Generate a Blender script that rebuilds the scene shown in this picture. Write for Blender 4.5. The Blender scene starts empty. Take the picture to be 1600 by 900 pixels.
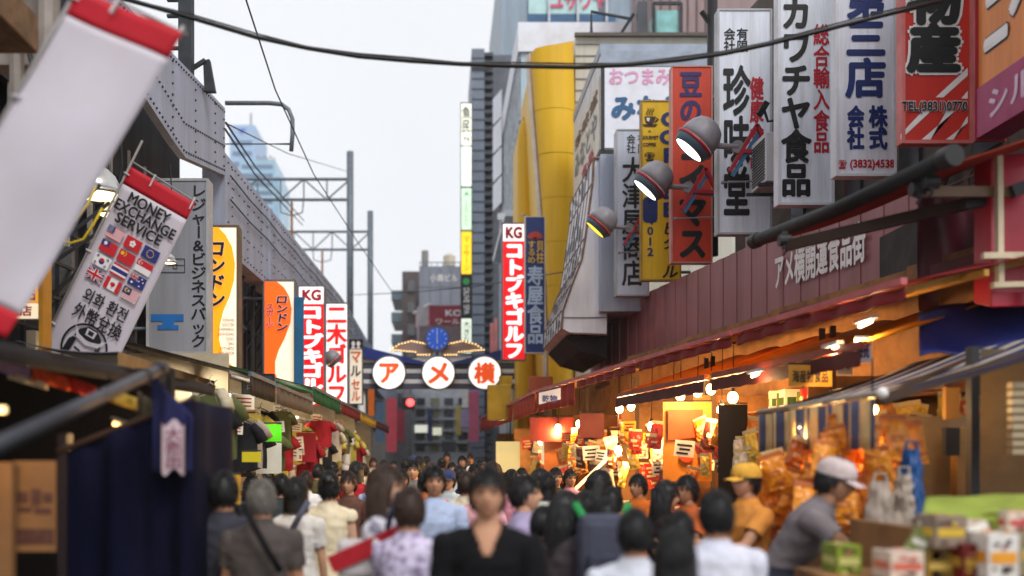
import bpy, bmesh, math, random
from mathutils import Vector, Matrix, noise
R = math.radians
scene = bpy.context.scene
COL = scene.collection

# ---------------------------------------------------------------- camera
H_EYE = 1.65
cam_data = bpy.data.cameras.new('camera')
cam = bpy.data.objects.new('camera', cam_data)
COL.objects.link(cam)
cam.location = (0, 0, H_EYE)
cam.rotation_euler = (R(90), 0, 0)
cam_data.lens = 36.0
cam_data.sensor_width = 36.0
cam_data.shift_x = (800 - 690) / 1600
cam_data.shift_y = (720 - 450) / 1600
cam_data.clip_start = 0.1
cam_data.clip_end = 5000
cam_data.dof.use_dof = True
cam_data.dof.focus_distance = 13.5
cam_data.dof.aperture_fstop = 36.0 / 1000 / 0.050
scene.camera = cam

# ---------------------------------------------------------------- sky, sun, exposure
world = bpy.data.worlds.new('World')
scene.world = world
world.use_nodes = True
nt = world.node_tree
nt.nodes.clear()
wo = nt.nodes.new('ShaderNodeOutputWorld')
bg = nt.nodes.new('ShaderNodeBackground')
sky = nt.nodes.new('ShaderNodeTexSky')
sky.sky_type = 'NISHITA'
sky.sun_disc = False
SUN_EL, SUN_ROT = 48, 152
sky.sun_elevation = R(SUN_EL)
sky.sun_rotation = R(SUN_ROT)
sky.air_density = 1.0
sky.dust_density = 4.0
sky.ozone_density = 1.0
hs = nt.nodes.new('ShaderNodeHueSaturation')      # overcast: nearly colourless cloud
hs.inputs['Saturation'].default_value = 0.13
flat = nt.nodes.new('ShaderNodeMixRGB')           # an even cloud deck over the clear-sky gradient
flat.inputs['Fac'].default_value = 0.72
flat.inputs['Color2'].default_value = (8.6, 8.75, 9.1, 1)
nt.links.new(sky.outputs['Color'], hs.inputs['Color'])
nt.links.new(hs.outputs['Color'], flat.inputs['Color1'])
wtc = nt.nodes.new('ShaderNodeTexCoord'); wnz = nt.nodes.new('ShaderNodeTexNoise')          # soft unevenness of the cloud
wnz.inputs['Scale'].default_value = 2.6; wnz.inputs['Detail'].default_value = 5
wrp = nt.nodes.new('ShaderNodeValToRGB')
wrp.color_ramp.elements[0].position = 0.3; wrp.color_ramp.elements[1].position = 0.7
wrp.color_ramp.elements[0].color = (0.91, 0.915, 0.93, 1); wrp.color_ramp.elements[1].color = (1.0, 1.0, 1.0, 1)
wml = nt.nodes.new('ShaderNodeMixRGB'); wml.blend_type = 'MULTIPLY'; wml.inputs['Fac'].default_value = 1.0
nt.links.new(wtc.outputs['Generated'], wnz.inputs['Vector']); nt.links.new(wnz.outputs['Fac'], wrp.inputs['Fac'])
nt.links.new(flat.outputs['Color'], wml.inputs['Color1']); nt.links.new(wrp.outputs['Color'], wml.inputs['Color2'])
nt.links.new(wml.outputs['Color'], bg.inputs['Color'])
bg.inputs['Strength'].default_value = 0.124
nt.links.new(bg.outputs['Background'], wo.inputs['Surface'])

sun_data = bpy.data.lights.new('sun', 'SUN')
sun_data.energy = 1.5
sun_data.angle = R(18)
sun_data.color = (1.0, 0.97, 0.93)
sun = bpy.data.objects.new('sun', sun_data)
COL.objects.link(sun)
# Nishita sun_rotation r (clockwise from +Y seen from above): direction to the sun
_e, _r = R(SUN_EL), R(SUN_ROT)
_d = Vector((math.sin(_r) * math.cos(_e), math.cos(_r) * math.cos(_e), math.sin(_e)))
sun.rotation_euler = _d.to_track_quat('Z', 'Y').to_euler()

scene.view_settings.view_transform = 'Standard'
scene.view_settings.look = 'None'
scene.view_settings.exposure = 0.22
scene.view_settings.gamma = 1.0
scene.view_settings.use_curve_mapping = False
scene.render.engine = 'CYCLES'
scene.cycles.max_bounces = 6
scene.cycles.use_denoising = True
scene.cycles.sample_clamp_indirect = 6.0

# ---------------------------------------------------------------- helpers
F = 1600.0
def P(px, py, Y):
    """world point at depth Y that the level camera sees at photo pixel (px, py)"""
    return Vector(((px - 690.0) / F * Y, Y, H_EYE + (720.0 - py) / F * Y))

def lin(c):
    c = c / 255.0
    return c / 12.92 if c <= 0.04045 else ((c + 0.055) / 1.055) ** 2.4
def srgb(r, g, b): return (lin(r), lin(g), lin(b))

WL = {}
def tag(o, label=None, cat=None, group=None, kind=None):
    if label: o['label'] = label
    if cat: o['category'] = cat
    if group: o['group'] = group
    if kind: o['kind'] = kind
    return o
def thing(name, label, cat, loc, group=None):
    o = bpy.data.objects.new(name, None)
    o.empty_display_size = 0.2
    COL.objects.link(o)
    o.location = loc
    WL[o.name] = Vector(loc)
    return tag(o, label, cat, group)
def copy_tree(o, parent=None):
    c = o.copy()
    COL.objects.link(c)
    if parent is not None: c.parent = parent
    for ch in o.children: copy_tree(ch, c)
    return c

class MB:
    """collects shapes, then links them as ONE mesh object"""
    def __init__(s): s.v = []; s.f = []; s.m = []; s.cur = 0; s.adds = []
    def add(s, vs, fs):
        o = len(s.v); s.adds.append((o, len(s.f)))
        s.v += [Vector(v) for v in vs]
        s.f += [tuple(i + o for i in f) for f in fs]
        s.m += [s.cur] * len(fs)
        return s
    def mat(s, i): s.cur = i; return s
    def hexa(s, b, t):
        """b, t: four bottom and four top points"""
        return s.add(list(b) + list(t), [(3,2,1,0),(4,5,6,7),(0,1,5,4),(1,2,6,5),(2,3,7,6),(3,0,4,7)])
    def box(s, x0, x1, y0, y1, z0, z1):
        return s.hexa([(x0,y0,z0),(x1,y0,z0),(x1,y1,z0),(x0,y1,z0)], [(x0,y0,z1),(x1,y0,z1),(x1,y1,z1),(x0,y1,z1)])
    def beam(s, p, q, w, h, up=(0,0,1)):
        p = Vector(p); q = Vector(q); d = (q - p).normalized()
        a = d.cross(Vector(up))
        if a.length < 1e-4: a = d.cross(Vector((0,1,0)))
        a.normalize(); b = a.cross(d).normalized()
        a *= w/2; b *= h/2
        return s.hexa([p-a-b, p+a-b, p+a+b, p-a+b], [q-a-b, q+a-b, q+a+b, q-a+b])
    def tube(s, pts, r, seg=8):
        pts = [Vector(p) for p in pts]; n = len(pts)
        rs = r if isinstance(r, (list, tuple)) else [r]*n
        vs, fs = [], []
        up = Vector((0.0,0.0,1.0)); prev = None
        for i, p in enumerate(pts):
            d = (pts[min(i+1,n-1)] - pts[max(i-1,0)]).normalized()
            a = d.cross(up) if prev is None else prev - d*prev.dot(d)
            if a.length < 1e-3: a = d.cross(Vector((0,1,0)))
            a.normalize(); prev = a; b = d.cross(a)
            for k in range(seg):
                t = 2*math.pi*k/seg
                vs.append(p + (a*math.cos(t) + b*math.sin(t))*rs[i])
        for i in range(n-1):
            for k in range(seg):
                k2 = (k+1) % seg
                fs.append((i*seg+k, i*seg+k2, (i+1)*seg+k2, (i+1)*seg+k))
        fs.append(tuple(range(seg-1,-1,-1))); fs.append(tuple((n-1)*seg+k for k in range(seg)))
        return s.add(vs, fs)
    def lathe(s, prof, o, axis=(0,0,1), seg=24, caps=True):
        """prof: (radius, height along axis)"""
        o = Vector(o); ax = Vector(axis).normalized()
        a = ax.orthogonal().normalized(); b = ax.cross(a)
        vs, fs = [], []
        for r, h in prof:
            for k in range(seg):
                t = 2*math.pi*k/seg
                vs.append(o + ax*h + (a*math.cos(t)+b*math.sin(t))*max(r,1e-4))
        for i in range(len(prof)-1):
            for k in range(seg):
                k2 = (k+1)%seg
                fs.append((i*seg+k, i*seg+k2, (i+1)*seg+k2, (i+1)*seg+k))
        if caps:
            fs.append(tuple(range(seg-1,-1,-1))); fs.append(tuple((len(prof)-1)*seg+k for k in range(seg)))
        return s.add(vs, fs)
    def prism(s, pts, vec):
        pts = [Vector(p) for p in pts]; n = len(pts); vec = Vector(vec)
        vs = pts + [p+vec for p in pts]
        fs = [tuple(range(n)), tuple(range(2*n-1, n-1, -1))]
        for i in range(n):
            j = (i+1)%n
            fs.append((i, i+n, j+n, j))
        return s.add(vs, fs)
    def poly(s, pts): return s.add(pts, [tuple(range(len(pts)))])
    def grid(s, fn, nu, nv):
        vs = [fn(i/nu, j/nv) for j in range(nv+1) for i in range(nu+1)]
        fs = [(j*(nu+1)+i, j*(nu+1)+i+1, (j+1)*(nu+1)+i+1, (j+1)*(nu+1)+i) for j in range(nv) for i in range(nu)]
        return s.add(vs, fs)
    def ball(s, c, r, seg=16, rings=10):
        c = Vector(c); r = r if isinstance(r,(tuple,list)) else (r,r,r)
        vs = [c+Vector((0,0,-r[2]))]
        for j in range(1, rings):
            ph = -math.pi/2 + math.pi*j/rings
            for k in range(seg):
                t = 2*math.pi*k/seg
                vs.append(c+Vector((r[0]*math.cos(ph)*math.cos(t), r[1]*math.cos(ph)*math.sin(t), r[2]*math.sin(ph))))
        vs.append(c+Vector((0,0,r[2])))
        fs = [(0, 1+(k+1)%seg, 1+k) for k in range(seg)]
        for j in range(rings-2):
            for k in range(seg):
                k2=(k+1)%seg
                fs.append((1+j*seg+k, 1+j*seg+k2, 1+(j+1)*seg+k2, 1+(j+1)*seg+k))
        L=len(vs)-1; b=1+(rings-2)*seg
        fs += [(b+k, b+(k+1)%seg, L) for k in range(seg)]
        return s.add(vs, fs)
    def build_each(s, name, mats, parent, **kw):
        """every shape collected becomes a part of its own"""
        n = len(s.adds); out = []
        for i, (v0, f0) in enumerate(s.adds):
            v1, f1 = s.adds[i+1] if i+1 < n else (len(s.v), len(s.f))
            k = MB(); k.v = s.v[v0:v1]; k.f = [tuple(j-v0 for j in f) for f in s.f[f0:f1]]; k.m = s.m[f0:f1]
            out.append(k.build(name, mats, parent, **kw))
        return out
    def build(s, name, mats, parent=None, smooth=False, bev=0, thick=0, fix=True):
        if not isinstance(mats, (list, tuple)): mats = [mats]
        if parent is None:
            xs=[v.x for v in s.v]; ys=[v.y for v in s.v]; zs=[v.z for v in s.v]
            base = Vector(((min(xs)+max(xs))/2, (min(ys)+max(ys))/2, min(zs)))
        else: base = WL[parent.name]
        me = bpy.data.meshes.new(name)
        me.from_pydata([v-base for v in s.v], [], s.f)
        for m in mats: me.materials.append(m)
        if len(mats) > 1: me.polygons.foreach_set('material_index', s.m)
        if fix:
            bm = bmesh.new(); bm.from_mesh(me)
            bmesh.ops.recalc_face_normals(bm, faces=bm.faces)
            bm.to_mesh(me); bm.free()
        if smooth: me.polygons.foreach_set('use_smooth', [True]*len(me.polygons))
        me.update()
        o = bpy.data.objects.new(name, me)
        COL.objects.link(o)
        if parent is None: o.location = base
        else: o.parent = parent
        WL[o.name] = base
        if thick:
            md = o.modifiers.new('solid','SOLIDIFY'); md.thickness = thick; md.offset = 0
        if bev:
            md = o.modifiers.new('bevel','BEVEL'); md.width = bev; md.segments = 2; md.limit_method='ANGLE'; md.angle_limit = R(40)
        return o

# ---------------------------------------------------------------- materials
MATS = {}
def mat(name, col, rough=0.6, metal=0.0, dirt=0.22, scale=2.5, streak=False, bump=0.0, emit=0.0, emitcol=None, trans=0.0, spec=0.4, alpha=1.0):
    """a base colour with uneven wear; col in sRGB 0-255"""
    if name in MATS: return MATS[name]
    m = bpy.data.materials.new(name); m.use_nodes = True
    n = m.node_tree; b = n.nodes['Principled BSDF']; out = n.nodes['Material Output']
    c = srgb(*col)
    b.inputs['Roughness'].default_value = rough
    b.inputs['Metallic'].default_value = metal
    b.inputs['Specular IOR Level'].default_value = spec
    if dirt > 0:
        geo = n.nodes.new('ShaderNodeNewGeometry')
        mp = n.nodes.new('ShaderNodeMapping')
        mp.inputs['Scale'].default_value = (1,1,0.12) if streak else (1,1,1)
        nz = n.nodes.new('ShaderNodeTexNoise')
        nz.inputs['Scale'].default_value = scale
        nz.inputs['Detail'].default_value = 7
        nz.inputs['Roughness'].default_value = 0.65
        rp = n.nodes.new('ShaderNodeValToRGB')
        rp.color_ramp.elements[0].position = 0.36; rp.color_ramp.elements[1].position = 0.62
        d = 1 - dirt
        rp.color_ramp.elements[0].color = (c[0]*d*0.96, c[1]*d*0.93, c[2]*d*0.88, 1)
        rp.color_ramp.elements[1].color = (*c, 1)
        n.links.new(geo.outputs['Position'], mp.inputs['Vector'])
        n.links.new(mp.outputs['Vector'], nz.inputs['Vector'])
        n.links.new(nz.outputs['Fac'], rp.inputs['Fac'])
        n.links.new(rp.outputs['Color'], b.inputs['Base Color'])
        if streak:                # run-off grime: narrow brownish streaks with patches left clean
            mp2 = n.nodes.new('ShaderNodeMapping'); mp2.inputs['Scale'].default_value = (1,1,0.05)
            n2 = n.nodes.new('ShaderNodeTexNoise'); n2.inputs['Scale'].default_value = scale*5; n2.inputs['Detail'].default_value = 5
            r2 = n.nodes.new('ShaderNodeValToRGB'); r2.color_ramp.elements[0].position = 0.52; r2.color_ramp.elements[1].position = 0.76
            r2.color_ramp.elements[0].color = (0,0,0,1); r2.color_ramp.elements[1].color = (min(1,dirt*1.6),)*3+(1,)
            mx2 = n.nodes.new('ShaderNodeMixRGB'); mx2.inputs['Color2'].default_value = (c[0]*.42, c[1]*.36, c[2]*.30, 1)
            n.links.new(geo.outputs['Position'], mp2.inputs['Vector']); n.links.new(mp2.outputs['Vector'], n2.inputs['Vector'])
            n.links.new(n2.outputs['Fac'], r2.inputs['Fac']); n.links.new(r2.outputs['Color'], mx2.inputs['Fac'])
            n.links.new(rp.outputs['Color'], mx2.inputs['Color1']); n.links.new(mx2.outputs['Color'], b.inputs['Base Color'])
        mr = n.nodes.new('ShaderNodeMapRange')
        mr.inputs['To Min'].default_value = min(1, rough+0.15); mr.inputs['To Max'].default_value = max(0.05, rough-0.08)
        n.links.new(nz.outputs['Fac'], mr.inputs['Value'])
        n.links.new(mr.outputs['Result'], b.inputs['Roughness'])
        if bump:
            bp = n.nodes.new('ShaderNodeBump'); bp.inputs['Strength'].default_value = bump; bp.inputs['Distance'].default_value = 0.02
            n.links.new(nz.outputs['Fac'], bp.inputs['Height'])
            n.links.new(bp.outputs['Normal'], b.inputs['Normal'])
    else:
        b.inputs['Base Color'].default_value = (*c, 1)
    if emit:
        e = srgb(*(emitcol or col))
        b.inputs['Emission Color'].default_value = (*e, 1)
        b.inputs['Emission Strength'].default_value = emit
    if trans:                     # cloth that lets light through
        t = n.nodes.new('ShaderNodeBsdfTranslucent'); t.inputs['Color'].default_value = (*c, 1)
        mx = n.nodes.new('ShaderNodeMixShader'); mx.inputs['Fac'].default_value = trans
        n.links.new(b.outputs['BSDF'], mx.inputs[1]); n.links.new(t.outputs['BSDF'], mx.inputs[2])
        n.links.new(mx.outputs['Shader'], out.inputs['Surface'])
    MATS[name] = m
    return m
def glassy(name, col, rough=0.08, tint=0.3):
    """window glass seen from outside: a dark tinted pane with a clear coat of reflection"""
    return mat(name, col, rough=rough, dirt=tint, scale=0.35, spec=1.0)

white_sign = mat('white_enamel', (232,238,252), 0.4, dirt=0.2, streak=True, scale=4)
white_clean = mat('white_board', (226,228,240), 0.45, dirt=0.06)
white_paint = mat('white_paint', (205,205,210), 0.5, dirt=0.2, streak=True)
frame_grey = mat('grey_frame', (120,122,128), 0.45, metal=0.4, dirt=0.25)
frame_dark = mat('dark_frame', (40,40,44), 0.5, dirt=0.3)
steel = mat('galvanised_steel', (112,120,130), 0.5, metal=0.3, dirt=0.3, scale=6)
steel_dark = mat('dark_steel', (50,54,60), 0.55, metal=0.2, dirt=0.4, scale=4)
black_ink = mat('black_ink', (16,16,20), 0.5, dirt=0.1)
navy_ink = mat('navy_ink', (22,44,110), 0.5, dirt=0.15)
red_ink = mat('red_ink', (186,22,44), 0.5, dirt=0.15)
teal_ink = mat('teal_ink', (46,96,140), 0.5, dirt=0.1)
pink_ink = mat('pink_ink', (226,160,200), 0.5, dirt=0.1)
white_ink = mat('white_ink', (230,226,226), 0.5, dirt=0.08)
rubber = mat('black_cable', (14,14,16), 0.5, dirt=0.2)
concrete = mat('concrete', (140,138,136), 0.85, dirt=0.3, bump=0.2)
dark_wood = mat('dark_timber', (54,40,30), 0.7, dirt=0.5, scale=5)
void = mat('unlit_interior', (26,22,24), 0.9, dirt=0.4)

# ---------------------------------------------------------------- lettering
_GL = {}
def glyphs(s, weight=0.0, shear=0.0):
    """outline mesh of a string set at size 1: (verts 2d, faces, bbox)"""
    k = (s, weight, shear)
    if k in _GL: return _GL[k]
    cu = bpy.data.curves.new('glyph', 'FONT')
    cu.body = s; cu.size = 1.0; cu.offset = weight; cu.shear = shear; cu.resolution_u = 3
    o = bpy.data.objects.new('glyph', cu); COL.objects.link(o)
    dg = bpy.context.evaluated_depsgraph_get()
    me = bpy.data.meshes.new_from_object(o.evaluated_get(dg))
    vs = [(v.co.x, v.co.y) for v in me.vertices]
    fs = [tuple(p.vertices) for p in me.polygons]
    bpy.data.objects.remove(o); bpy.data.curves.remove(cu); bpy.data.meshes.remove(me)
    if vs:
        bb = (min(v[0] for v in vs), min(v[1] for v in vs), max(v[0] for v in vs), max(v[1] for v in vs))
    else: bb = (0,0,0.5,0.5)
    _GL[k] = (vs, fs, bb)
    return _GL[k]
_kb = glyphs('\u56fd', 0.0)[2]
_EM = (_kb[2]-_kb[0]) / 0.86               # the em square of the Japanese face
_EMC = ((_kb[0]+_kb[2])/2, (_kb[1]+_kb[3])/2)

_ST = [(0,0),(1,0),(-1,0),(0,1),(0,-1),(.7,.7),(-.7,.7),(.7,-.7),(-.7,-.7)]
def put_text(mb, s, O, U, V, weight=0.012, shear=0.0, vertical=False, fitw=None):
    """letters s into the rectangle with bottom-left corner O, width vector U, height vector V.
    vertical: one square cell per character from the top down. Bold strokes are the glyph laid down
    a few times, each a hair in front of the last."""
    O = Vector(O); U = Vector(U); V = Vector(V)
    nrm = V.cross(U).normalized()
    if nrm.y > 0: nrm = -nrm
    w_ = weight*0.95
    st = _ST if w_ > 0.028 else (_ST[:5] if w_ > 0.006 else _ST[:1])
    if not vertical:
        vs, fs, bb = glyphs(s, 0.0, shear)
        fw_ = w_ if fitw is None else fitw*.95
        w = max(bb[2]-bb[0], 1e-4)+2*fw_; h = max(bb[3]-bb[1], 1e-4)+2*fw_
        for k, (sx, sy) in enumerate(st):
            d = nrm*(0.0005*k)
            mb.add([O + U*((x-bb[0]+fw_+sx*w_)/w) + V*((y-bb[1]+fw_+sy*w_)/h) + d for x, y in vs], fs)
    else:
        n = len(s)
        for i, ch in enumerate(s):
            if ch == ' ': continue
            vs, fs, bb = glyphs(ch, 0.0, shear)
            cj = ord(ch) > 0x2000
            if cj: cx, cy, e = _EMC[0], _EMC[1], _EM
            else:
                cx, cy = (bb[0]+bb[2])/2, (bb[1]+bb[3])/2; e = (bb[3]-bb[1])/0.74
            for k, (sx, sy) in enumerate(st):
                d = nrm*(0.0005*k); pts = []
                for x, y in vs:
                    a, b = (x-cx+sx*w_)/e, (y-cy+sy*w_)/e
                    if ch in '\u30fc-': a, b = b, -a
                    pts.append(O + U*(0.5+a) + V*((n-i-0.5+b)/n) + d)
                mb.add(pts, fs)
def text_px(s, px0, py0, px1, py1, Y, m, parent, weight=0.012, vertical=False, shear=0.0, name='lettering', off=0.006, outline=None, ow=0.02):
    """lettering on a board that faces down the street, given where it stands on it"""
    if outline is not None:
        b = MB(); a = P(px0, py1, Y-off); put_text(b, s, a, P(px1,py1,Y-off)-a, P(px0,py0,Y-off)-a, weight+ow, shear, vertical, weight)
        b.build('lettering_outline', outline, parent, fix=False); off += 0.006
    b = MB(); a = P(px0, py1, Y-off)
    put_text(b, s, a, P(px1,py1,Y-off)-a, P(px0,py0,Y-off)-a, weight, shear, vertical)
    return b.build(name, m, parent, fix=False)
def text_uv(s, O, U, V, m, parent, weight=0.012, vertical=False, shear=0.0, name='lettering', fitw=None):
    b = MB(); put_text(b, s, O, U, V, weight, shear, vertical, fitw)
    return b.build(name, m, parent, fix=False)
# ================================================================ ground
asphalt = mat('asphalt', (64,62,62), 0.85, dirt=0.35, scale=1.2, bump=0.15)
g = MB(); g.add([(-190,-20,0),(190,-20,0),(190,470,0),(-190,470,0)], [(0,1,2,3)])
tag(g.build('ground', mat('city_ground', (96,94,92), 0.9, dirt=0.3, scale=0.05)), kind='structure')
g = MB(); g.add([(-3.6,-10,0.004),(3.2,-10,0.004),(2.4,30,0.004),(2.6,120,0.004),(-2.6,120,0.004),(-3.4,30,0.004)], [(0,1,2,3,4,5)])
tag(g.build('street', asphalt), kind='structure')

# ================================================================ railway viaduct on the left
girder_paint = mat('grey_girder_paint', (160,168,190), 0.5, metal=0.0, dirt=0.2, streak=True, scale=2.2)
bolt_m = mat('dark_bolt', (48,48,54), 0.5, dirt=0.1)
VX0, VX1 = -3.86, -3.3            # face of the girder at depth 14 and at depth 32
def vx(y): return VX0 + (y-14)/18*(VX1-VX0) if y < 34 else -3.24 - (y-34)*0.004
via = thing('railway_viaduct', 'grey riveted steel railway viaduct running along the left side above the shop signs', 'viaduct', (-4.5, 30, 0))
def strip(mb, y0, y1, zb, zt, t=0.5, n=14):
    for i in range(n):
        a = y0+(y1-y0)*i/n; b = y0+(y1-y0)*(i+1)/n
        za0, za1 = (zb(a), zb(b)) if callable(zb) else (zb, zb)
        zc0, zc1 = (zt(a), zt(b)) if callable(zt) else (zt, zt)
        mb.hexa([(vx(a)-t,a,za0),(vx(a),a,za0),(vx(b),b,za1),(vx(b)-t,b,za1)], [(vx(a)-t,a,zc0),(vx(a),a,zc0),(vx(b),b,zc1),(vx(b)-t,b,zc1)])
m = MB(); strip(m, 17.72, 80, 5.32, 6.98, 0.4, 20)
m.build('girder', girder_paint, via)
# the deep plated section near the camera, its lower edge stepping down to the girder
zb = lambda y: 6.80 - (y-10.5)*0.136 if y < 15.2 else 6.16 + (y-15.2)*0.17
zt = lambda y: 7.45 + (y-14.4)*0.09
m = MB(); strip(m, 10.5, 17.7, zb, zt, 0.12, 12); m.build('gusset_plate', girder_paint, via)
# rows of bolts and the splice plates
m = MB()
def bolt(mb, y, z, r=0.018):
    x = vx(y)
    mb.lathe([(r,0),(r*0.8,0.022)], (x,y,z), (1,0,0), 6)
for row in (5.42, 5.82, 6.5, 6.86):
    y = 17.9
    while y < 50:
        bolt(m, y, row); y += 0.26 if row in (5.42, 6.86) else 0.42
y = 18.2
while y < 45:
    for k in range(9): bolt(m, y, 5.5+k*0.165, 0.015)
    y += 1.25
for k in range(52):
    y = 11+k*0.13; bolt(m, y, zb(y)+0.08); bolt(m, y, zb(y)+0.5)
    if y > 12: bolt(m, y, zt(y)-0.08)
for y in (13.2, 14.6, 15.8, 17.0, 17.6):
    k = 0
    while zb(y)+0.15+k*0.16 < zt(y)-0.1:
        bolt(m, y, zb(y)+0.15+k*0.16); k += 1
tag(m.build('bolt_rows', bolt_m, via), kind='stuff')
m = MB()
for y in (21.5, 26.5, 31.5, 37.5, 44):
    m.hexa([(vx(y),y,5.36),(vx(y)+0.025,y,5.36),(vx(y+.12)+0.025,y+.12,5.36),(vx(y+.12),y+.12,5.36)], [(vx(y),y,6.94),(vx(y)+0.025,y,6.94),(vx(y+.12)+0.025,y+.12,6.94),(vx(y+.12),y+.12,6.94)])
m.build_each('stiffener', girder_paint, via)
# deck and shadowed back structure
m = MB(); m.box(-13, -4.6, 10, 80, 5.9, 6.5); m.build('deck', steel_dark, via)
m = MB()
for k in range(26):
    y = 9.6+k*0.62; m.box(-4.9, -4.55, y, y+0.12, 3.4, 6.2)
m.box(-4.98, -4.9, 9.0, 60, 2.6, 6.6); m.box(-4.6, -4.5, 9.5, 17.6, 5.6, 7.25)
m.build('web_plate', mat('near_black_steel', (38,37,42), 0.7, dirt=0.5, streak=True), via)  # web plates and ribs in a near-black colour
m = MB()
for k in range(13):
    y = 9.9+k*0.8; m.beam((-4.5,y,4.2),(-4.5,y,6.1),0.05,0.07)
m.build_each('flange', mat('pale_flange', (150,146,142), 0.6, dirt=0.4), via)
m = MB()
for k in range(14):
    y = 19+k*1.2; m.beam((-3.9,y,5.3),(-4.85,y+0.3,3.9),0.06,0.06); m.beam((-4.85,y,5.2),(-3.95,y+0.5,4.3),0.05,0.05)
    m.beam((-3.95,y,3.2),(-3.95,y,5.3),0.06,0.06)
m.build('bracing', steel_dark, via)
m = MB(); m.box(-5.3, -5.0, 7, 90, 0, 5.9); m.build('wall', mat('viaduct_arch_wall', (70,62,60), 0.85, dirt=0.45), via)
m = MB()
for z, dx in ((6.2,0.05),(6.62,0.05),(7.03,-0.1)):
    m.tube([(vx(y)+dx, y, z + 0.03*math.sin(y*1.9)) for y in [17.9+1.6*k for k in range(24)]], 0.014, 5)
m.build('cable', rubber, via)

# ---- things standing on the viaduct
t = thing('steel_mast', 'dark steel mast behind the blank white banner on the viaduct', 'mast', P(290,60,16)+Vector((0,0,-3)))
m = MB(); a = P(291,140,16); m.beam(a+Vector((0,0,-0.5)), a+Vector((0,0,2.6)), 0.2, 0.22); m.build('pole', steel_dark, t)
m = MB()
for k in range(8): m.box(a.x-0.28, a.x-0.1, 15.9, 15.97, a.z+0.1+k*0.25, a.z+0.14+k*0.25)
m.build_each('rung', steel_dark, t)
t = thing('bracket_post', 'dark angular steel bracket post on top of the near viaduct plate', 'bracket', P(322,140,16.2))
m = MB(); a=P(291,113,16.2); b=P(321,94,16.2); c=P(328,142,16.2)
m.beam(a,b,0.06,0.06); m.prism([b+Vector((-.04,0,0)),b+Vector((.06,0,.02)),c+Vector((.08,0,0)),c+Vector((-.09,0,0))],(0,.12,0)); m.build('arm', steel_dark, t)
hoop = [P(352,161,19.5), P(420,161,19.5), P(440,163,19.5), P(451,171,19.5), P(457,186,19.5), P(457,210,19.5), P(455,236,19.5)]
t = thing('curved_pipe_arm', 'grey pipe arm bent down at its end above the viaduct', 'pipe arm', hoop[0])
m = MB(); m.tube(hoop, 0.042, 10); m.build('pipe', steel, t, smooth=True)
m = MB(); m.tube([P(350,225,19.5),P(428,225,19.5),P(455,225,19.5)],[.012,.012,.02],6); m.build('stay_rod', steel_dark, t)
def mast(Y, px, top, beams, xend, label):
    b0 = P(px, 720, Y); t = thing('catenary_mast', label, 'catenary mast', (b0.x, Y, 5.9), 'catenary masts along the railway')
    m = MB(); m.tube([(b0.x,Y,5.9),(b0.x,Y,P(px,top,Y).z)], 0.16 if Y<55 else 0.17, 12); m.build('pole', steel, t, smooth=True)
    zt_, zb_ = P(px,beams[0],Y).z, P(px,beams[1],Y).z; x1 = P(xend,0,Y).x
    m = MB(); m.tube([(b0.x,Y,zt_),(x1,Y,zt_)],0.075,8); m.tube([(b0.x,Y,zb_),(x1,Y,zb_)],0.075,8)
    n = 6
    for k in range(n):
        xa = b0.x+(x1-b0.x)*k/n; xb = b0.x+(x1-b0.x)*(k+1)/n
        m.tube([(xa,Y,zb_),(xb,Y,zt_)] if k%2 else [(xa,Y,zt_),(xb,Y,zb_)],0.04,6)
        m.tube([(xa,Y,zb_),(xa,Y,zt_)],0.035,6)
    m.build('truss', steel, t)
    xm = b0.x+(x1-b0.x)*0.42
    m = MB(); m.tube([(xm-.55,Y,zb_),(xm-.5,Y,zb_-.6),(xm,Y,zb_-.75),(xm+.5,Y,zb_-.6),(xm+.55,Y,zb_)],0.035,6); m.build('hanger', steel, t)
    m = MB(); m.tube([(xm,Y,zb_-2.6),(xm,Y,zb_-.1)],0.06,8); m.build('insulator', mat('brown_insulator',(150,96,48),0.4), t)
    return t
mast(48, 547, 237, (280,312), 330, 'nearer of two grey catenary masts with a truss beam over the railway')
mast(60, 578.5, 330, (362,390), 400, 'farther of two grey catenary masts, just left of the street end')
for lab, pts, r in (
    ('upper of a pair of black wires sloping from the viaduct plate to the railway beam', [P(353,192,18), P(400,262,26), P(475,345,48)], 0.022),
    ('lower of a pair of black wires sloping from the viaduct plate to the railway beam', [P(352,202,18), P(398,272,26), P(473,352,48)], 0.022),
    ('thin wire from the near viaduct plate to the nearer catenary mast', [P(352,192,18), P(450,240,30), P(543,268,48)], 0.012),
    ('long thin wire falling steeply across the sky above the railway', [P(378,-20,14), P(430,140,17), P(490,272,22), P(560,380,30), P(612,455,38)], 0.013)):
    m = MB(); m.tube(pts, r, 6); tag(m.build('overhead_wire', rubber), lab, 'wire')

# ================================================================ far buildings
def facade_windows(parent, face, x0, x1, z0, z1, nx, nz, m, fw=0.62, fh=0.55, y=None, side=None, name='window', dep=0.08):
    """a grid of window panes set slightly proud of a wall facing the street (y) or facing -x/+x (side)"""
    k = MB()
    for i in range(nx):
        for j in range(nz):
            a = x0+(x1-x0)*(i+(1-fw)/2)/nx; b = a+(x1-x0)*fw/nx
            c = z0+(z1-z0)*(j+(1-fh)/2)/nz; d = c+(z1-z0)*fh/nz
            if side is None: k.box(a,b,y-dep,y-0.003,c,d)
            else: k.box(side[0],side[1],a,b,c,d)
    return k.build_each(name, m, parent)
far_glass = glassy('far_blue_glass', (70,110,150))
t = thing('office_tower', 'distant pale blue office tower with a blue heart mark near its top', 'tower', P(385,720,420))
x0,x1 = P(359,0,420).x, P(398,0,420).x
m = MB(); m.box(x0,x1,420,450,0,P(0,195,420).z); m.build('wall', mat('hazy_blue_cladding',(150,180,215),0.5,dirt=0.1), t)
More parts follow.
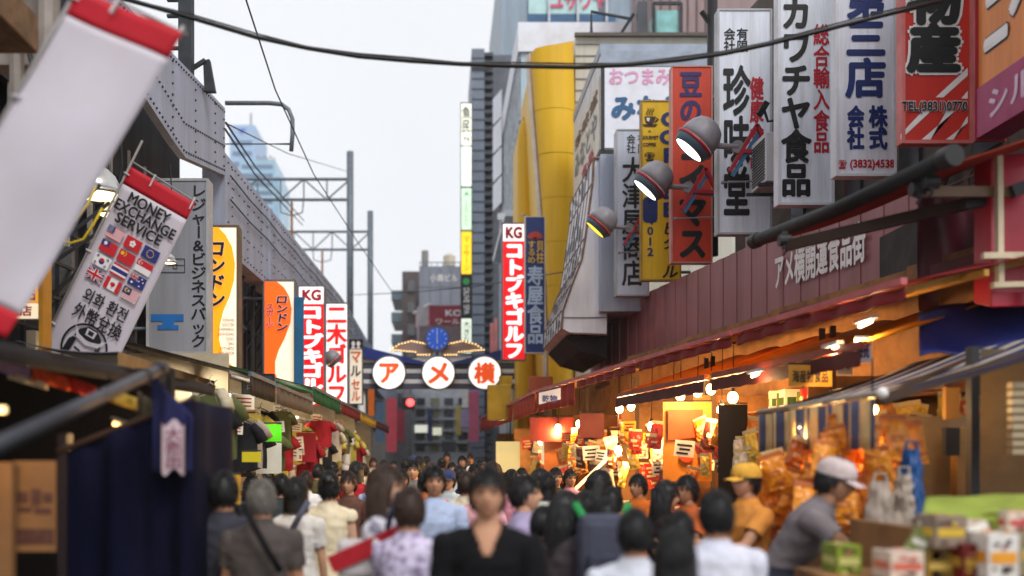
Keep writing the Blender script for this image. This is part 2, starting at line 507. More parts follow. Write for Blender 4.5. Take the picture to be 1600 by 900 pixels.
m = MB(); a=P(378,203,419)
pts=[]
for k in range(24):
    u=2*math.pi*k/24; pts.append((a.x+1.25*(math.sin(u)**3)*1.05, 419.4, a.z+(0.95*math.cos(u)-0.4*math.cos(2*u)-0.15*math.cos(3*u)-.05*math.cos(4*u))))
m.prism(pts,(0,.3,0)); m.build('emblem', mat('blue_emblem',(40,90,200),0.5,dirt=0), t)
m = MB(); m.tube([P(392,195,425),P(392,177,425)],0.35,6); m.build('antenna', steel, t)
facade_windows(t,0,x0+1,x1-1,20,P(0,215,420).z,1,26,far_glass,.97,.45,y=420,name='window_band')
t = thing('office_tower', 'distant stepped glass tower in front of the blue tower with the heart mark', 'tower', P(415,720,380))
m = MB(); xa,xb,xc = P(374,0,380).x,P(430,0,380).x,P(437,0,380).x
m.box(xa,xb,380,405,0,P(0,250,380).z); m.box(xb+.05,xc,382,405,0,P(0,272,380).z); m.box(xa-4,xa-.05,384,405,0,P(0,285,380).z)
m.build('wall', mat('hazy_glass_cladding',(150,190,215),0.3,dirt=0.15,scale=.1), t)
facade_windows(t,0,xa+.6,xb-.6,15,P(0,254,380).z,1,30,far_glass,.95,.5,y=380,name='window_band')
m = MB()
for k in range(6):
    x=P(403+k*5,0,384).x; m.beam((x,384,P(0,250,384).z),(x,384,P(0,243+3*(k%2),384).z),.5,.5)
m.build_each('roof_mast', steel, t)

t = thing('apartment_block', 'dark brown apartment block with balconies at the far end of the street', 'building', P(632,720,112))
x0,x1 = P(614,0,112).x, P(652,0,112).x; zt_=P(0,424,112).z
m = MB(); m.box(x0+1,x1+3,112,124,0,zt_); m.build('wall', mat('brown_tile',(84,72,72),0.6,dirt=0.25), t)
m = MB()
for k in range(9): m.box(x0+1.6,x1-.2,111.7,111.99,zt_-2.2-k*2.4,zt_-1.0-k*2.4)
m.build_each('window_band', glassy('dark_pane',(60,58,64)), t)
m = MB()
for k in range(8): m.box(x0-.2,x0+.98,112.4,121,zt_-3.0-k*2.4,zt_-2.0-k*2.4)
m.build_each('balcony', mat('balcony_glass',(92,110,120),0.3,dirt=0.3), t)
t = thing('gray_building', 'plain grey block with white rooftop lettering and a chimney beyond the arch', 'building', P(690,720,100))
x0,x1 = P(655,0,100).x, P(738,0,100).x; zt_=P(0,416,100).z
m = MB(); m.box(x0,x1,100,112,0,zt_); m.build('wall', mat('grey_panel_wall',(128,134,148),0.6,dirt=0.15,streak=True,scale=.6), t)
m = MB()
for k in range(1,7): m.box(x0,x1,99.94,99.99,zt_-k*2.0-.04,zt_-k*2.0+.04)
for k in range(1,5): x=x0+(x1-x0)*k/5; m.box(x-.03,x+.03,99.95,99.985,0,zt_-.3)
m.build('panel_joint', frame_grey, t)
text_px('小島ビル',672,428,715,440,100,white_ink,t,0.015,off=.1)
m = MB(); m.tube([P(664,416,103),P(664,392,103)],.35,10); m.build('chimney', concrete, t)
m = MB(); m.lathe([(.6,0),(.6,1.0),(.1,1.3)],P(702,416,103),(0,0,1),14); m.build('water_tank', mat('cream_tank',(205,195,170),.5), t)
m = MB()
m.tube([P(655,410,100.4),P(738,410,100.4)],.05,6)
for k in range(10): m.tube([P(656+9*k,416,100.4),P(656+9*k,410,100.4)],.035,6)
m.build('railing', steel, t)
t = thing('billboard_building', 'low building carrying a dark red billboard with white letters behind the clock', 'building', P(690,720,86))
x0,x1 = P(668,0,86).x, P(740,0,86).x
m = MB(); m.box(x0-.9,x1,86.2,94,0,P(0,478,86).z); m.build('wall', mat('dull_wall',(176,172,176),.7), t)
red_board = mat('dark_red_board',(140,22,48),.45,dirt=.15)
m = MB(); m.hexa([P(671,508,86),P(740,508,86),P(740,508,86.3),P(671,508,86.3)],[P(671,477,86),P(740,477,86),P(740,477,86.3),P(671,477,86.3)]); bb=m.build('billboard', red_board, t)
text_px('KO',696,484,722,494,86,white_ink,bb,.03,off=.05)
text_px('ワールド',681,498,730,507,86,white_ink,bb,.02,off=.05)
m = MB(); a0=P(671,508,86);a1=P(671,477,86)
m.add([a0,a1,P(651,490,93),P(651,512,93)],[(0,1,2,3)]); m.build('side_board', mat('pale_red_board',(196,120,132),.5), t, thick=.15)
m = MB(); m.tube([P(647,489,92.5),P(671,475,85.6)],.12,8); m.build('light_bar', mat('white_trim',(225,215,215),.5), t)
m = MB(); m.hexa([P(655,540,85.7),P(740,540,85.7),P(740,540,86),P(655,540,86)],[P(655,509,85.7),P(740,509,85.7),P(740,509,86),P(655,509,86)]); m.build('lower_wall', mat('taupe_wall',(120,100,104),.7), t)

# tall tiled tower with a stack of tenant signs
t = thing('narrow_tower', 'tall grey tiled tower with dark horizontal louvres right of the open sky', 'building', P(755,720,62))
x0,x1,xr = P(737,0,62).x, P(757,0,62).x, P(771,0,62).x; zt_=P(0,76,62).z
m = MB(); m.box(x0,x1,62,70,0,zt_); tw=m.build('wall', mat('grey_tower_tile',(110,120,136),.45,dirt=.12,scale=.8), t)
m = MB()
for k in range(60): m.box(x0-.02,x1+.02,61.95,61.99,zt_-.6-k*.62,zt_-.57-k*.62)
m.build('tile_joint', frame_dark, t)
m = MB()
for k in range(75): m.box(x1+.02,xr,62.3,62.9,zt_-.3-k*.5,zt_-.1-k*.5)
m.build('louvre', mat('dark_louvre',(64,68,76),.5), t)
m = MB(); m.box(x1+.02,xr+1.2,62.95,69,0,zt_); m.build('rear_wall', mat('dim_rear',(96,100,110),.6), t)
m = MB(); m.box(x0-.02,x1+.3,61.9,61.98,P(0,110,62).z,P(0,104,62).z); m.build('ledge', frame_dark, t)
t = thing('sign_column', 'vertical column of six lit tenant signs fixed to the narrow grey tower', 'sign', P(728.5,720,60))
YS=60
m = MB(); m.hexa([P(719.5,556,YS),P(738,556,YS),P(738,556,YS+.5),P(719.5,556,YS+.5)],[P(719.5,160,YS),P(738,160,YS),P(738,160,YS+.5),P(719.5,160,YS+.5)]); m.build('cabinet', frame_dark, t)
for (a,b,c,e) in ((162,227,(236,238,220),.85),(229,291,(226,236,226),.8),(294,359,(190,222,190),.75),(362,428,(250,200,30),.8),(431,496,(18,22,26),0),(498,552,(225,235,215),.75)):
    m = MB(); m.hexa([P(721,b,YS-.05),P(736.5,b,YS-.05),P(736.5,b,YS),P(721,b,YS)],[P(721,a,YS-.05),P(736.5,a,YS-.05),P(736.5,a,YS),P(721,a,YS)])
    pn=m.build('sign_panel', mat('tenant_panel_%d'%a,c,.4,dirt=.1,emit=e), t)
    if a==162:
        text_px('魚民',722,166,735.5,208,YS-.05,black_ink,pn,.02,True,off=.03); text_px('7F',723,214,735,224,YS-.05,black_ink,pn,.01,off=.03)
    if a==294:
        for k,(h0,h1) in enumerate(((299,306),)): text_px('A',725,h0,733,h1,YS-.05,mat('green_ink',(40,130,70),.5,dirt=0),pn,.01,off=.03)
        text_px('CENTRAL',726,312,731,352,YS-.05,mat('green_ink',(40,130,70),.5,dirt=0),pn,.0,True,off=.03)
    if a==362: text_px('マッサージ',724,368,734,424,YS-.05,mat('ochre_ink',(190,130,10),.5,dirt=0),pn,.0,True,off=.03)
    if a==431:
        m = MB(); m.lathe([(.2,0),(.2,.03)],P(728.5,440,YS-.06),(0,-1,0),16); m.build('round_mark', mat('leaf_green',(40,140,70),.5,dirt=0), pn)
        b_=MB(); O=P(724.5,449,YS-.08); put_text(b_,'OLIVE SPA',O,P(724.5,491,YS-.08)-O,P(733.5,449,YS-.08)-O,.015); b_.build('lettering',white_ink,pn,fix=False)
    if a==498: text_px('大きなル',723,501,735,549,YS-.05,black_ink,pn,.01,True,off=.03)
# glass office on the right behind the yellow fronts
t = thing('glass_building', 'white and glass office building with a slanting white cornice behind the yellow fronts', 'building', P(820,720,41))
X=P(814,0,40).x; zt_=P(0,37,40).z
m = MB(); m.box(X,13,40,53.6,0,zt_-1.15); m.build('wall', mat('pale_blue_curtain_wall',(168,192,205),.2,dirt=.2,scale=.3,spec=.9), t)
m = MB(); m.box(X-.12,13.2,39.85,53.9,zt_-1.14,zt_); m.build('cornice', mat('white_cornice',(226,228,236),.5,dirt=.08), t)
m = MB()
for k in range(13): y=40.4+k*1.08; m.box(X-.09,X-.003,y,y+.08,1,zt_-1.15)
for k in range(7): m.box(X-.06,X-.004,40.1,53.5,3+k*2.4,3.12+k*2.4)
for k in range(9): x=X+.3+k*1.1; m.box(x,x+.07,39.92,39.997,1,zt_-1.15)
m.build('mullion', mat('white_mullion',(205,208,214),.5), t)
m = MB(); m.beam(P(782,338,52),P(803,338,44),.3,.3); m.box(X-.5,X-.1,42,52,P(0,350,46).z-.6,P(0,350,46).z-.35); m.build('ledge', mat('white_cornice',(226,228,236)), t)
t = thing('shopping_building', 'tall blue grey building with a pale sign of large red katakana above the white cornice', 'building', P(880,720,64))
x0,x1=P(783,0,64).x,P(1000,0,64).x
m = MB(); m.box(x0,x1,64,80,0,34); m.build('wall', mat('bluegrey_wall',(140,156,172),.4,dirt=.15,streak=True), t)
m = MB(); m.hexa([P(826,34,63.8),P(962,34,63.8),P(962,34,63.99),P(826,34,63.99)],[P(826,22,63.8),P(962,22,63.8),P(962,22,63.99),P(826,22,63.99)]); m.build('blue_band', mat('blue_band',(52,96,136),.4), t)
m = MB(); m.hexa([P(826,21.5,63.8),P(935,21.5,63.8),P(935,21.5,63.99),P(826,21.5,63.99)],[P(826,-40,63.8),P(935,-40,63.8),P(935,-40,63.99),P(826,-40,63.99)]); pn=m.build('sign_panel', mat('pale_teal_panel',(180,214,214),.4,dirt=.1), t)
text_px('ユザワヤ',860,-14,948,15,63.8,mat('rose_ink',(214,70,110),.5),pn,.04,off=.1)
m = MB()
for k in range(4): x=P(858+45*k,0,63.6).x; m.box(x-.06,x+.06,63.55,63.78,P(0,34,63.6).z,35)
m.build('mullion', mat('white_mullion',(205,208,214)), t)
t = thing('taupe_building', 'plain taupe building behind the roof tank at the top right', 'building', P(1060,720,40))
m = MB(); m.box(P(985,0,40).x,P(1160,0,40).x,40.01-4,39.8,0,P(0,-60,40).z); m.build('wall', mat('taupe_siding',(150,128,128),.6,dirt=.15,streak=True), t)
m = MB()
for k in range(9): x=P(990+14*k,0,36).x; m.box(x,x+.05,35.95,36.005,12,P(0,-60,36).z)
m.build('siding_joint', mat('taupe_dark',(112,94,96),.6), t)

# far end of the street, seen under the arch
t = thing('street_end_building', 'grey building with balconies closing the street below the arch', 'building', P(685,720,84))
x0,x1=P(640,0,84).x,P(737,0,84).x
m = MB(); m.box(x0,x1,84,85.4,0,P(0,575,84).z); m.build('wall', mat('street_end_wall',(214,218,226),.6,dirt=.2), t)
for px in (650,672,694,716):
    for py in (622,640,658,676,694):
        m = MB(); m.hexa([P(px,py+11,83.85),P(px+14,py+11,83.85),P(px+14,py+11,83.99),P(px,py+11,83.99)],[P(px,py,83.85),P(px+14,py,83.85),P(px+14,py,83.99),P(px,py,83.99)])
        m.build('window', mat('endwin_%d'%((px+py)%3),((52,60,74),(150,150,120),(80,88,100))[(px+py)%3],.3), t)
m = MB()
for py in (635,653,671,689): m.hexa([P(646,py+3,83.4),P(730,py+3,83.4),P(730,py+3,83.85),P(646,py+3,83.85)],[P(646,py,83.4),P(730,py,83.4),P(730,py,83.85),P(646,py,83.85)])
m.build_each('balcony', mat('street_end_slab',(196,200,208),.6), t)
for sgn,(pa,pb,yy,top,c,lab) in enumerate((
    (570,640,80,600,(150,146,152),'dim grey shop building at the far left end of the street'),
    (735,800,80,585,(170,164,160),'dim grey shop building at the far right end of the street'),
    (552,600,60,612,(138,132,132),'dark low shop building on the left beyond the arch'))):
    t = thing('shop_building', lab, 'building', P((pa+pb)/2,720,yy))
    xa,xb=P(pa,0,yy).x,P(pb,0,yy).x
    m = MB(); m.box(xa,xb,yy,yy+15,0,P(0,top,yy).z); m.build('wall', mat('farshop_%d'%sgn,c,.7), t)
    facade_windows(t,0,xa+.3,xb-.3,3.2,P(0,top,yy).z-.3,3,2,glassy('dark_pane',(60,58,64)),.6,.6,y=yy)

# ---------------------------------------------------------------- summer haze over the street
hz=bpy.data.materials.new('haze_air'); hz.use_nodes=True
n=hz.node_tree; n.nodes.clear(); o_=n.nodes.new('ShaderNodeOutputMaterial'); pv=n.nodes.new('ShaderNodeVolumePrincipled')
pv.inputs['Color'].default_value=(.97,.985,1.0,1); pv.inputs['Density'].default_value=.0005
n.links.new(pv.outputs['Volume'],o_.inputs['Volume'])
m=MB(); m.box(-200,200,-30,480,-1,156); tag(m.build('haze',hz),kind='stuff')
# ================================================================ left: shop building behind the banners
t = thing('shop_building', 'dark shop building with a brown timber eave at the upper left corner', 'building', (-4.6,7.6,0))
m = MB(); m.box(-6.5,-4.3,7.7,9.4,0,8.5); m.build('wall', mat('sooty_wall',(72,64,60),.8,dirt=.5), t)
m = MB(); m.box(-6,-2.95,2.5,7.5,4.63,4.9); m.build('eave', mat('eave_timber',(120,92,62),.7,dirt=.5,scale=6), t, bev=.01)
m = MB()
for k in range(6): m.box(-6,-2.98,2.8+k*.8,2.86+k*.8,4.58,4.627)
m.build_each('batten', dark_wood, t)
m = MB()
for k,x in enumerate((-3.05,-2.8,-2.55)): m.tube([(x-.35,8.2,4.3),(x-.35,8.2,6.6)],.06+.02*(k%2),8)
m.box(-4.2,-3.2,8.4,8.6,4.9,7.5)
m.build_each('drainpipe', mat('beige_pipe',(150,140,132),.6,dirt=.4), t)
m = MB(); m.tube([(-3.4,8.1,5.4),(-3.2,8.05,4.7),(-3.0,8.0,4.5),(-2.9,8.0,4.55)],.02,6); m.build('cable', rubber, t)

# ---------------------------------------------------------------- banners on tilted poles
banner_cloth = mat('white_banner_cloth', (222,216,226), .7, dirt=.07, scale=1.0, trans=.25)
banner_red = mat('red_banner_cloth', (206,26,46), .6, dirt=.1, trans=.2)
pole_grey = mat('grey_pole_plastic', (142,138,138), .45, dirt=.25)
def banner(name, label, TL, TR, BL, Y, bottom_red=False, wave=.02):
    O=P(*TL,Y); U=P(*TR,Y)-O; V=P(*BL,Y)-O
    t = thing(name, label, 'banner', O+V)
    nrm=Vector((0,1,0))
    def f(a,b): return O+U*a+V*b + nrm*(wave*math.sin(a*5+b*4)+wave*.5*math.sin(b*11))
    r0=.062 if not bottom_red else .075
    m=MB(); m.grid(lambda a,b: f(a,r0+b*((.93 if bottom_red else 1)-r0)),14,40); c=m.build('cloth',banner_cloth,t,smooth=True,thick=.003)
    m=MB(); m.grid(lambda a,b: f(a,-.01+b*(r0+.01)),14,4); m.build('red_hem',banner_red,t,smooth=True,thick=.004)
    if bottom_red:
        m=MB(); m.grid(lambda a,b: f(a,.93+b*.08),14,4); m.build('red_hem',banner_red,t,smooth=True,thick=.004)
    m=MB(); e=U*-.035; m.tube([O+e+V*-.12+nrm*.03,O+e+V*.5+nrm*.03,O+e+V*1.0+nrm*.03],.013,8); m.build('pole',pole_grey,t,smooth=True)
    m=MB(); m.tube([O+e+V*-.03+nrm*.03, O+U*1.02-V*.015+nrm*.02],.009,8); m.build('cross_bar',pole_grey,t)
    m=MB()
    for k in (.02,.35,.66,.95): m.beam(O+e*1.6+V*k+nrm*.03, O+U*.03+V*(k+.002)+nrm*-.004,.03,.012)
    for k in (.35,.97): m.beam(O+U*k-V*.03,O+U*k+V*.02,.03,.012)
    m.build_each('loop',mat('white_loop',(225,222,225),.6),t)
    return t,c,O,U,V
banner('blank_banner','large blank white banner with red hems tilted across the upper left corner',(122,-14),(284,58),(-150,452),5.2,True,.02)
t,cl,O,U,V = banner('money_banner','tilted white banner with flags and money exchange lettering above the dark awning',(203,264),(303,321),(23,629),10.2,False,.006)
yo=Vector((0,-.026,0))
def bt(s,a0,b0,a1,b1,m_,w=.012,name='lettering'):
    return text_uv(s,O+U*a0+V*b1+yo,U*(a1-a0),V*(b0-b1),m_,cl,w,name=name)
bt('MONEY',.17,.072,.80,.116,black_ink,.03)
bt('EXCHANGE',.04,.118,.96,.160,black_ink,.03)
bt('SERVICE',.13,.163,.83,.205,black_ink,.03)
bt('외화 환전',.20,.472,.86,.530,black_ink,.02)
bt('外幣兌換',.17,.538,.90,.600,black_ink,.02)
FM=[mat('flag_'+n,c,.6,dirt=.05) for n,c in (('red',(200,26,40)),('blue',(36,44,120)),('white',(235,232,236)),('yellow',(240,200,40)),('black',(24,24,28)))]
RED,BLU,WHT,YEL,BLK=range(5)
def flag(kind,ca,cb):
    w,h=.235,.046; m=MB(); A=ca-w/2; B=cb-h/2; L=[0]
    def r(c,x0,y0,x1,y1):
        L[0]+=1; d=Vector((0,-.0012*L[0],0))
        q=lambda x,y: O+U*(A+x*w)+V*(B+y*h)+yo+d
        m.mat(c).add([q(x0,y0),q(x1,y0),q(x1,y1),q(x0,y1)],[(0,1,2,3)])
    def disc(c,x,y,rr,half=None):
        L[0]+=1; d=Vector((0,-.0012*L[0],0)); pts=[]
        a0,a1=(0,2*math.pi) if half is None else half
        for k in range(17):
            u=a0+(a1-a0)*k/16; pts.append(O+U*(A+(x+rr*math.cos(u)*.66)*w)+V*(B+(y+rr*math.sin(u))*h)+yo+d)
        m.mat(c).poly(pts)
    def line(c,x0,y0,x1,y1,t_):
        L[0]+=1; d=Vector((0,-.0012*L[0],0)); q=lambda x,y: O+U*(A+x*w)+V*(B+y*h)+yo+d
        nx,ny=-(y1-y0),(x1-x0); n_=math.hypot(nx,ny); nx,ny=nx/n_*t_/2,ny/n_*t_/2
        m.mat(c).add([q(x0+nx*.66,y0+ny),q(x1+nx*.66,y1+ny),q(x1-nx*.66,y1-ny),q(x0-nx*.66,y0-ny)],[(0,1,2,3)])
    def stripes(n,c1,c2):
        for k in range(n): r(c1 if k%2==0 else c2,0,k/n,1,(k+1)/n)
    def jack(s=1.0,bg=True):
        if bg: r(BLU,0,0,s,s)
        line(WHT,0,0,s,s,.2*s);line(WHT,0,s,s,0,.2*s);line(RED,0,0,s,s,.08*s);line(RED,0,s,s,0,.08*s)
        r(WHT,.38*s,0,.62*s,s);r(WHT,0,.33*s,s,.67*s);r(RED,.43*s,0,.57*s,s);r(RED,0,.4*s,s,.6*s)
    if kind=='us': stripes(13,RED,WHT); r(BLU,0,0,.42,.54); [disc(WHT,.07+.09*i,.1+.12*j,.03) for i in range(4) for j in range(4)]
    if kind=='hk': r(RED,0,0,1,1); [disc(WHT,.5+.11*math.cos(k*1.257-1.57),.5+.18*math.sin(k*1.257-1.57),.12) for k in range(5)]
    if kind=='eu': r(BLU,0,0,1,1); [disc(YEL,.5+.2*math.cos(k*.524),.5+.3*math.sin(k*.524),.045) for k in range(12)]
    if kind=='tw': r(RED,0,0,1,1); r(BLU,0,0,.5,.5); disc(WHT,.25,.25,.16)
    if kind=='cn': r(RED,0,0,1,1); disc(YEL,.2,.28,.16); [disc(YEL,.38+.05*(k in(1,2)),.12+.11*k,.05) for k in range(4)]
    if kind=='sg': r(RED,0,0,1,.5); r(WHT,0,.5,1,1); disc(WHT,.2,.25,.18); disc(RED,.24,.25,.16); [disc(WHT,.3+.05*math.cos(k*1.257),.25+.08*math.sin(k*1.257),.03) for k in range(5)]
    if kind=='kr':
        r(WHT,0,0,1,1); disc(RED,.5,.5,.26,(math.pi,2*math.pi)); disc(BLU,.5,.5,.26,(0,math.pi))
        for sx,sy,tl in ((.18,.2,1),(.82,.2,-1),(.18,.8,-1),(.82,.8,1)):
            for k in (-1,0,1): line(BLK,sx-.05+.03*k*tl,sy+.09*tl+.05*k,sx+.05+.03*k*tl,sy-.09*tl+.05*k,.04)
    if kind=='th': r(RED,0,0,1,.17);r(WHT,0,.17,1,.33);r(BLU,0,.33,1,.67);r(WHT,0,.67,1,.83);r(RED,0,.83,1,1)
    if kind=='au': r(BLU,0,0,1,1); jack(.5,False); disc(WHT,.25,.76,.1); [disc(WHT,x,y,.06) for x,y in ((.75,.18),(.62,.45),(.88,.4),(.75,.8))]
    if kind=='uk': jack()
    if kind=='ca': r(RED,0,0,.26,1);r(WHT,.26,0,.74,1);r(RED,.74,0,1,1); disc(RED,.5,.48,.2); line(RED,.5,.6,.5,.85,.06); line(RED,.36,.5,.64,.4,.12); line(RED,.36,.4,.64,.5,.12)
    if kind=='my': stripes(14,RED,WHT); r(BLU,0,0,.5,.57); disc(YEL,.22,.28,.18); disc(BLU,.27,.28,.15); disc(YEL,.35,.28,.1)
    m.build('flag_print',FM,cl,fix=False)
for r_,row in enumerate((('us','hk','eu'),('tw','cn','sg'),('kr','th','au'),('uk','ca','my'))):
    for c_,k_ in enumerate(row): flag(k_,.225+.275*c_,.246+.058*r_)
# round helmet emblem, lower half behind the awning
def uvp(a,b,d=0): return O+U*a+V*b+yo+Vector((0,-d,0))
ca,cb=.53,.685; ra,rb=.33,.33*U.length/V.length
m=MB()
ring=[];N=48
for k in range(N):
    u=2*math.pi*k/N
    ring.append((math.cos(u),math.sin(u)))
vs=[uvp(ca+x*ra,cb+y*rb) for x,y in ring]+[uvp(ca+x*ra*.91,cb+y*rb*.91) for x,y in ring]
m.add(vs,[(k,(k+1)%N,N+(k+1)%N,N+k) for k in range(N)])
def sh(pts,d): m.add([uvp(ca+x*ra,cb+y*rb,d) for x,y in pts],[tuple(range(len(pts)))])
sh([(-.62,-.25),(-.5,-.62),(-.2,-.86),(.2,-.86),(.5,-.62),(.62,-.2),(.3,-.32),(-.3,-.34)],.002)   # bowl
sh([(-.8,.5),(-.75,-.05),(-.62,-.22),(-.45,-.2),(-.5,.2),(-.55,.6)],.002)
sh([(.8,.5),(.75,-.05),(.62,-.22),(.42,-.18),(.5,.2),(.55,.6)],.002)
m.mat(1)
sh([(-.75,-.75),(-.45,-.42),(0,-.3),(.45,-.42),(.8,-.72),(.5,-.25),(0,-.12),(-.5,-.25)],.004)      # crescent
sh([(-.22,-.8),(.22,-.8),(.2,-.5),(-.2,-.5)],.004)
m.mat(0)
sh([(-.12,-.74),(.12,-.74),(.11,-.56),(-.11,-.56)],.006)
sh([(-.4,.1),(-.1,.16),(-.1,.24),(-.38,.2)],.004); sh([(.4,.1),(.1,.16),(.1,.24),(.38,.2)],.004)
sh([(-.04,.2),(.05,.2),(.09,.5),(-.05,.52)],.004); sh([(-.25,.68),(.25,.68),(.18,.76),(-.18,.76)],.004)
m.build('emblem',[black_ink,banner_cloth],cl,fix=False)

# ---------------------------------------------------------------- pendant lamps over the stalls
chrome = mat('polished_dome',(200,196,190),.16,metal=1.0,dirt=.2,scale=5)
lamp_glow = mat('lamp_glow',(255,236,180),.4,dirt=0,emit=3.0)
def dome_lamp(label,px,py,Y,r,top):
    a=P(px,py,Y); t=thing('dome_lamp',label,'lamp',a,'bright metal dome lamps hanging over the left stalls')
    m=MB(); m.lathe([(r,0),(r*1.02,.03*r/.2),(r*.93,.04),(r*.9,r*.35),(r*.72,r*.75),(r*.42,r*1.05),(r*.2,r*1.15),(r*.17,r*1.5)],a,(0,0,1),28,caps=False); m.build('shade',chrome,t,smooth=True,thick=.004)
    m=MB(); m.lathe([(r*.9,0),(r*.88,.012)],a+Vector((0,0,.012)),(0,0,1),24); m.build('diffuser',lamp_glow,t)
    m=MB(); m.tube([a+Vector((0,0,r*1.4)),a+Vector((.03,.1,top*.6)),a+Vector((-.05,.3,top))],.01,6); m.build('cord',rubber,t)
    return t
dome_lamp('polished dome lamp hanging beside the blank white banner',150,307,11.0,.285,1.2)
dome_lamp('dome lamp half hidden behind the top of the money banner',182,338,11.4,.2,1.0)
dome_lamp('small dome lamp in front of the grey bag shop sign',262,412,12.5,.11,1.3)
for lab,pts in (('upper yellow cord looped beside the dome lamps',[P(62,368,8.9),P(90,360,8.9),P(118,345,8.9),P(138,318,8.9),P(150,290,8.95)]),
    ('lower yellow cord looped beside the dome lamps',[P(84,362,9),P(92,374,9),P(110,380,9),P(130,374,9),P(146,350,9),P(160,325,9)])):
    m=MB(); m.tube(pts,.011,6); tag(m.build('power_cable',mat('yellow_sheath',(220,190,30),.5,dirt=.1),smooth=True),lab,'cord')
m=MB()
for k in range(9): m.beam((-4.6+.02*k,10+.35*k,3.2+.1*(k%3)),(-3.4,10.2+.3*k,4.4-.1*(k%4)),.03,.03)
for k in range(7): m.beam((-4.5,10+.5*k,2.8),(-4.5,10+.5*k,4.6),.04,.04)
for k in range(4): m.beam((-4.5,10,3.1+.4*k),(-4.2,14,3.1+.4*k),.035,.035)
tag(m.build('pipe_frame',steel_dark),'dark pipe framework in shadow below the viaduct plate','frame')

# ---------------------------------------------------------------- sign boxes that stick out over the street
def sign_box(name,label,px0,py0,px1,py1,Y,dep,face,frame,border=3,group=None,bracket=None,cat='sign'):
    a=P(px0,py1,Y); b=P(px1,py0,Y); x0,x1,z0,z1=a.x,b.x,a.z,b.z; bd=border/F*Y
    t=thing(name,label,cat,((x0+x1)/2,Y+dep/2,z0),group)
    m=MB(); m.box(x0,x1,Y+.012,Y+dep,z0,z1); m.build('cabinet',frame,t,bev=.012)
    m=MB(); m.box(x0+bd,x1-bd,Y,Y+.011,z0+bd,z1-bd); f=m.build('face_panel',face,t)
    m=MB()
    for (xa,xb,za,zb_) in ((x0-.004,x0+bd-.002,z0,z1),(x1-bd+.002,x1+.004,z0,z1),(x0+bd,x1-bd,z1-bd+.002,z1+.003),(x0+bd,x1-bd,z0-.003,z0+bd-.002)):
        m.box(xa,xb,Y-.014,Y+.0115,za,zb_)
    m.build('frame',frame,t)
    if bracket:
        m=MB(); xe=bracket
        xs=x0 if abs(xe-x0)<abs(xe-x1) else x1
        for z in (z0+(z1-z0)*.15,z0+(z1-z0)*.85): m.tube([(xs,Y+dep/2,z),(xe,Y+dep/2,z)],.03,8)
        m.build_each('bracket',steel,t)
    return t,f
grey_face=mat('grey_sign_face',(146,150,160),.45,dirt=.18,streak=True,scale=3)
t,f=sign_box('bag_shop_sign','grey upright sign with black katakana and a blue T shaped mark',229,279,326,553,15,.3,grey_face,mat('pale_frame',(176,178,182),.4,dirt=.2),4,bracket=-4.6)
text_px('レジャー&ビジネスバック',298,288,322,544,15,black_ink,f,.022,True)
m=MB(); Y=14.99
def pxpoly(mb,pts,Y): mb.poly([P(x,y,Y) for x,y in pts])
pxpoly(m,[(236,491),(287,491),(287,502),(272,502),(272,508),(279,508),(279,515),(246,515),(246,508),(254,508),(254,502),(236,502)],Y-.001); m.build('letter_mark',mat('blue_mark',(28,110,190),.5),f,fix=False)
m=MB()
for a,b,c,d in ((249,404,289,405.2),(249,425,289,426.2),(249,404,250,426),(288,404,289,426),(262,414,289,415),(270,409,271,420),(276,409,277,420),(270,409,277,410),(270,419,277,420)):
    m.add([P(a,d,Y),P(c,d,Y),P(c,b,Y),P(a,b,Y)],[(0,1,2,3)])
m.build('line_mark',black_ink,f,fix=False)
# red board seen between banner and grey sign
m=MB(); m.box(P(192,0,16).x,P(232,0,16).x,16,16.15,P(0,545,16).z,P(0,470,16).z); s=m.build('red_board',mat('dull_red_board',(150,34,32),.5,dirt=.25)); tag(s,'dull red board between the money banner and the grey bag shop sign','board')
# orange pharmacy sign at the left edge
m=MB(); Y=9.6
t=thing('pharmacy_sign','lit orange pharmacy sign with purple characters at the left edge','sign',P(30,500,Y))
m.hexa([P(-60,500,Y),P(62,500,Y),P(62,500,Y+.2),P(-60,500,Y+.2)],[P(-60,372,Y),P(62,372,Y),P(62,372,Y+.2),P(-60,372,Y+.2)]); m.build('cabinet',frame_grey,t)
m=MB(); m.box(P(-58,0,Y).x,P(60,0,Y).x,Y-.01,Y-.001,P(0,473,Y).z,P(0,374,Y).z); f=m.build('face_panel',mat('orange_lit',(240,160,50),.4,dirt=.1,emit=.55),t)
m=MB(); m.box(P(-58,0,Y).x,P(60,0,Y).x,Y-.01,Y-.001,P(0,498,Y).z,P(0,474,Y).z); f2=m.build('lower_panel',mat('cream_lit',(245,225,190),.4,dirt=.1,emit=.6),t)
pur=mat('purple_ink',(60,40,140),.5,dirt=.1)
text_px('内り',-5,378,60,440,Y-.01,pur,f,.06,outline=mat('white_edge',(240,235,240),.5,dirt=0,emit=.4),ow=.03)
text_px('国薬妝店',2,444,56,470,Y-.01,pur,f,.02)
text_px('免税店',-8,477,50,494,Y-.01,red_ink,f2,.03)
m=MB(); m.box(P(62,0,Y).x,P(68,0,Y).x,Y-.02,Y+.2,P(0,560,Y).z,P(0,330,Y).z); m.build('edge_strip',mat('yellow_edge',(200,140,30),.5),t)
# striped grey board beside it
m=MB(); m.box(P(70,0,12).x,P(112,0,12).x,12,12.1,P(0,500,12).z,P(0,385,12).z); s=m.build('grey_board',mat('dim_grey_board',(96,94,98),.6,dirt=.35,scale=6)); tag(s,'dim grey board in shadow behind the money banner pole','board')

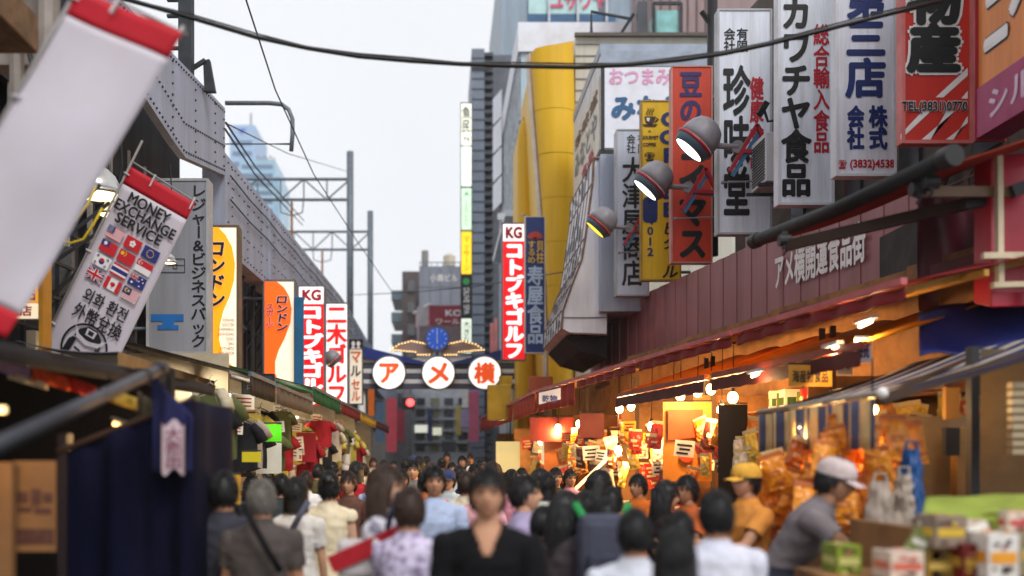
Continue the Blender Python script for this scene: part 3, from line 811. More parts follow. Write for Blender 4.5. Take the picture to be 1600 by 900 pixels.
# ---- lit signs farther down the left side
def wave_face(parent,px0,py0,px1,py1,Y,mA,pts,name='orange_field'):
    m=MB(); m.poly([P(px0+(px1-px0)*a,py0+(py1-py0)*b,Y) for a,b in pts]); return m.build(name,mA,parent,fix=False)
cream_glow=mat('cream_lightbox',(255,238,212),.4,dirt=.08,emit=.6)
amber=mat('amber_lightbox',(246,158,24),.4,dirt=.1,emit=.75)
orange_glow=mat('orange_lightbox',(240,92,20),.4,dirt=.1,emit=.85)
t,f=sign_box('london_sign','lit yellow and cream sign with a curved edge and black katakana beside the grey sign',314,352,373,577,17.2,.3,cream_glow,mat('brown_frame',(110,92,70),.5),3.5,bracket=-4.7)
wave_face(f,317,355,370,574,17.185,amber,[(0,0),(.45,0),(.66,.05),(.86,.14),(.95,.26),(.92,.38),(.78,.5),(.6,.6),(.5,.7),(.48,.8),(.58,.9),(.78,.97),(.92,1),(0,1)])
text_px('ロンドン',323,375,350,482,17.15,black_ink,f,.03,True,.15,outline=white_ink,ow=.03)
for k,w in enumerate(('TENNIS','SOCCER','SWIMMING','SNOW BOARD','GOLF','SKI','FITNESS','OUT DOOR')):
    L=min(26,len(w)*3.1); text_px(w,366-L,498+k*7.4,366,502.5+k*7.4,17.17,mat('taupe_ink',(110,90,84),.5,dirt=0),f,.01)
text_px('LONDON',321,560,358,569,17.15,black_ink,f,.04,shear=.2,outline=white_ink,ow=.04)
t,f=sign_box('london_sign','smaller lit orange and white sign with two columns of white katakana',411,437,462,621,21,.3,cream_glow,frame_grey,3,bracket=-4.6)
wave_face(f,413.5,440,459.5,618,20.985,orange_glow,[(0,0),(.42,0),(.66,.05),(.84,.13),(.92,.24),(.88,.36),(.68,.5),(.48,.6),(.36,.7),(.36,.8),(.5,.9),(.62,1),(0,1)])
text_px('ロンドン',430,461,449,518,20.96,black_ink,f,.035,True,.12,outline=white_ink,ow=.04)
text_px('スポーツ',414.5,474,427,513,20.96,red_ink,f,.02,True,.12,outline=white_ink,ow=.04)
m=MB()
for k in range(5):
    for j in range(7-k): pass
for (x,y,r) in ((433,612,4),(440,606,4.5),(447,612,4.5),(454,608,4),(456,616,3)):
    m.add([P(x+r*math.cos(u*.785),y+r*math.sin(u*.785),20.96-.001*x/400) for u in range(8)],[tuple(range(8))])
m.build('flower_print',orange_glow,f,fix=False)
m=MB(); m.hexa([P(460,624,20.8),P(475,622,20.8),P(475,622,21.2),P(460,624,21.2)],[P(460,464,20.8),P(475,464,20.8),P(475,464,21.2),P(460,464,21.2)]); s=m.build('blue_sign',mat('teal_blue_sign',(26,104,150),.45,dirt=.2),bev=.01); tag(s,'narrow blue sign edge between the orange sign and the red katakana sign','sign')
red_glow=mat('red_lightbox',(226,14,24),.35,dirt=.06,emit=.75)
white_glow=mat('white_lightbox',(250,246,246),.35,dirt=.05,emit=.8)
t,f=sign_box('golf_sign','lit red sign with white katakana on the left side of the street',465,446,508,637,25,.3,red_glow,frame_grey,2.5,bracket=-4.6)
m=MB(); m.box(P(467.5,0,25).x,P(505.5,0,25).x,24.975,24.995,P(0,475,25).z,P(0,448.5,25).z); h=m.build('header',white_glow,f)
text_px('KG',472,452,502,470,24.97,red_ink,h,.06)
text_px('コトブキゴルフ',470,477,504,636,24.99,mat('white_lit_letter',(255,250,250),.4,dirt=0,emit=.85),f,.06,True)
t,f=sign_box('golf_sign','lit white sign with red characters next to the red katakana sign',508,473,544,635,28,.3,white_glow,frame_grey,2,bracket=-4.6)
text_px('二木ゴルフ',511,477,541,631,27.98,mat('red_lit_letter',(214,20,24),.4,dirt=0,emit=.6),f,.05,True)
t,f=sign_box('pale_sign','narrow pale sign with orange and black katakana left of the arch',545,530,567,632,31,.25,mat('cream_sign',(226,216,196),.4,dirt=.1,emit=.45),frame_dark,1.5,bracket=-4.4)
m=MB(); m.box(P(546.5,0,31).x,P(565.5,0,31).x,30.97,30.995,P(0,546,31).z,P(0,531.5,31).z); h=m.build('header',black_ink,f)
m=MB()
for x in (552,560):
    m.add([P(x+3*math.cos(k*.6),537+4*math.sin(k*.6),30.96) for k in range(10)],[tuple(range(10))])
    m.add([P(x-4,545,30.96),P(x+4,545,30.96),P(x,539,30.955)],[(0,1,2)])
m.build('figure_mark',white_ink,h,fix=False)
text_px('マ',548,549,564,567,30.98,mat('orange_ink',(220,96,30),.5,dirt=0),f,.03)
text_px('ル',548,571,564,588,30.98,black_ink,f,.03); text_px('セル',549,592,563,628,30.98,mat('orange_ink',(220,96,30)),f,.03,True)
t,f=sign_box('small_sign','small dark teal sign with pale characters under the orange sign',378,584,428,616,15,.12,mat('dark_teal_sign',(52,70,78),.5),frame_dark,2)
text_px('合鍵屋',384,591,420,609,15,mat('grey_ink',(180,180,180),.5),f,.03)
# hanging red banners and signs far down the left
for k,(a,b,c,d,Y,col,lab) in enumerate(((604,620,622,706,48,(196,70,90),'vertical red banner beyond the arch on the left'),(628,648,622,640,44,(30,26,28),'dark signal board with a red lamp under the arch'),
   (732,748,612,690,60,(196,90,120),'pink red vertical banner beyond the arch on the right'),(722,731,606,640,62,(215,215,210),'small white hanging sign beyond the arch'),
   (575,585,600,650,38,(236,120,40),'narrow orange hanging sign beside the pale katakana sign'),(587,600,628,690,52,(90,120,150),'dull blue hanging sign beyond the arch'),(566,574,610,640,36,(60,130,100),'small green hanging sign near the pale katakana sign'))):
    t=thing('hanging_sign',lab,'sign',P((a+b)/2,d,Y)); m=MB(); m.hexa([P(a,d,Y),P(b,d,Y),P(b,d,Y+.1),P(a,d,Y+.1)],[P(a,c,Y),P(b,c,Y),P(b,c,Y+.1),P(a,c,Y+.1)]); m.build('board',mat('hang_%d'%k,col,.5,dirt=.15),t)
    m=MB(); m.tube([P(a,c-3,Y+.05),P(b,c-3,Y+.05)],.03,6); m.build('rail',steel,t)
    if k==1:
        m=MB(); m.lathe([(.17,0),(.12,.06)],P(641,629,Y-.02),(0,-1,0),14); m.build('red_lamp',mat('signal_red',(255,70,70),.4,dirt=0,emit=4),t)

random.seed(21)
for k,(px0,py0,px1,py1,Yk,c,lab) in enumerate(((652,618,664,660,90,(220,210,214),'pale hanging sign before the grey building at the street end'),(668,640,676,690,80,(60,70,120),'dark blue narrow sign at the street end'),
  (700,622,709,668,85,(230,226,220),'white narrow sign at the street end'),(712,634,720,680,75,(214,190,90),'yellow narrow sign at the street end'),(584,612,593,650,70,(70,130,160),'blue narrow sign far down the left side'),
  (594,604,603,640,78,(226,190,90),'yellow narrow sign far down the left side'),(648,664,668,676,70,(240,240,225),'lit white shop panel far down the street'),(676,668,690,680,66,(226,226,200),'lit cream shop panel far down the street'),
  (620,640,632,690,74,(200,70,90),'rose narrow sign far down the left side'),(690,690,712,706,64,(70,70,80),'dark wide sign board far down the street'),(738,604,748,612,58,(170,120,190),'lilac sign beyond the right disc'),(720,640,733,668,52,(170,150,190),'pale lilac hanging sign beyond the right disc'))):
    t=thing('hanging_sign',lab,'sign',P((px0+px1)/2,py1,Yk)); m=MB(); m.hexa([P(px0,py1,Yk),P(px1,py1,Yk),P(px1,py1,Yk+.15),P(px0,py1,Yk+.15)],[P(px0,py0,Yk),P(px1,py0,Yk),P(px1,py0,Yk+.15),P(px0,py0,Yk+.15)])
    m.build('board',mat('endsign_%d'%k,c,.5,dirt=.2,emit=.5 if 'lit' in lab else 0),t)
    m=MB(); m.tube([P(px0-1,py0-2,Yk+.07),P(px1+1,py0-2,Yk+.07)],.05,6); m.build('rail',steel,t)
# ================================================================ the street arch
Y=35.0
t=thing('street_arch','market street arch with three lit round discs, a blue clock and bulb trimmed wings','arch',P(690,720,Y))
stripe_a=mat('arch_grey',(242,242,248),.4,metal=0,dirt=.15); stripe_b=mat('arch_dark',(84,88,106),.5,dirt=.2)
for k in range(6):
    a,b=560+k*8.2,560+(k+1)*8.2-1.2
    m=MB(); m.hexa([P(562,b,Y),P(822,b,Y),P(822,b,Y+.5),P(562,b,Y+.5)],[P(562,a,Y),P(822,a,Y),P(822,a,Y+.5),P(562,a,Y+.5)])
    m.build('beam_bar',stripe_a if k%2==0 else stripe_b,t,bev=.02)
m=MB(); m.hexa([P(566,606,Y+.08),P(818,606,Y+.08),P(818,606,Y+.4),P(566,606,Y+.4)],[P(566,562,Y+.08),P(818,562,Y+.08),P(818,562,Y+.4),P(566,562,Y+.4)]); m.build('beam_core',stripe_b,t)
m=MB()
for px in (564,820):
    x=P(px,0,Y).x; m.tube([(x,Y+.25,0),(x,Y+.25,P(0,560,Y).z)],.14,12)
m.build_each('post',stripe_a,t,smooth=True)
blue=mat('arch_blue',(28,48,130),.4,dirt=.15)
for pts in ([(566,541),(566,560),(683,572),(683,570)],[(804,541),(804,560),(690,572),(690,570)]):
    m=MB(); m.prism([P(x,y,Y-.15) for x,y in pts],(0,.6,0)); m.build('blue_canopy',blue,t)
wing=mat('wing_panel',(150,128,126),.45,dirt=.15)
bulb_m=mat('warm_bulb',(255,214,140),.4,dirt=0,emit=3.0)
for s in (-1,1):
    cx=683; w=[(4,545),(18,536),(40,531),(60,537),(73,547),(52,549),(34,551),(30,556),(8,556)]
    m=MB(); m.prism([P(cx+s*x,y,Y-.1) for x,y in w],(0,.25,0)); wg=m.build('wing',wing,t)
    m=MB(); pts=[]
    e=w[:]+[w[0]]
    for (x0,y0),(x1,y1) in zip(e[1:-2],e[2:-1]):
        n=max(1,int(math.hypot(x1-x0,y1-y0)/4.2))
        for k in range(n): pts.append((x0+(x1-x0)*k/n,y0+(y1-y0)*k/n))
    for x,y in pts: m.ball(P(cx+s*x,543.5+(y-543.5)*.86,Y-.14),.021,8,5)
    m.build_each('bulb',bulb_m,wg,smooth=True)
m=MB(); c=P(683,529,Y-.3); m.lathe([(.41,0),(.43,.05),(.43,.25)],c+Vector((0,.3,0)),(0,-1,0),32); ck=m.build('clock',stripe_b,t)
m=MB(); m.lathe([(.375,0),(.375,.01)],c+Vector((0,.05,0)),(0,-1,0),32); dl=m.build('dial',mat('clock_blue',(20,80,190),.3,dirt=.05,emit=.35),ck)
m=MB()
for k in range(12):
    u=k*math.pi/6; d=Vector((math.sin(u),0,math.cos(u))); m.beam(c+d*.26+Vector((0,.03,0)),c+d*.34+Vector((0,.03,0)),.022,.006,up=(0,1,0))
m.beam(c+Vector((0,.02,-.02)),c+Vector((.0,.02,.24)),.025,.006,up=(0,1,0)); m.beam(c+Vector((0,.02,0)),c+Vector((.01,.02,-.17)),.03,.006,up=(0,1,0))
m.build('hands',white_ink,ck)
m=MB(); m.tube([c+Vector((0,.15,-.4)),P(683,565,Y-.15)],.06,8); m.build('clock_stem',stripe_b,t)
for px,ch in ((608,'ア'),(685,'メ'),(757,'横')):
    c=P(px,583,Y-.1); r=27/F*Y
    m=MB(); m.lathe([(r,0),(r,.12),(r*.94,.15),(r*.92,.12)],c+Vector((0,.02,0)),(0,-1,0),40); d=m.build('disc_rim',frame_grey,t)
    m=MB(); m.lathe([(r*.91,0),(r*.91,.015)],c-Vector((0,.1,0)),(0,-1,0),40); fc=m.build('disc_face',mat('disc_glow',(255,250,244),.4,dirt=.03,emit=.9),d)
    h=17 if ch!='ア' else 16
    text_px(ch,px-h,583-h,px+h,583+h,c.y-.13,mat('vermilion_lit',(232,84,24),.4,dirt=0,emit=.55),fc,.05)
# spotlight over the left of the arch and its kin are in the right-hand file
# ================================================================ right: building the upright signs stick out of
wallR = lambda y: 5.95-(y-10.5)*0.095         # building line behind the signs
brick_r = mat('grime_wall',(96,86,80),.8,dirt=.45,scale=2)
t=thing('shop_building','grimy building behind the row of upright signs on the right','building',(8,14,0))
m=MB(); m.prism([(wallR(8),8,0),(wallR(18.2),18.2,0),(10,18.2,0),(10,8,0)],(0,0,9.4)); m.build('wall',brick_r,t)
m=MB()
for y in (10.8,12.3,13.7,15.4,17.2):
    for z in (5.0,6.6): m.box(wallR(y)-.05,wallR(y)-.003,y,y+.8,z,z+1.1)
m.build_each('window',glassy('grimy_pane',(44,46,50)),t)
m=MB()
for k in range(16):
    y=10.6+k*.5; x=wallR(y)-.18; m.tube([(x,y,4.3),(x-.02,y,4.7),(x+.1,y,4.95+.04*(k%4))],.02+.012*(k%3),6)
for z in (4.55,4.7,4.82): m.tube([(wallR(10.5)-.2,10.5,z),(wallR(15)-.2,15,z+.05),(wallR(18)-.2,18,z)],.018,6)
m.build('conduit',mat('rusty_pipe',(86,62,50),.7,dirt=.5),t)
t=thing('beige_building','beige panelled block behind the white board with blue hiragana','building',P(1000,720,29))
m=MB(); m.box(P(899,0,28.5).x,P(1240,0,28.5).x,28.5,34,0,P(0,58,28.5).z); m.build('wall',mat('beige_panel',(196,192,180),.6,dirt=.12,streak=True),t)
m=MB(); m.box(P(897,0,28.5).x,P(1245,0,28.5).x,28.3,28.45,P(0,60,28.5).z,P(0,55,28.5).z); m.build('parapet_cap',mat('brown_cap',(92,84,78),.6),t)
m=MB()
for k in range(8): z=P(0,70,28.5).z-k*.32; m.box(P(899,0,28.5).x,P(960,0,28.5).x,28.47,28.497,z,z+.02)
m.build('panel_joint',frame_grey,t)
t=thing('roof_tank','turquoise water tank on a rooftop frame above the white board','tank',P(1037,66,27.9))
m=MB(); a=P(1019,64,30); b=P(1056,24,30); m.box(a.x,b.x,29.6,30.4,a.z,b.z); m.build('tank',mat('turquoise_paint',(130,186,186),.5,dirt=.3),t,bev=.06)
m=MB(); z0=P(0,64,30).z-.5
for x in (a.x-.05,b.x+.05): m.beam((x,29.55,z0),(x,29.55,b.z+.15),.08,.08)
m.beam((a.x-.05,29.55,b.z+.15),(b.x+.05,29.55,b.z+.15),.08,.08); m.build('frame',steel_dark,t)
m=MB(); m.box(a.x,b.x,29.0,29.5,P(0,68,29).z-.1,P(0,68,29).z+.0); m.build('tray',mat('turquoise_paint',(130,186,186)),t)
m=MB(); m.tube([P(924,58,30),P(924,18,30),P(988,30,30)],.05,6); m.tube([P(968,56,30),P(990,22,30)],.05,6)
tag(m.build('roof_railing',steel_dark),'dark railing frame on the beige roof beside the roof tank','railing')
m=MB(); a=P(1001,60,30); m.box(a.x-.14,a.x+.14,29.7,30,a.z-.6,a.z+.95)
tag(m.build('roof_vent',mat('dark_louvre',(64,68,76))),'dark louvred vent on the roof left of the turquoise tank','vent')
t=thing('utility_pole','black utility pole rising between the white board and the health food sign','pole',P(1113,420,18.6))
m=MB(); a=P(1114,400,19.5); b=P(1113,-30,19.5); m.tube([a,b],.1,10); m.build('pole',rubber,t,smooth=True)
m=MB(); m.tube([P(1112,40,19.5),P(1096,18,19.5)],.05,6); m.build('arm',rubber,t)

# ---------------------------------------------------------------- white board with side face
t=thing('white_board','large white board with pink and blue hiragana and a lettered side face','signboard',P(1025,240,22))
a=P(940,236,22); b=P(1130,70,22); D=26.6
m=MB(); m.box(a.x,b.x,22,D,a.z,b.z-.16); m.build('cabinet',mat('white_board_body',(214,212,214),.5,dirt=.16,streak=True),t)
m=MB(); m.box(a.x-.02,b.x,21.97,21.995,P(0,104,22).z,P(0,80,22).z); m.box(a.x-.02,b.x,22.1,D,b.z-.155,b.z+.06); m.build('top_band',mat('grey_blue_flashing',(150,160,176),.4,metal=.2),t)
m=MB(); m.box(a.x+.06,b.x,21.96,21.99,P(0,232,22).z,P(0,106,22).z); f=m.build('face_panel',white_clean,t)
text_px('おつまみ',952,107,1048,133,21.96,pink_ink,f,.03)
b_=MB(); O=P(955,188,21.95); put_text(b_,'みなとや',O,P(1110,188,21.95)-O,P(955,149,21.95)-O,.055); b_.build('lettering',teal_ink,f,fix=False)
m=MB(); xx=a.x-.012
m.box(a.x-.02,a.x+.05,21.95,21.99,P(0,236,22).z,P(0,104,22).z); m.box(a.x-.03,b.x,21.95,22.05,P(0,240,22).z,P(0,235,22).z); m.box(a.x-.03,a.x-.002,22,D,a.z-.03,a.z+.04); m.build('edge_strip',frame_dark,t)
sf=MB(); sf.box(a.x-.02,a.x-.004,22.2,D-.1,a.z+.1,b.z-.6); sf=sf.build('side_panel',mat('cream_panel',(214,206,190),.5,dirt=.2,streak=True),t)
def side_text(s,y0,y1,z0,z1,m_,w): text_uv(s,(a.x-.03,y1,z0),Vector((0,y0-y1,0)),Vector((0,0,z1-z0)),m_,sf,w)
side_text('みなとや',22.5,26.2,a.z+.5,a.z+1.1,frame_grey,.03); side_text('珍味堂',22.4,26.2,a.z+1.2,b.z-.75,mat('brown_ink',(110,70,50),.5),.03); side_text('食品',23,25,a.z+.16,a.z+.42,red_ink,.03)

# ---------------------------------------------------------------- white curved sign hood
hood=[(928,247),(926,285),(915,370),(909,406),(895,442),(880,484),(878,514),(890,521),(948,523),(950,247)]
hood_w=mat('white_hood',(230,230,236),.5,dirt=.14,streak=True)
t=thing('curved_sign_hood','white sign hood with a curved ribbed side and rust along its edges','sign',P(915,525,20))
Y0,Y1=20.0,23.6
h3=[P(x,y,Y0) for x,y in hood]
m=MB(); m.prism(h3,(0,Y1-Y0,0)); m.build('body',hood_w,t)
m=MB()
for k in range(8):
    y=Y0+.05+(Y1-Y0-.1)*k/7; m.tube([Vector((p.x-.012,y,p.z)) for p in h3[:7]],.009,6)
for i in range(0,7): m.tube([(h3[i].x-.012,Y0,h3[i].z),(h3[i].x-.012,Y1,h3[i].z)],.009,6)
m.build('rib',mat('rusty_rib',(136,104,88),.7,dirt=.5,scale=8),t)
random.seed(5)
m=MB()
for k in range(7):
    y=Y0+.3+(Y1-Y0-.1)*k/7
    for i in range(6):
        for r_ in range(3):
            if random.random()<.6:
                u=random.random()*.7; p=h3[i].lerp(h3[i+1],u); q=h3[i].lerp(h3[i+1],u+.25)
                m.hexa([(p.x-.035,y,p.z),(p.x-.02,y,p.z),(p.x-.02,y+.12,p.z),(p.x-.035,y+.12,p.z)],[(q.x-.035,y,q.z),(q.x-.02,y,q.z),(q.x-.02,y+.12,q.z),(q.x-.035,y+.12,q.z)])
tag(m.build('worn_lettering',frame_dark,t),kind='stuff')
m=MB()
pts=[Vector((p.x,Y0-.012,p.z)) for p in h3]; m.tube(pts[:9],.022,6); m.tube([P(928,247,Y0-.02),P(950,247,Y0-.02)],.03,6); m.build('edge_trim',mat('rusty_rib',(104,62,46)),t)
m=MB(); m.box(P(878,0,Y0).x,P(950,0,Y0).x,Y0-.02,Y0-.003,P(0,497,Y0).z,P(0,495.5,Y0).z); m.build('seam',frame_grey,t)
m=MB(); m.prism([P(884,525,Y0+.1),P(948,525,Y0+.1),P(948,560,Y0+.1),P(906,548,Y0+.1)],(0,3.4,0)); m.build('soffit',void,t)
m=MB(); m.box(P(939,0,19.7).x,P(1010,0,19.7).x,19.72,22,P(0,486,19.7).z,P(0,240,19.7).z); s=m.build('wall_panel',mat('bluegrey_panel',(164,172,192),.5,dirt=.15,streak=True)); tag(s,'blue grey wall panel between the white hood and the black lettered shop sign','wall')

# ---------------------------------------------------------------- yellow fronts
yellow=mat('yellow_tile',(224,176,8),.45,dirt=.1,streak=True,scale=1.2)
t=thing('yellow_building','tall curved yellow building front with a pale edge that leans inward','building',P(870,720,27))
m=MB(); Y=27.0
def ring(px0,px1,py,n=10):
    a=P(px0,py,Y); b=P(px1,py,Y); c=(a+b)/2; r=(b.x-a.x)/2
    return [Vector((c.x-r*math.cos(math.pi*k/n), Y+.0-.75*r*math.sin(math.pi*k/n)+.8, c.z)) for k in range(n+1)]
rows=[(833,902,66,-8),(838,904,140,-4),(845,906,230,0),(852,905,320,0),(858,902,420,0),(861,900,500,0),(863,898,720,0)]
vs=[];n=14
for px0,px1,py,_ in rows:
    for k,p in enumerate(ring(px0,px1,py,n)):
        if py==66: p=p+Vector((0,0,.18*k/n))
        vs.append(p)
m.add(vs,[(j*(n+1)+k,j*(n+1)+k+1,(j+1)*(n+1)+k+1,(j+1)*(n+1)+k) for j in range(len(rows)-1) for k in range(n)])
yf=m.build('curved_front',yellow,t,smooth=True)
m=MB(); m.prism([P(836,75,27.9),P(896,64,27.9),P(896,720,27.9),P(864,720,27.9)],(0,5,0)); m.build('wall',yellow,t)
m=MB()
tp=[ring(a,b,c,n)[0]+Vector((-.05,.1,0)) for a,b,c,_ in rows]
m.tube(tp,.085,6); m.build('edge_trim',mat('pale_edge',(200,186,170),.5,dirt=.2),t)
m=MB()
for j in range(7):
    py=90+j*70
    for (a,b) in zip(rows[:-1],rows[1:]):
        if a[2]<=py<=b[2]:
            u=(py-a[2])/(b[2]-a[2]); r_=ring(a[0]+(b[0]-a[0])*u,a[1]+(b[1]-a[1])*u,py,n)
            m.tube([p+Vector((0,-.002,0)) for p in r_],.007,4)
m.build('tile_joint',mat('yellow_joint',(182,140,10),.6),yf)
t=thing('yellow_building','lower yellow building front with a rounded top behind the tall yellow one','building',P(823,720,31))
m=MB(); Y=31; n=10; vs=[]
rr=[(822,832,173),(816,834,180),(812.5,836,195),(811.5,837,215),(811.5,838,720)]
for a_,b_,c_ in rr: vs+=ring(a_,b_,c_,n)
m.add(vs,[(j*(n+1)+k,j*(n+1)+k+1,(j+1)*(n+1)+k+1,(j+1)*(n+1)+k) for j in range(len(rr)-1) for k in range(n)])
m.build('curved_front',yellow,t,smooth=True)
m=MB(); m.prism([P(816,183,31.9),P(850,183,31.9),P(850,720,31.9),P(814,720,31.9)],(0,4,0)); m.build('wall',yellow,t)
t=thing('yellow_signboard','flat yellow panel box standing under the right end of the arch','sign',P(780,660,24))
m=MB(); m.box(P(762,0,24).x,P(799,0,24).x,24,24.3,P(0,656,24).z,P(0,601,24).z); m.build('panel',mat('mustard_panel',(190,150,20),.5,dirt=.2),t,bev=.02)
m=MB(); m.tube([P(790,588,24.2),P(790,602,24.2)],.16,12); m.build('finial',mat('mustard_panel',(190,150,20)),t)
m=MB(); m.box(P(828,0,22).x,P(864,0,22).x,22,22.4,P(0,612,22).z,P(0,588,22).z); tag(m.build('orange_box',mat('rust_orange',(176,84,40),.5,dirt=.2),bev=.02),'rust orange box on top of the far red awnings','box')

# ---------------------------------------------------------------- upright signs, far to near
blue_sign=mat('navy_sign',(24,48,110),.4,dirt=.15)
t,f=sign_box('food_sign','navy sign with a red shell and pale characters before the yellow front',820,338,852,552,26,.25,blue_sign,mat('pale_edge',(200,186,170)),1.5)
m=MB()
for k in range(7):
    u=math.pi*(.12+.76*k/6); c=P(836,374,25.98); d=Vector((math.cos(u),0,math.sin(u))); q=Vector((-math.sin(u),0,math.cos(u)))
    m.add([c-q*.01,c+q*.01,c+d*.19+q*.035,c+d*.21,c+d*.19-q*.035],[(0,1,2,3,4)])
m.build('shell_emblem',mat('shell_red',(196,66,50),.5),f,fix=False)
text_px('貝柱',838,376,850,412,25.98,mat('yellow_ink',(220,170,40),.5),f,.02,True); text_px('するめ',824,376,837,412,25.98,mat('yellow_ink',(220,170,40)),f,.02,True)
text_px('寿屋食品',824,416,849,538,25.98,mat('pale_blue_ink',(176,194,220),.5),f,.03,True)
m=MB(); m.tube([P(820,336,26.2),P(815,336,28)],.03,6); m.build('bracket',steel,t)
t,f=sign_box('golf_sign','lit red sign with white katakana above the right end of the arch',784,348,822,563,29.5,.3,red_glow,frame_grey,2)
m=MB(); m.box(P(786,0,29.5).x,P(820,0,29.5).x,29.475,29.495,P(0,377,29.5).z,P(0,350.5,29.5).z); h=m.build('header',white_glow,f)
text_px('KG',790,354,816,373,29.47,red_ink,h,.06)
text_px('コトブキゴルフ',789,379,818,561,29.49,mat('white_lit_letter',(255,250,250)),f,.06,True)
t=thing('wall_sign','slanted white sign boards on the side of the glass building','sign',P(777,360,50))
for k in range(4):
    m=MB(); a=330-k*45; m.hexa([P(770,a,54),P(784,a-14,50),P(784,a-14,50.3),P(770,a,54.3)],[P(770,a-40,54),P(784,a-56,50),P(784,a-56,50.3),P(770,a-40,54.3)]); m.build('board',white_clean,t)
m=MB(); m.box(P(766,0,40).x,P(772,0,40).x,40,40.2,P(0,566,40).z,P(0,505,40).z); m.box(P(773,0,40).x,P(777,0,40).x,40,40.2,P(0,566,40).z,P(0,497,40).z)
tag(m.build('banner_strip',mat('pink_strip',(200,120,120),.5)),'narrow pink strip sign left of the red katakana sign at the arch','sign')

sf_='upright shop signs sticking out over the right side'
t,f=sign_box('shop_sign','pale blue grey sign with slim black characters beside the yellow coffee sign',963,202,1014,462,19.2,.3,grey_face if False else mat('pale_grey_face',(194,202,222),.45,dirt=.15,streak=True),mat('pale_frame',(176,178,182)),2,bracket=4.7,group=sf_)
text_px('会社',979,210,993,240,19.2,black_ink,f,.01,True); text_px('有限',996,210,1010,240,19.2,black_ink,f,.01,True)
text_px('大津屋商店',972,246,1006,448,19.2,black_ink,f,.025,True)
t,f=sign_box('coffee_sign','yellow sign with navy letters, a coffee cup and a telephone number',1002,157,1064,438,18.4,.2,mat('yellow_sign_face',(226,184,16),.45,dirt=.15,streak=True,scale=4),mat('ochre_frame',(168,130,20),.5,dirt=.3),2,bracket=4.7,group=sf_)
Y=18.4
text_px('COFFEE',1028,172,1064,342,Y,navy_ink,f,.05,True)
text_px('A',1012.5,203,1017.5,207,Y,black_ink,f,.01); text_px('GOURMET',1002,212,1029,218,Y,black_ink,f,.035); text_px('COFFEE',1005,223,1025,229,Y,black_ink,f,.035)
text_px('☎',1007,238,1023,252,Y,black_ink,f,.02)
text_px('3831-4012',1007,254,1025,402,Y,navy_ink,f,.035,True)
text_px('ビタール',1034,346,1058,436,Y,black_ink,f,.03,True,.2)
m=MB()
def q(x,y,d=.01): return P(x,y,Y-d)
m.poly([q(1007,182),q(1025,182),q(1022,191),q(1018,195),q(1013,195),q(1009,191)]); m.poly([q(1003,194),q(1028,194),q(1024,198),q(1008,198)])
for k in range(3): m.tube([q(1012+4*k,180,.02),q(1010+4*k,176,.02),q(1014+4*k,172,.02),q(1012+4*k,169,.02)],.008,4)
m.tube([q(1025,184,.02),q(1029,186,.02),q(1023,191,.02)],.01,4)
m.mat(1); m.poly([q(1010,184,.02),q(1016,184,.02),q(1014,190,.02),q(1011,189,.02)])
m.build('cup_print',[mat('brown_print',(60,36,20),.5),white_ink],f,fix=False)
t,f=sign_box('shop_sign','red orange sign with black and blue characters behind the nearest spotlight',1049,103,1113,411,17.4,.2,mat('vermilion_face',(206,62,34),.45,dirt=.2,streak=True,scale=3),mat('pink_frame',(200,140,130),.5,dirt=.2),2,bracket=4.9,group=sf_)
Y=17.4
text_px('豆の',1062,112,1097,194,Y,mat('indigo_ink',(52,30,96),.5),f,.045,True)
text_px('コイマス',1060,206,1104,406,Y,black_ink,f,.05,True)
t,f=sign_box('shop_sign','white sign with large black characters and small red ones by the dark pole',1121,14,1206,366,15.5,.2,white_sign,mat('pale_frame',(176,178,182)),3,bracket=5.2,group=sf_)
Y=15.5
text_px('会社',1131,44,1149,82,Y,black_ink,f,.02,True); text_px('有限',1151,44,1169,82,Y,black_ink,f,.02,True)
text_px('珍味堂',1130,104,1172,340,Y,black_ink,f,.032,True)
text_px('健康食品',1172,121,1193,264,Y,red_ink,f,.035,True)
t,f=sign_box('shop_sign','long white sign with bold black katakana and a red column of characters',1216,-70,1303,320,13.6,.2,white_sign,mat('white_frame',(214,216,224),.4,dirt=.12),4,bracket=5.3,group=sf_)
Y=13.6
text_px('カワチヤ食品',1221,-4,1267,308,Y,black_ink,f,.042,True)
text_px('総合輸入食品',1271,38,1296,240,Y,red_ink,f,.028,True)
t,f=sign_box('shop_sign','white sign with blue characters and a red telephone number',1306,-90,1400,275,12.2,.18,white_sign,mat('white_frame',(214,216,224)),4,bracket=5.4,group=sf_)
Y=12.2
text_px('第三店',1322,-32,1384,154,Y,navy_ink,f,.042,True)
text_px('会社',1324,166,1350,234,Y,navy_ink,f,.05,True); text_px('株式',1358,166,1386,234,Y,navy_ink,f,.05,True)
text_px('☎',1309,250,1323,264,Y,red_ink,f,.02); text_px('(3832)4538',1328,249,1398,266,Y,red_ink,f,.04)
t,f=sign_box('shop_sign','red sign with white diagonal stripes, black outlined characters and a telephone number',1409,-90,1519,224,11.0,.15,mat('scarlet_face',(200,36,20),.45,dirt=.15,streak=True),mat('rose_frame',(206,110,106),.45,dirt=.2),5,bracket=5.4,group=sf_)
Y=11.0
m=MB()
for (x0,y0,x1,y1,x2,y2,x3,y3) in ((1462,152,1474,152,1512,106,1512,118),(1502,154,1512,154,1512,142,1512,142),(1407,210,1407,218,1455,173,1442,173),(1440,218,1454,218,1493,173,1479,173),(1478,218,1490,218,1512,192,1512,181)):
    xs=[(x0,y0),(x1,y1),(x2,y2),(x3,y3)]
    m.poly([P(x,y,Y-.004) for x,y in ([(x0,y0),(x1,y1),(x3,y3),(x2,y2)] if (x0,x2)!=(1407,1455) else [(1407,210),(1407,218),(1455,173),(1442,173)])])
m.build('stripe_print',white_ink,f,fix=False)
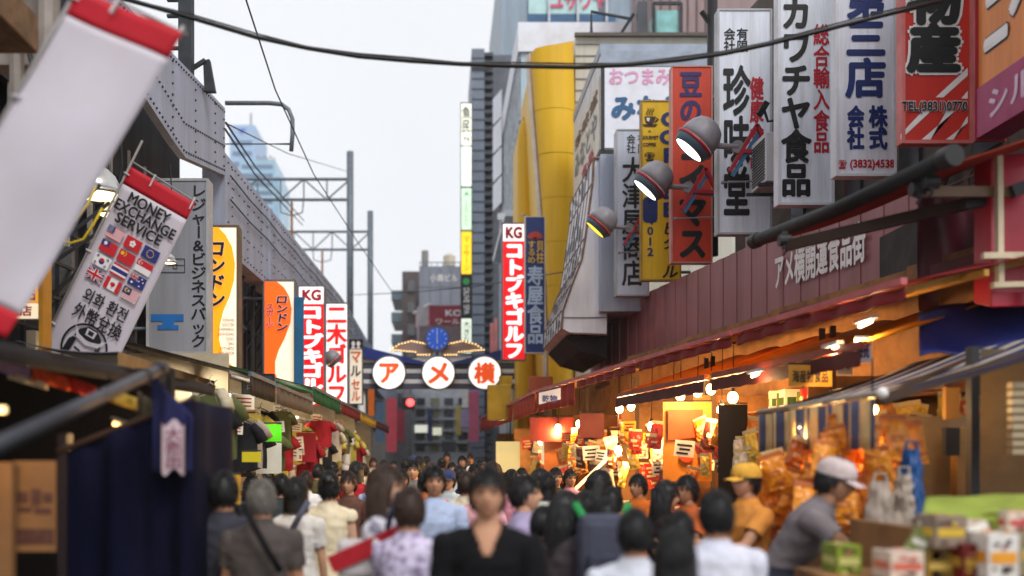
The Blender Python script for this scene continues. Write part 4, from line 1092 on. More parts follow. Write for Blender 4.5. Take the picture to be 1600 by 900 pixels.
text_px('物産',1419,-36,1501,114,Y,black_ink,f,.06,True,off=.01,outline=white_ink,ow=.05)
text_px('TEL(3831)0770',1409,158,1512,178,Y,black_ink,f,.03,off=.012,outline=white_ink,ow=.04)

# board facing the street at the top right corner
Xb=4.95
t=thing('fascia_board','orange fascia board over a magenta band facing the street at the upper right corner','signboard',(Xb,8.2,4.62))
m=MB(); m.box(Xb,Xb+.25,6.6,9.44,5.08,7.6); f=m.build('orange_board',mat('orange_fascia',(226,134,54),.45,dirt=.2,streak=True),t)
m=MB(); m.box(Xb-.02,Xb+.25,6.6,9.44,4.62,5.075); f2=m.build('magenta_band',mat('magenta_band',(156,24,88),.45,dirt=.15),t)
m=MB(); m.box(Xb-.03,Xb+.26,9.445,9.48,4.6,7.6); m.build('edge_strip',mat('crimson_edge',(160,30,44),.5),t)
def sidetext(s,y0,y1,z0,z1,m_,x,par,w,outline=None,ow=.03):
    if outline:
        text_uv(s,(x,y0,z0),Vector((0,y1-y0,0)),Vector((0,0,z1-z0)),outline,par,w+ow,name='lettering_outline',fitw=w); x-=.008
    text_uv(s,(x,y0,z0),Vector((0,y1-y0,0)),Vector((0,0,z1-z0)),m_,par,w)
sidetext('二',9.33,8.93,5.36,5.86,white_ink,Xb-.006,f,.05,frame_dark,.03)
sidetext('木',8.92,8.3,5.42,6.15,white_ink,Xb-.006,f,.06,frame_dark,.03)
sidetext('シルク',9.22,8.2,4.72,4.98,mat('lilac_ink',(214,190,210),.5),Xb-.026,f2,.03)

# ---------------------------------------------------------------- spotlights on red and blue brackets
shell=mat('spot_shell',(136,133,140),.4,metal=.0,dirt=.15,scale=6)
spot_red=mat('spot_red',(170,30,44),.4); spot_blue=mat('spot_blue',(78,134,180),.45,dirt=.2)
spot_glow=mat('spot_glow',(255,248,228),.4,dirt=0,emit=3.5); spot_yel=mat('spot_glow_yellow',(250,220,60),.4,dirt=0,emit=1.6)
def spotlight(label,px,py,Y,s,glow,br=True,flip=1):
    c=P(px,py,Y); t=thing('spotlight',label,'spotlight',c,'round spotlights on brackets')
    ax=Vector((-.67*flip,.13,-.73)).normalized(); r=.31*s
    m=MB(); prof=[(.02*s,-.34*s),(.13*s,-.325*s),(.22*s,-.27*s),(.28*s,-.17*s),(.305*s,-.05*s),(.31*s,.05*s)]
    m.lathe(prof,c,ax,32,caps=False); m.build('shell',shell,t,smooth=True,thick=.006)
    m=MB(); m.lathe([(r*1.01,.06*s),(r*1.08,.065*s),(r*1.08,.10*s),(r*1.0,.105*s)],c,ax,32,caps=False); m.build('red_ring',spot_red,t,smooth=True)
    m=MB(); m.lathe([(r*1.0,.10*s),(r*.99,.13*s),(r*.86,.215*s),(r*.80,.215*s)],c,ax,32,caps=False); m.build('bezel',mat('spot_bezel',(78,100,116),.45,dirt=.15),t,smooth=True)
    m=MB(); m.lathe([(r*.82,.195*s),(r*.82,.205*s)],c,ax,28); m.build('lens',glow,t)
    m=MB(); e=c+Vector((.62*s*flip,.05,-.10*s)); m.tube([c+Vector((.2*s*flip,.03,-.08*s)),e],.045*s,10); m.lathe([(.1*s,-.03),(.1*s,.03)],e,(0,1,0),16); m.build('arm',shell,t)
    if br:
        a=e+Vector((-.12*s,0,-.38*s)); b=e+Vector((.30*s,0,.34*s)); d=e+Vector((.62*s,0,-.10*s)); w=.05*s
        m=MB(); m.beam(a,b,.06*s,.07*s,up=(0,1,0)); m.beam(b,d+Vector((.0,0,-.2*s)),.06*s,.07*s,up=(0,1,0)); m.beam(e+Vector((-.02*s,0,-.06*s)),d+Vector((.2*s,0,.0)),.06*s,.06*s,up=(0,1,0)); m.build('red_strut',spot_red,t)
        o=Vector((.055*s,.05*s,-.05*s)); m=MB(); m.beam(a+o,b+o*1.3,.06*s,.06*s,up=(0,1,0)); m.beam(b+o,d+o+Vector((0,0,-.2*s)),.05*s,.06*s,up=(0,1,0)); m.beam(e+o*1.2,d+o*1.2+Vector((.2*s,0,0)),.05*s,.05*s,up=(0,1,0)); m.build('blue_strut',spot_blue,t)
        m=MB(); m.tube([e+Vector((-.2*s,.1,-.52*s)),e+Vector((1.6*s,.1,-.44*s))],.014,6); m.ball(e+Vector((-.2*s,.1,-.52*s)),.03,8,6); m.build('stay_rod',shell,t)
    return t
spotlight('nearest grey spotlight with a white lens in front of the red orange sign',1091,218,15.0,.95,spot_glow)
spotlight('grey spotlight with a white lens in front of the yellow coffee sign',1021,283,17.0,.95,spot_glow)
spotlight('grey spotlight with a yellow lens in front of the white curved hood',940,348,18.9,.84,spot_yel)
spotlight('small grey spotlight by the red sign above the right end of the arch',825,519,34,.95,spot_yel,False)
spotlight('small grey spotlight over the white sign with red characters on the left',520,561,27,.72,spot_glow,False,-1)
# air conditioner and camera
t=thing('air_conditioner','white air conditioner unit with a dark grille between two white signs','air conditioner',P(1197,300,14.6))
a=P(1186,292,14.6); b=P(1211,216,14.6); m=MB(); m.box(a.x,b.x+.3,14.3,14.95,a.z,b.z); m.build('casing',white_paint,t,bev=.015)
m=MB()
for k in range(14): z=a.z+.05+k*.042; m.box(a.x-.012,a.x-.002,14.34,14.9,z,z+.02)
m.build('grille',frame_dark,t)
m=MB(); m.box(a.x-.1,b.x+.4,14.3,14.36,a.z-.06,a.z-.02); m.box(a.x-.1,b.x+.4,14.85,14.9,a.z-.06,a.z-.02); m.build_each('bracket',steel_dark,t)
t=thing('security_camera','small black security camera beside the red characters of the white sign','camera',P(1192,190,14.8))
m=MB(); m.beam(P(1186,180,14.8),P(1198,160,14.8),.09,.09); m.build('body',rubber,t,bev=.01)
m=MB(); m.tube([P(1194,172,14.85),P(1200,190,14.85),P(1210,188,14.85)],.02,6); m.build('mount',rubber,t)

# ---------------------------------------------------------------- purple corrugated fascia along the right
maroon=mat('maroon_sheet',(150,90,92),.38,dirt=.2,streak=True,scale=3,spec=.6)
t=thing('fascia_wall','long maroon sheet metal fascia with white lettering above the right stalls','fascia',(4.4,16.5,3.5))
A=Vector((5.35,11.4,0)); B=Vector((3.42,22.0,0))
def fz(u): return 3.55+(3.27-3.55)*u, 4.92+(4.80-4.92)*u
m=MB(); N=46
for k in range(N):
    u0,u1=k/N,(k+1)/N
    p=A.lerp(B,u0); q=A.lerp(B,u1-.0006); o=Vector((-.012,0,0)) if k%2 else Vector((0,0,0)); tk=Vector((.08,0,0))
    z0,z1=fz(u0); 
    m.hexa([p+o+Vector((0,0,z0)),q+o+Vector((0,0,z0)),q+tk+Vector((0,0,z0)),p+tk+Vector((0,0,z0))],[p+o+Vector((0,0,z1)),q+o+Vector((0,0,z1)),q+tk+Vector((0,0,z1)),p+tk+Vector((0,0,z1))])
fw=m.build('sheet',maroon,t)
m=MB(); c=B; e=B+Vector((.28,1.6,0)); z0,z1=3.45,4.8
e2=Vector((B.x-.02,23.4,0)); m.hexa([B+Vector((0,.01,3.45)),e2+Vector((0,0,3.4)),e2+Vector((.1,0,3.4)),B+Vector((.1,.01,3.45))],[B+Vector((0,.01,4.8)),e2+Vector((0,0,4.15)),e2+Vector((.1,0,4.15)),B+Vector((.1,.01,4.8))]); m.build('end_sheet',maroon,t)
m=MB()
for k in range(24):
    u=k/24; p=A.lerp(B,u); m.beam(p+Vector((-.06,0,fz(u)[0]-.05)),A.lerp(B,u+.04)+Vector((-.06,0,fz(u+.04)[0]-.05)),.14,.06)
m.build('gutter',mat('maroon_dark',(82,44,48),.5,dirt=.4),t)
D=(B-A); L=D.length; dn=D.normalized()
u0,u1=.03+.0,.26
s0=A+dn*(L*.295); s1=A+dn*(L*.092)
text_uv('アメ横開運食品街',s0+Vector((-.05,0,4.06)),(s1-s0),Vector((0,0,.52)),white_ink,fw,.03)
s=MB(); s.box(5.2,10,8,22,3.6,4.3); tag(s.build('arcade_roof',mat('arcade_roof',(60,52,50),.8,dirt=.4)),'dark flat roof over the right hand stalls behind the maroon fascia','roof')

# ---------------------------------------------------------------- big folded awning with black roller tube
t=thing('roller_awning','red orange awning with a black front tube and two folding arms','awning',(3.9,8.3,3.6))
a=P(1489,243,7.0); b=P(1177,378,9.75)
m=MB(); m.tube([a,a.lerp(b,.5)+Vector((0,0,-.03)),b],.062,14); m.build('front_tube',mat('black_tube',(14,13,14),.6,dirt=.4,scale=8),t,smooth=True)
m=MB(); m.lathe([(.075,0),(.075,.12)],a-(b-a).normalized()*.02,(b-a),16); m.lathe([(.07,-.1),(.07,0)],b,(b-a),16); m.build_each('end_cap',mat('cap_dark',(36,36,38),.5),t)
wa=Vector((5.3,7.05,4.42)); wb=Vector((4.7,9.8,4.36))
m=MB(); a_=a.lerp(b,.02); b_=a.lerp(b,.98)
m.grid(lambda u,v: (a_.lerp(b_,u)).lerp(wa.lerp(wb,u),v)+Vector((0,0,-.06*math.sin(math.pi*v)*(.6+.4*math.sin(u*7))-.05)),16,10); m.build('canvas',mat('burnt_orange_canvas',(158,54,32),.75,dirt=.25,trans=.3),t,smooth=True,thick=.01)
arm=mat('shaded_bronze',(66,46,32),.45,metal=.2,dirt=.3)  # brown darkened so the arm's shade sits in its colour
m=MB(); p1=P(1228,384,8.9); p2=P(1512,318,7.7); p3=P(1640,262,8.4); m.beam(p1,p2,.05,.09); m.beam(p2,p3,.05,.075); m.build('folding_arm',arm,t)
m=MB(); p1=P(1436,300,7.4); p2=P(1585,300,7.6); p3=P(1660,255,8.2); m.beam(p1,p2,.05,.075); m.beam(p2,p3,.05,.065); m.build('folding_arm',mat('shaded_bronze_pale',(112,84,56),.45,dirt=.3),t)  # paler copy of the arm brown, shade also mixed into the colour
m=MB()
for x,y,Y in ((1226,376,8.9),(1434,296,7.4),(1454,285,7.3)):
    m.lathe([(.05,-.05),(.05,.05)],P(x,y,Y),(1,0,0),12); m.beam(P(x,y-14,Y),P(x,y+12,Y),.04,.05); m.tube([P(x,y+8,Y),P(x+3,y+16,Y),P(x-2,y+22,Y)],.012,6)
m.build_each('hinge',frame_dark,t)
m=MB(); m.beam(P(1505,318,7.65),P(1545,312,7.65),.07,.09); m.beam(P(1580,300,7.55),P(1600,292,7.55),.07,.09); m.build_each('elbow_joint',frame_dark,t)

# ---------------------------------------------------------------- red vinyl shop front and tarps at the right edge
t=thing('vinyl_shop_front','crimson vinyl shop front with pale bars at the right edge','shop front',P(1570,480,7.6))
crim=mat('crimson_vinyl',(196,20,52),.35,dirt=.18,spec=.6); pinkv=mat('pink_vinyl',(206,66,84),.32,dirt=.2,scale=1.5,spec=.6)
Y=7.8
m=MB(); m.grid(lambda u,v: P(1548+120*u,478-236*v,Y)+Vector((0,.12*math.sin(u*6+v*2)*.4,0)),12,10); m.build('vinyl_sheet',pinkv,t,smooth=True,thick=.012)
m=MB(); m.hexa([P(1522,474,Y),P(1549,480,Y-.25),P(1549,480,Y),P(1522,474,Y+.3)],[P(1522,250,Y),P(1549,246,Y-.25),P(1549,246,Y),P(1522,250,Y+.3)]); m.hexa([P(1549,480,Y-.25),P(1680,476,Y-.25),P(1680,476,Y-.1),P(1549,480,Y-.1)],[P(1549,455,Y-.25),P(1680,452,Y-.25),P(1680,452,Y-.1),P(1549,455,Y-.1)]); m.build('red_border',crim,t,bev=.01)
bar=mat('cream_bar',(206,190,160),.5,dirt=.25)
m=MB(); m.beam(P(1560,244,Y-.3),P(1562,448,Y-.3),.055,.04); m.beam(P(1535,400,Y-.34),P(1680,398,Y-.34),.045,.045); m.beam(P(1550,446,Y-.32),P(1680,442,Y-.32),.06,.04); m.build_each('bar',bar,t)
m=MB(); Y=9.8; m.grid(lambda u,v: P(1436+110*u,486-196*v,Y)+Vector((0,.05*math.sin(u*9+v*3),0)),14,8); tag(m.build('maroon_tarp',mat('maroon_vinyl',(92,16,36),.4,dirt=.3,spec=.6),smooth=True,thick=.01),'dark maroon vinyl sheet hanging behind the folding awning arms','tarp')
m=MB(); m.grid(lambda u,v: P(1436+230*u,556-(66+42*u)*v-14*u,7.9-.3*u+.5*v)+Vector((0,.05*math.sin(u*8)*math.sin(v*5),.02*math.sin(u*14+v*6))),24,10); tag(m.build('blue_tarp',mat('blue_tarp',(34,50,126),.5,dirt=.25,scale=1.5),smooth=True,thick=.01),'blue tarpaulin stretched above the striped awning at the right edge','tarp')
# ================================================================ people
def remeshed(mb, voxel):
    me=bpy.data.meshes.new('tmp'); me.from_pydata(mb.v,[],mb.f); me.update()
    o=bpy.data.objects.new('tmp',me); COL.objects.link(o)
    md=o.modifiers.new('r','REMESH'); md.mode='VOXEL'; md.voxel_size=voxel
    sm=o.modifiers.new('s','SMOOTH'); sm.iterations=4; sm.factor=.5
    dg=bpy.context.evaluated_depsgraph_get()
    r=bpy.data.meshes.new_from_object(o.evaluated_get(dg))
    bpy.data.objects.remove(o); bpy.data.meshes.remove(me)
    return r
def rotx(v,a,c): return c+Matrix.Rotation(a,3,'X')@(v-c)
def head_mesh(mb, M_, female):
    """a head with brow, eye sockets, nose, lips, jaw and ears; faces -Y, centred on its middle. material 0 skin, 1 eye, 2 lip"""
    seg,rings=36,28; vs=[]
    def g(x,y,cx,cy,sx,sy): return math.exp(-((x-cx)/sx)**2-((y-cy)/sy)**2)
    for j in range(rings+1):
        ph=-math.pi/2+math.pi*j/rings
        for k in range(seg):
            t=2*math.pi*k/seg-math.pi/2
            d=Vector((math.cos(ph)*math.cos(t),math.cos(ph)*math.sin(t),math.sin(ph)))
            x,y,z=d.x*.076,d.y*.096,d.z*.118
            if z<0:
                f=1-.30*(min(1,-z/.118))**1.4; x*=f
                if y<0: y-= .012*min(1,-z/.09)
                else: y*=1-.30*min(1,-z/.1)
            if y<-.02:
                y-=.022*g(x,z,0,-.018,.013,.020)+.010*g(x,z,0,.008,.010,.03)   # nose
                y+=.012*(g(x,z,.031,.012,.017,.012)+g(x,z,-.031,.012,.017,.012)) # sockets
                y-=.005*g(x,z,0,.036,.05,.010)                                 # brow
                y-=.007*g(x,z,0,-.058,.022,.009)                               # lips
                y-=.008*g(x,z,0,-.095,.02,.015)                                # chin
            vs.append(Vector((x,y,z)))
    fs=[];mi=[]
    for j in range(rings):
        for k in range(seg):
            k2=(k+1)%seg; f=(j*seg+k,j*seg+k2,(j+1)*seg+k2,(j+1)*seg+k)
            c=(vs[f[0]]+vs[f[2]])/2
            fs.append(f); mi.append(2 if (c.y<-.06 and abs(c.x)<.022 and -.066<c.z<-.05) else 0)
    o=len(mb.v); mb.v+=[M_@v for v in vs]; mb.f+=[tuple(i+o for i in f) for f in fs]; mb.m+=mi
    for s in (-1,1):
        k=MB(); k.ball((s*.030,-.083,.012),(.0125,.008,.0065),10,6); o=len(mb.v); mb.v+=[M_@v for v in k.v]; mb.f+=[tuple(i+o for i in f) for f in k.f]; mb.m+=[1]*len(k.f)
        k=MB(); k.ball((s*.077,.006,-.004),(.008,.018,.03),8,6); o=len(mb.v); mb.v+=[M_@v for v in k.v]; mb.f+=[tuple(i+o for i in f) for f in k.f]; mb.m+=[0]*len(k.f)
        k=MB(); k.tube([(s*.016,-.095,.030),(s*.032,-.093,.035),(s*.047,-.082,.030)],.0035,5); o=len(mb.v); mb.v+=[M_@v for v in k.v]; mb.f+=[tuple(i+o for i in f) for f in k.f]; mb.m+=[1]*len(k.f)
def hair_mesh(M_, style):
    mb=MB(); seg,rings=40,26; vs={}
    def pt(j,k):
        ph=-math.pi/2+math.pi*j/rings; t=2*math.pi*k/seg-math.pi/2
        d=Vector((math.cos(ph)*math.cos(t),math.cos(ph)*math.sin(t),math.sin(ph)))
        th={'short':.013,'thin':.006,'bun':.012,'long':.016,'bob':.020,'pony':.012}[style]
        n=noise.noise(d*9)*.005+noise.noise(d*22)*.004
        return Vector((d.x*(.076+th+n),d.y*(.096+th+n)+.004,d.z*(.118+th+n)))
    fs=[]
    for j in range(rings):
        for k in range(seg):
            c=(pt(j,k)+pt(j+1,k+1))/2
            a=math.atan2(abs(c.x),-c.y)                 # 0 front, pi back
            lim=.052-.012*math.cos(a*3) if a<.75 else (.02 if a<1.25 else (-.02 if a<1.7 else -.075))
            if style in('bob','long') and a>.95: lim=-.105
            if style=='thin': lim+=.03 if a<1.2 else 0
            if c.z>lim+noise.noise(c*40)*.008: fs.append((j,k))
    idx={};V=[];Fc=[]
    for j,k in fs:
        f=[]
        for jj,kk in ((j,k),(j,k+1),(j+1,k+1),(j+1,k)):
            q=(jj,kk%seg)
            if q not in idx: idx[q]=len(V); V.append(pt(*q))
            f.append(idx[q])
        Fc.append(tuple(f))
    mb.add(V,Fc)
    if style in('long','pony'):
        L=.40 if style=='long' else .34
        w=2.0 if style=='long' else .45
        def f(u,v):
            a=(u-.5)*2*w; r_=.098+.012*noise.noise(Vector((u*7,v*2,3)))
            if style=='pony': return Vector((math.sin(a)*.05*(1-.5*v),.10+.035*math.sin(v*2.2)+math.cos(a)*.02,.05-L*v))
            return Vector((math.sin(a)*(r_-.005+.01*v),math.cos(a)*(r_+.01)*(.92-.12*v)+.012,.05-L*v-.015*noise.noise(Vector((u*15,0,1)))))
        f_long=f
        mb.grid(f,22,12)
        mb.grid(lambda u,v: f(u,v)*1.0+Vector((0,-.018 if style=='long' else -.03,0)),22,12)
    if style=='bob':
        mb.grid(lambda u,v: Vector((math.sin((u-.5)*4)*(.1+.006*v),math.cos((u-.5)*4)*.112+.006,.03-.17*v-.01*noise.noise(Vector((u*15,0,1))))),22,8)
    if style=='bun': mb.ball((0,.105,.06),(.045,.045,.042),14,10)
    rng=random.Random(len(V)+7)
    def strand(p,n_,step,r0):
        pts=[]
        for i in range(n_):
            q=Vector((p.x/.076,p.y/.096,p.z/.118)); n=q.normalized()
            pts.append(p.copy())
            t=Vector((n.x*.7+rng.uniform(-.25,.25),n.y*.7+.15+rng.uniform(-.25,.25),-1.0)); t=t-n*t.dot(n); t.normalize()
            p=p+t*step
            q=Vector((p.x/.076,p.y/.096,p.z/.118)); L=q.length; tgt=1.19 if style!='thin' else 1.08
            if style=='bob': tgt=1.27
            p=p*((tgt+rng.uniform(-.02,.05))/max(L,.2)) if p.z>-.06 else p
        mb.tube(pts,[r0*(1-.75*i/(n_-1)) for i in range(n_)],3)
    for k in range(720):
        f=Fc[rng.randrange(len(Fc))]; p=(V[f[0]]+V[f[2]])/2
        strand(p*(1.0+rng.uniform(0,.03)),4,{'bob':.022,'long':.018,'short':.0115,'thin':.009}.get(style,.014),.0042)
    if style in('long','pony'):
        for k in range(150):
            u=rng.random(); v0=rng.random()*.3; e=Vector((0,rng.uniform(.0,.012),0)); mb.tube([f_long(u+.02*math.sin(v0*9+i),min(1.04,v0+.78*i/5))+e for i in range(6)],[.005,.005,.0045,.004,.003,.001],3)
    mb.v=[M_@v for v in mb.v]
    return mb
BODY={}
def body(key, female=False, lean=0.0, head=(0,0), armL=(8,8,12), armR=(8,8,12), stride=0.0, sleeve=.62, hair='short', wear='trousers', fat=1.0, cap=False, vneck=False):
    """one posed figure, 1.72 m tall before scaling. arm = (forward swing, sideways, elbow bend) in degrees"""
    if key in BODY: return BODY[key]
    hipc=Vector((0,0,.95)); le=R(lean)
    def B(p):
        p=Vector(p); w=min(1,max(0,(p.z-.88)/.25))
        return rotx(p,le*w,hipc) if lean else p
    sw=.165 if female else .19; mb=MB(); bones=[]
    tor=[(.80,.15,.11),(.90,.172 if female else .165,.118),(1.0,.152,.108),(1.08,.132 if female else .148,.10),(1.2,.145 if female else .165,.115),(1.29,.155 if female else .178,.12),(1.37,.15 if female else .172,.10),(1.425,.095,.078),(1.46,.062,.062),(1.53,.055,.058)]
    seg=20; vs=[]
    for z,a,b in tor:
        for k in range(seg):
            u=2*math.pi*k/seg; x=math.cos(u)*a*fat; y=math.sin(u)*b*fat
            if female and 1.15<z<1.32 and y<0: y-=.03*max(0,1-abs(z-1.24)/.1)*(abs(math.cos(u))*.6+.5)
            vs.append(B((x,y,z)))
    fs=[(j*seg+k,j*seg+(k+1)%seg,(j+1)*seg+(k+1)%seg,(j+1)*seg+k) for j in range(len(tor)-1) for k in range(seg)]
    fs.append(tuple(range(seg-1,-1,-1))); fs.append(tuple((len(tor)-1)*seg+k for k in range(seg)))
    mb.add(vs,fs)
    bones.append(('torso',B((0,0,.98)),B((0,0,1.36)),.14)); bones.append(('pelvis',Vector((0,0,.84)),Vector((0,0,.96)),.14)); bones.append(('neck',B((0,0,1.455)),B((0,0,1.6)),.055))
    bones.append(('torso',B((-sw*.75,0,1.385)),B((sw*.75,0,1.385)),.06))
    hands=[]
    for s,st in ((-1,stride),(1,-stride)):
        hp=Vector((s*.088,0,.87)); kn=Vector((s*.095,-math.sin(st)*.40-.01,.48+.02*abs(st))); an=Vector((s*.10,kn.y-math.sin(st*.6)*.3+(.10 if st<0 else 0)+.02,.085+(.06 if st<0 else 0)))
        mb.tube([hp+Vector((0,0,.04)),hp,hp.lerp(kn,.5),kn,kn.lerp(an,.35),kn.lerp(an,.7),an],[.085*fat,.088*fat,.072*fat,.055,.054,.042,.036],14)
        mb.tube([an+Vector((0,.035,-.045)),an+Vector((0,-.02,-.04)),an+Vector((0,-.10,-.055)),an+Vector((0,-.17,-.065))],[.032,.042,.038,.022],12)
        bones+= [('thigh',hp,kn,.07),('shin',kn,an,.045),('foot',an+Vector((0,.03,-.045)),an+Vector((0,-.17,-.065)),.035)]
    for s,arm in ((-1,armL),(1,armR)):
        f,ab,eb=[R(a) for a in arm]
        sh=Vector((s*sw,0,1.362)); d=Vector((math.sin(ab)*s,-math.sin(f)*math.cos(ab),-math.cos(f)*math.cos(ab))).normalized()
        el=sh+d*.29; f2=f+eb; ab2=ab*.45
        d2=Vector((math.sin(ab2)*s*.8,-math.sin(f2),-math.cos(f2))).normalized(); wr=el+d2*.255
        pts=[B(sh),B(sh.lerp(el,.5)),B(el),B(el.lerp(wr,.4)),B(wr)]
        if lean:   # arms hang from the bent shoulder
            o=B(sh); pts=[o,o+(sh.lerp(el,.5)-sh),o+(el-sh),o+(el.lerp(wr,.4)-sh),o+(wr-sh)]
        k_=.9 if female else 1.0
        mb.tube([B((s*sw*.5,0,1.392))]+pts,[.045,.056*k_,.047*k_,.038*k_,.037*k_,.026*k_],12)
        bones+= [('upper',pts[0],pts[2],.045),('fore',pts[2],pts[4],.03)]
        hands.append((pts[4],d2,s))
    me=remeshed(mb,.0125); mb=MB(); mb.v=[v.co.copy() for v in me.vertices]; mb.f=[tuple(p.vertices) for p in me.polygons]; nb=len(mb.v); mb.m=[0]*len(mb.f)
    nrm=[v.normal.copy() for v in me.vertices]; bpy.data.meshes.remove(me)
    # which bone each vertex belongs to
    def seg_d(p,a,b):
        ab=b-a; t=max(0,min(1,(p-a).dot(ab)/max(ab.length_squared,1e-6))); return (p-a-ab*t).length,t
    cls=[]
    for p in mb.v:
        best=None
        for n_,a,b,r_ in bones:
            d_,t_=seg_d(p,a,b); d_-=r_
            if best is None or d_<best[0]: best=(d_,n_,t_)
        cls.append((best[1],best[2]))
    bf=list(mb.f)
    # hands: palm, four bent fingers and a thumb
    for w,d,s in hands:
        side=Vector((0,-1,0)); side=(side-d*side.dot(d)); 
        if side.length<.1: side=Vector((s*1.0,0,.2)); side=side-d*side.dot(d)
        side.normalize(); nr=d.cross(side).normalized()
        if nr.x*s>0: nr=-nr
        mb.tube([w-d*.01,w+d*.03,w+d*.07,w+d*.09],[.024,.030,.034,.026],10)
        for i,(o_,L) in enumerate(((.030,.072),(.010,.080),(-.010,.074),(-.028,.058))):
            a=w+d*.082+side*o_; b=a+d*L*.5+nr*.008; c=b+d*L*.42+nr*.026
            mb.tube([a-d*.02,a,b,c],[.0085,.009,.008,.006],6)
        a=w+d*.03+side*.028; mb.tube([a-side*.01,a+side*.02+d*.022,a+side*.026+d*.055+nr*.012],[.011,.010,.007],6)
    mb.m+= [0]*(len(mb.f)-len(mb.m))
    hy,hpch=R(head[0]),R(head[1]); nk=B((0,0,1.5)); 
    lw=Matrix.Rotation(le*.55,4,'X')
    M_=Matrix.Translation(nk)@lw@Matrix.Rotation(hy,4,'Z')@Matrix.Rotation(hpch,4,'X')@Matrix.Translation((0,-.012,.098))
    head_mesh(mb,M_,female)
    out={'body':mb}
    def cloth(sel,off,z0=None,wob=.009):
        idx={};V=[];Fs=[]
        for f in bf:
            if all(sel(cls[i],mb.v[i]) for i in f):
                g=[]
                for i in f:
                    if i not in idx:
                        p=mb.v[i]; idx[i]=len(V); o=off(cls[i],p) if callable(off) else off
                        V.append(p+nrm[i]*(o+wob*noise.noise(p*9)+wob*.7*noise.noise(Vector((p.x*11+p.z*9,p.y*12,p.z*20-p.x*12)))))
                    g.append(idx[i])
                Fs.append(tuple(g))
        k=MB(); k.add(V,Fs); return k
    hem=.80
    is_top=lambda c,p: (c[0]=='torso') or (c[0]=='pelvis' and p.z>hem+.02) or (c[0]=='upper' and c[1]<sleeve) or (c[0]=='fore' and c[1]<sleeve-1) or (c[0]=='neck' and c[1]<.12) or (c[0]=='thigh' and p.z>hem+.02)
    if sleeve>1: 
        it0=is_top; is_top=lambda c,p: it0(c,p) or c[0]=='upper'
    if vneck:
        it1=is_top; is_top=lambda c,p: it1(c,p) and not (p.y<-.02 and p.z>1.31 and abs(p.x)<(p.z-1.31)*.42)
    off=lambda c,p: .014+(.009 if c[0] in('upper','fore') else 0)+.022*max(0,min(1,(1.15-p.z)/.3))*(0 if lean>20 else 1)
    out['top']=cloth(is_top,off)
    if wear=='dress':
        k=out['top']
        def sk(u,v):
            a=2*math.pi*u; r1=.165+.13*v+.012*v*math.sin(a*9); r2=.125+.13*v+.012*v*math.sin(a*9)
            return Vector((math.cos(a)*r1,math.sin(a)*r2,1.02-.5*v))
        k.grid(sk,48,10); out['low']=None
    elif wear=='skirt':
        k=MB(); k.grid(lambda u,v: Vector((math.cos(2*math.pi*u)*(.165+.07*v+.008*v*math.sin(u*50)),math.sin(2*math.pi*u)*(.125+.07*v),1.0-.46*v)),40,8); out['low']=k
    else:
        lim={'trousers':9,'shorts':0}[wear]
        is_low=lambda c,p: (c[0]=='pelvis') or c[0]=='thigh' or (c[0]=='torso' and p.z<1.02) or (c[0]=='shin' and (lim==9 and c[1]<.93 or c[1]<.05))
        out['low']=cloth(is_low,lambda c,p:.010+(.012*c[1] if c[0]=='shin' else .004),wob=.007)
    out['shoes']=cloth(lambda c,p:c[0]=='foot' or (c[0]=='shin' and c[1]>.97),.008,wob=.001)
    out['hair']=hair_mesh(M_,hair)
    if cap:
        k=MB(); seg=28
        k.add([],[])
        prof=[(.098,.03),(.100,.06),(.092,.095),(.065,.125),(.03,.137),(.004,.14)]
        vs=[]
        for r_,h in prof:
            for q in range(seg):
                u=2*math.pi*q/seg; vs.append(Vector((math.cos(u)*r_*.93,math.sin(u)*r_*1.14+.004,h)))
        k.add(vs,[(j*seg+q,j*seg+(q+1)%seg,(j+1)*seg+(q+1)%seg,(j+1)*seg+q) for j in range(len(prof)-1) for q in range(seg)])
        k.grid(lambda u,v: Vector(((u-.5)*.15*(1-.25*v*v),-.098-.085*v+.35*(u-.5)**2*.5,.036-.018*v-.6*(u-.5)**2*.1)),12,6)
        k.v=[M_@v for v in k.v]; out['cap']=k
    out['top_z']=max(v.z for v in mb.v)+.012
    BODY[key]=out
    return out
SKIN=[mat('skin_%d'%i,c,.55,dirt=.12,scale=8,spec=.35) for i,c in enumerate(((206,158,128),(190,140,110),(214,170,142),(176,128,98)))]
EYE=mat('eye_dark',(30,24,22),.3,dirt=0); LIP=mat('lip',(168,96,88),.5,dirt=0)
HAIR={'black':mat('hair_black',(22,19,19),.42,dirt=.4,scale=40,spec=.5),'brown':mat('hair_brown',(64,42,30),.45,dirt=.4,scale=40,spec=.5),'grey':mat('hair_grey',(120,114,108),.5,dirt=.4,scale=40)}
CLOTH={}
def clothmat(col,pat=None):
    k=(tuple(col),pat)
    if k not in CLOTH:
        m=mat('cloth_%d_%d_%d_%s'%(*col,pat or 'plain'),col,.85,dirt=.14,scale=14 if pat is None else 22,bump=.45,spec=.2)
        if pat:     # printed cloth: flecks of a second colour
            for n in m.node_tree.nodes:
                if n.type=='VALTORGB':
                    n.color_ramp.elements[0].position=.44; n.color_ramp.elements[1].position=.5
                    n.color_ramp.elements[0].color=(*srgb(*pat),1)
        CLOTH[k]=m
    return CLOTH[k]
_PM={}
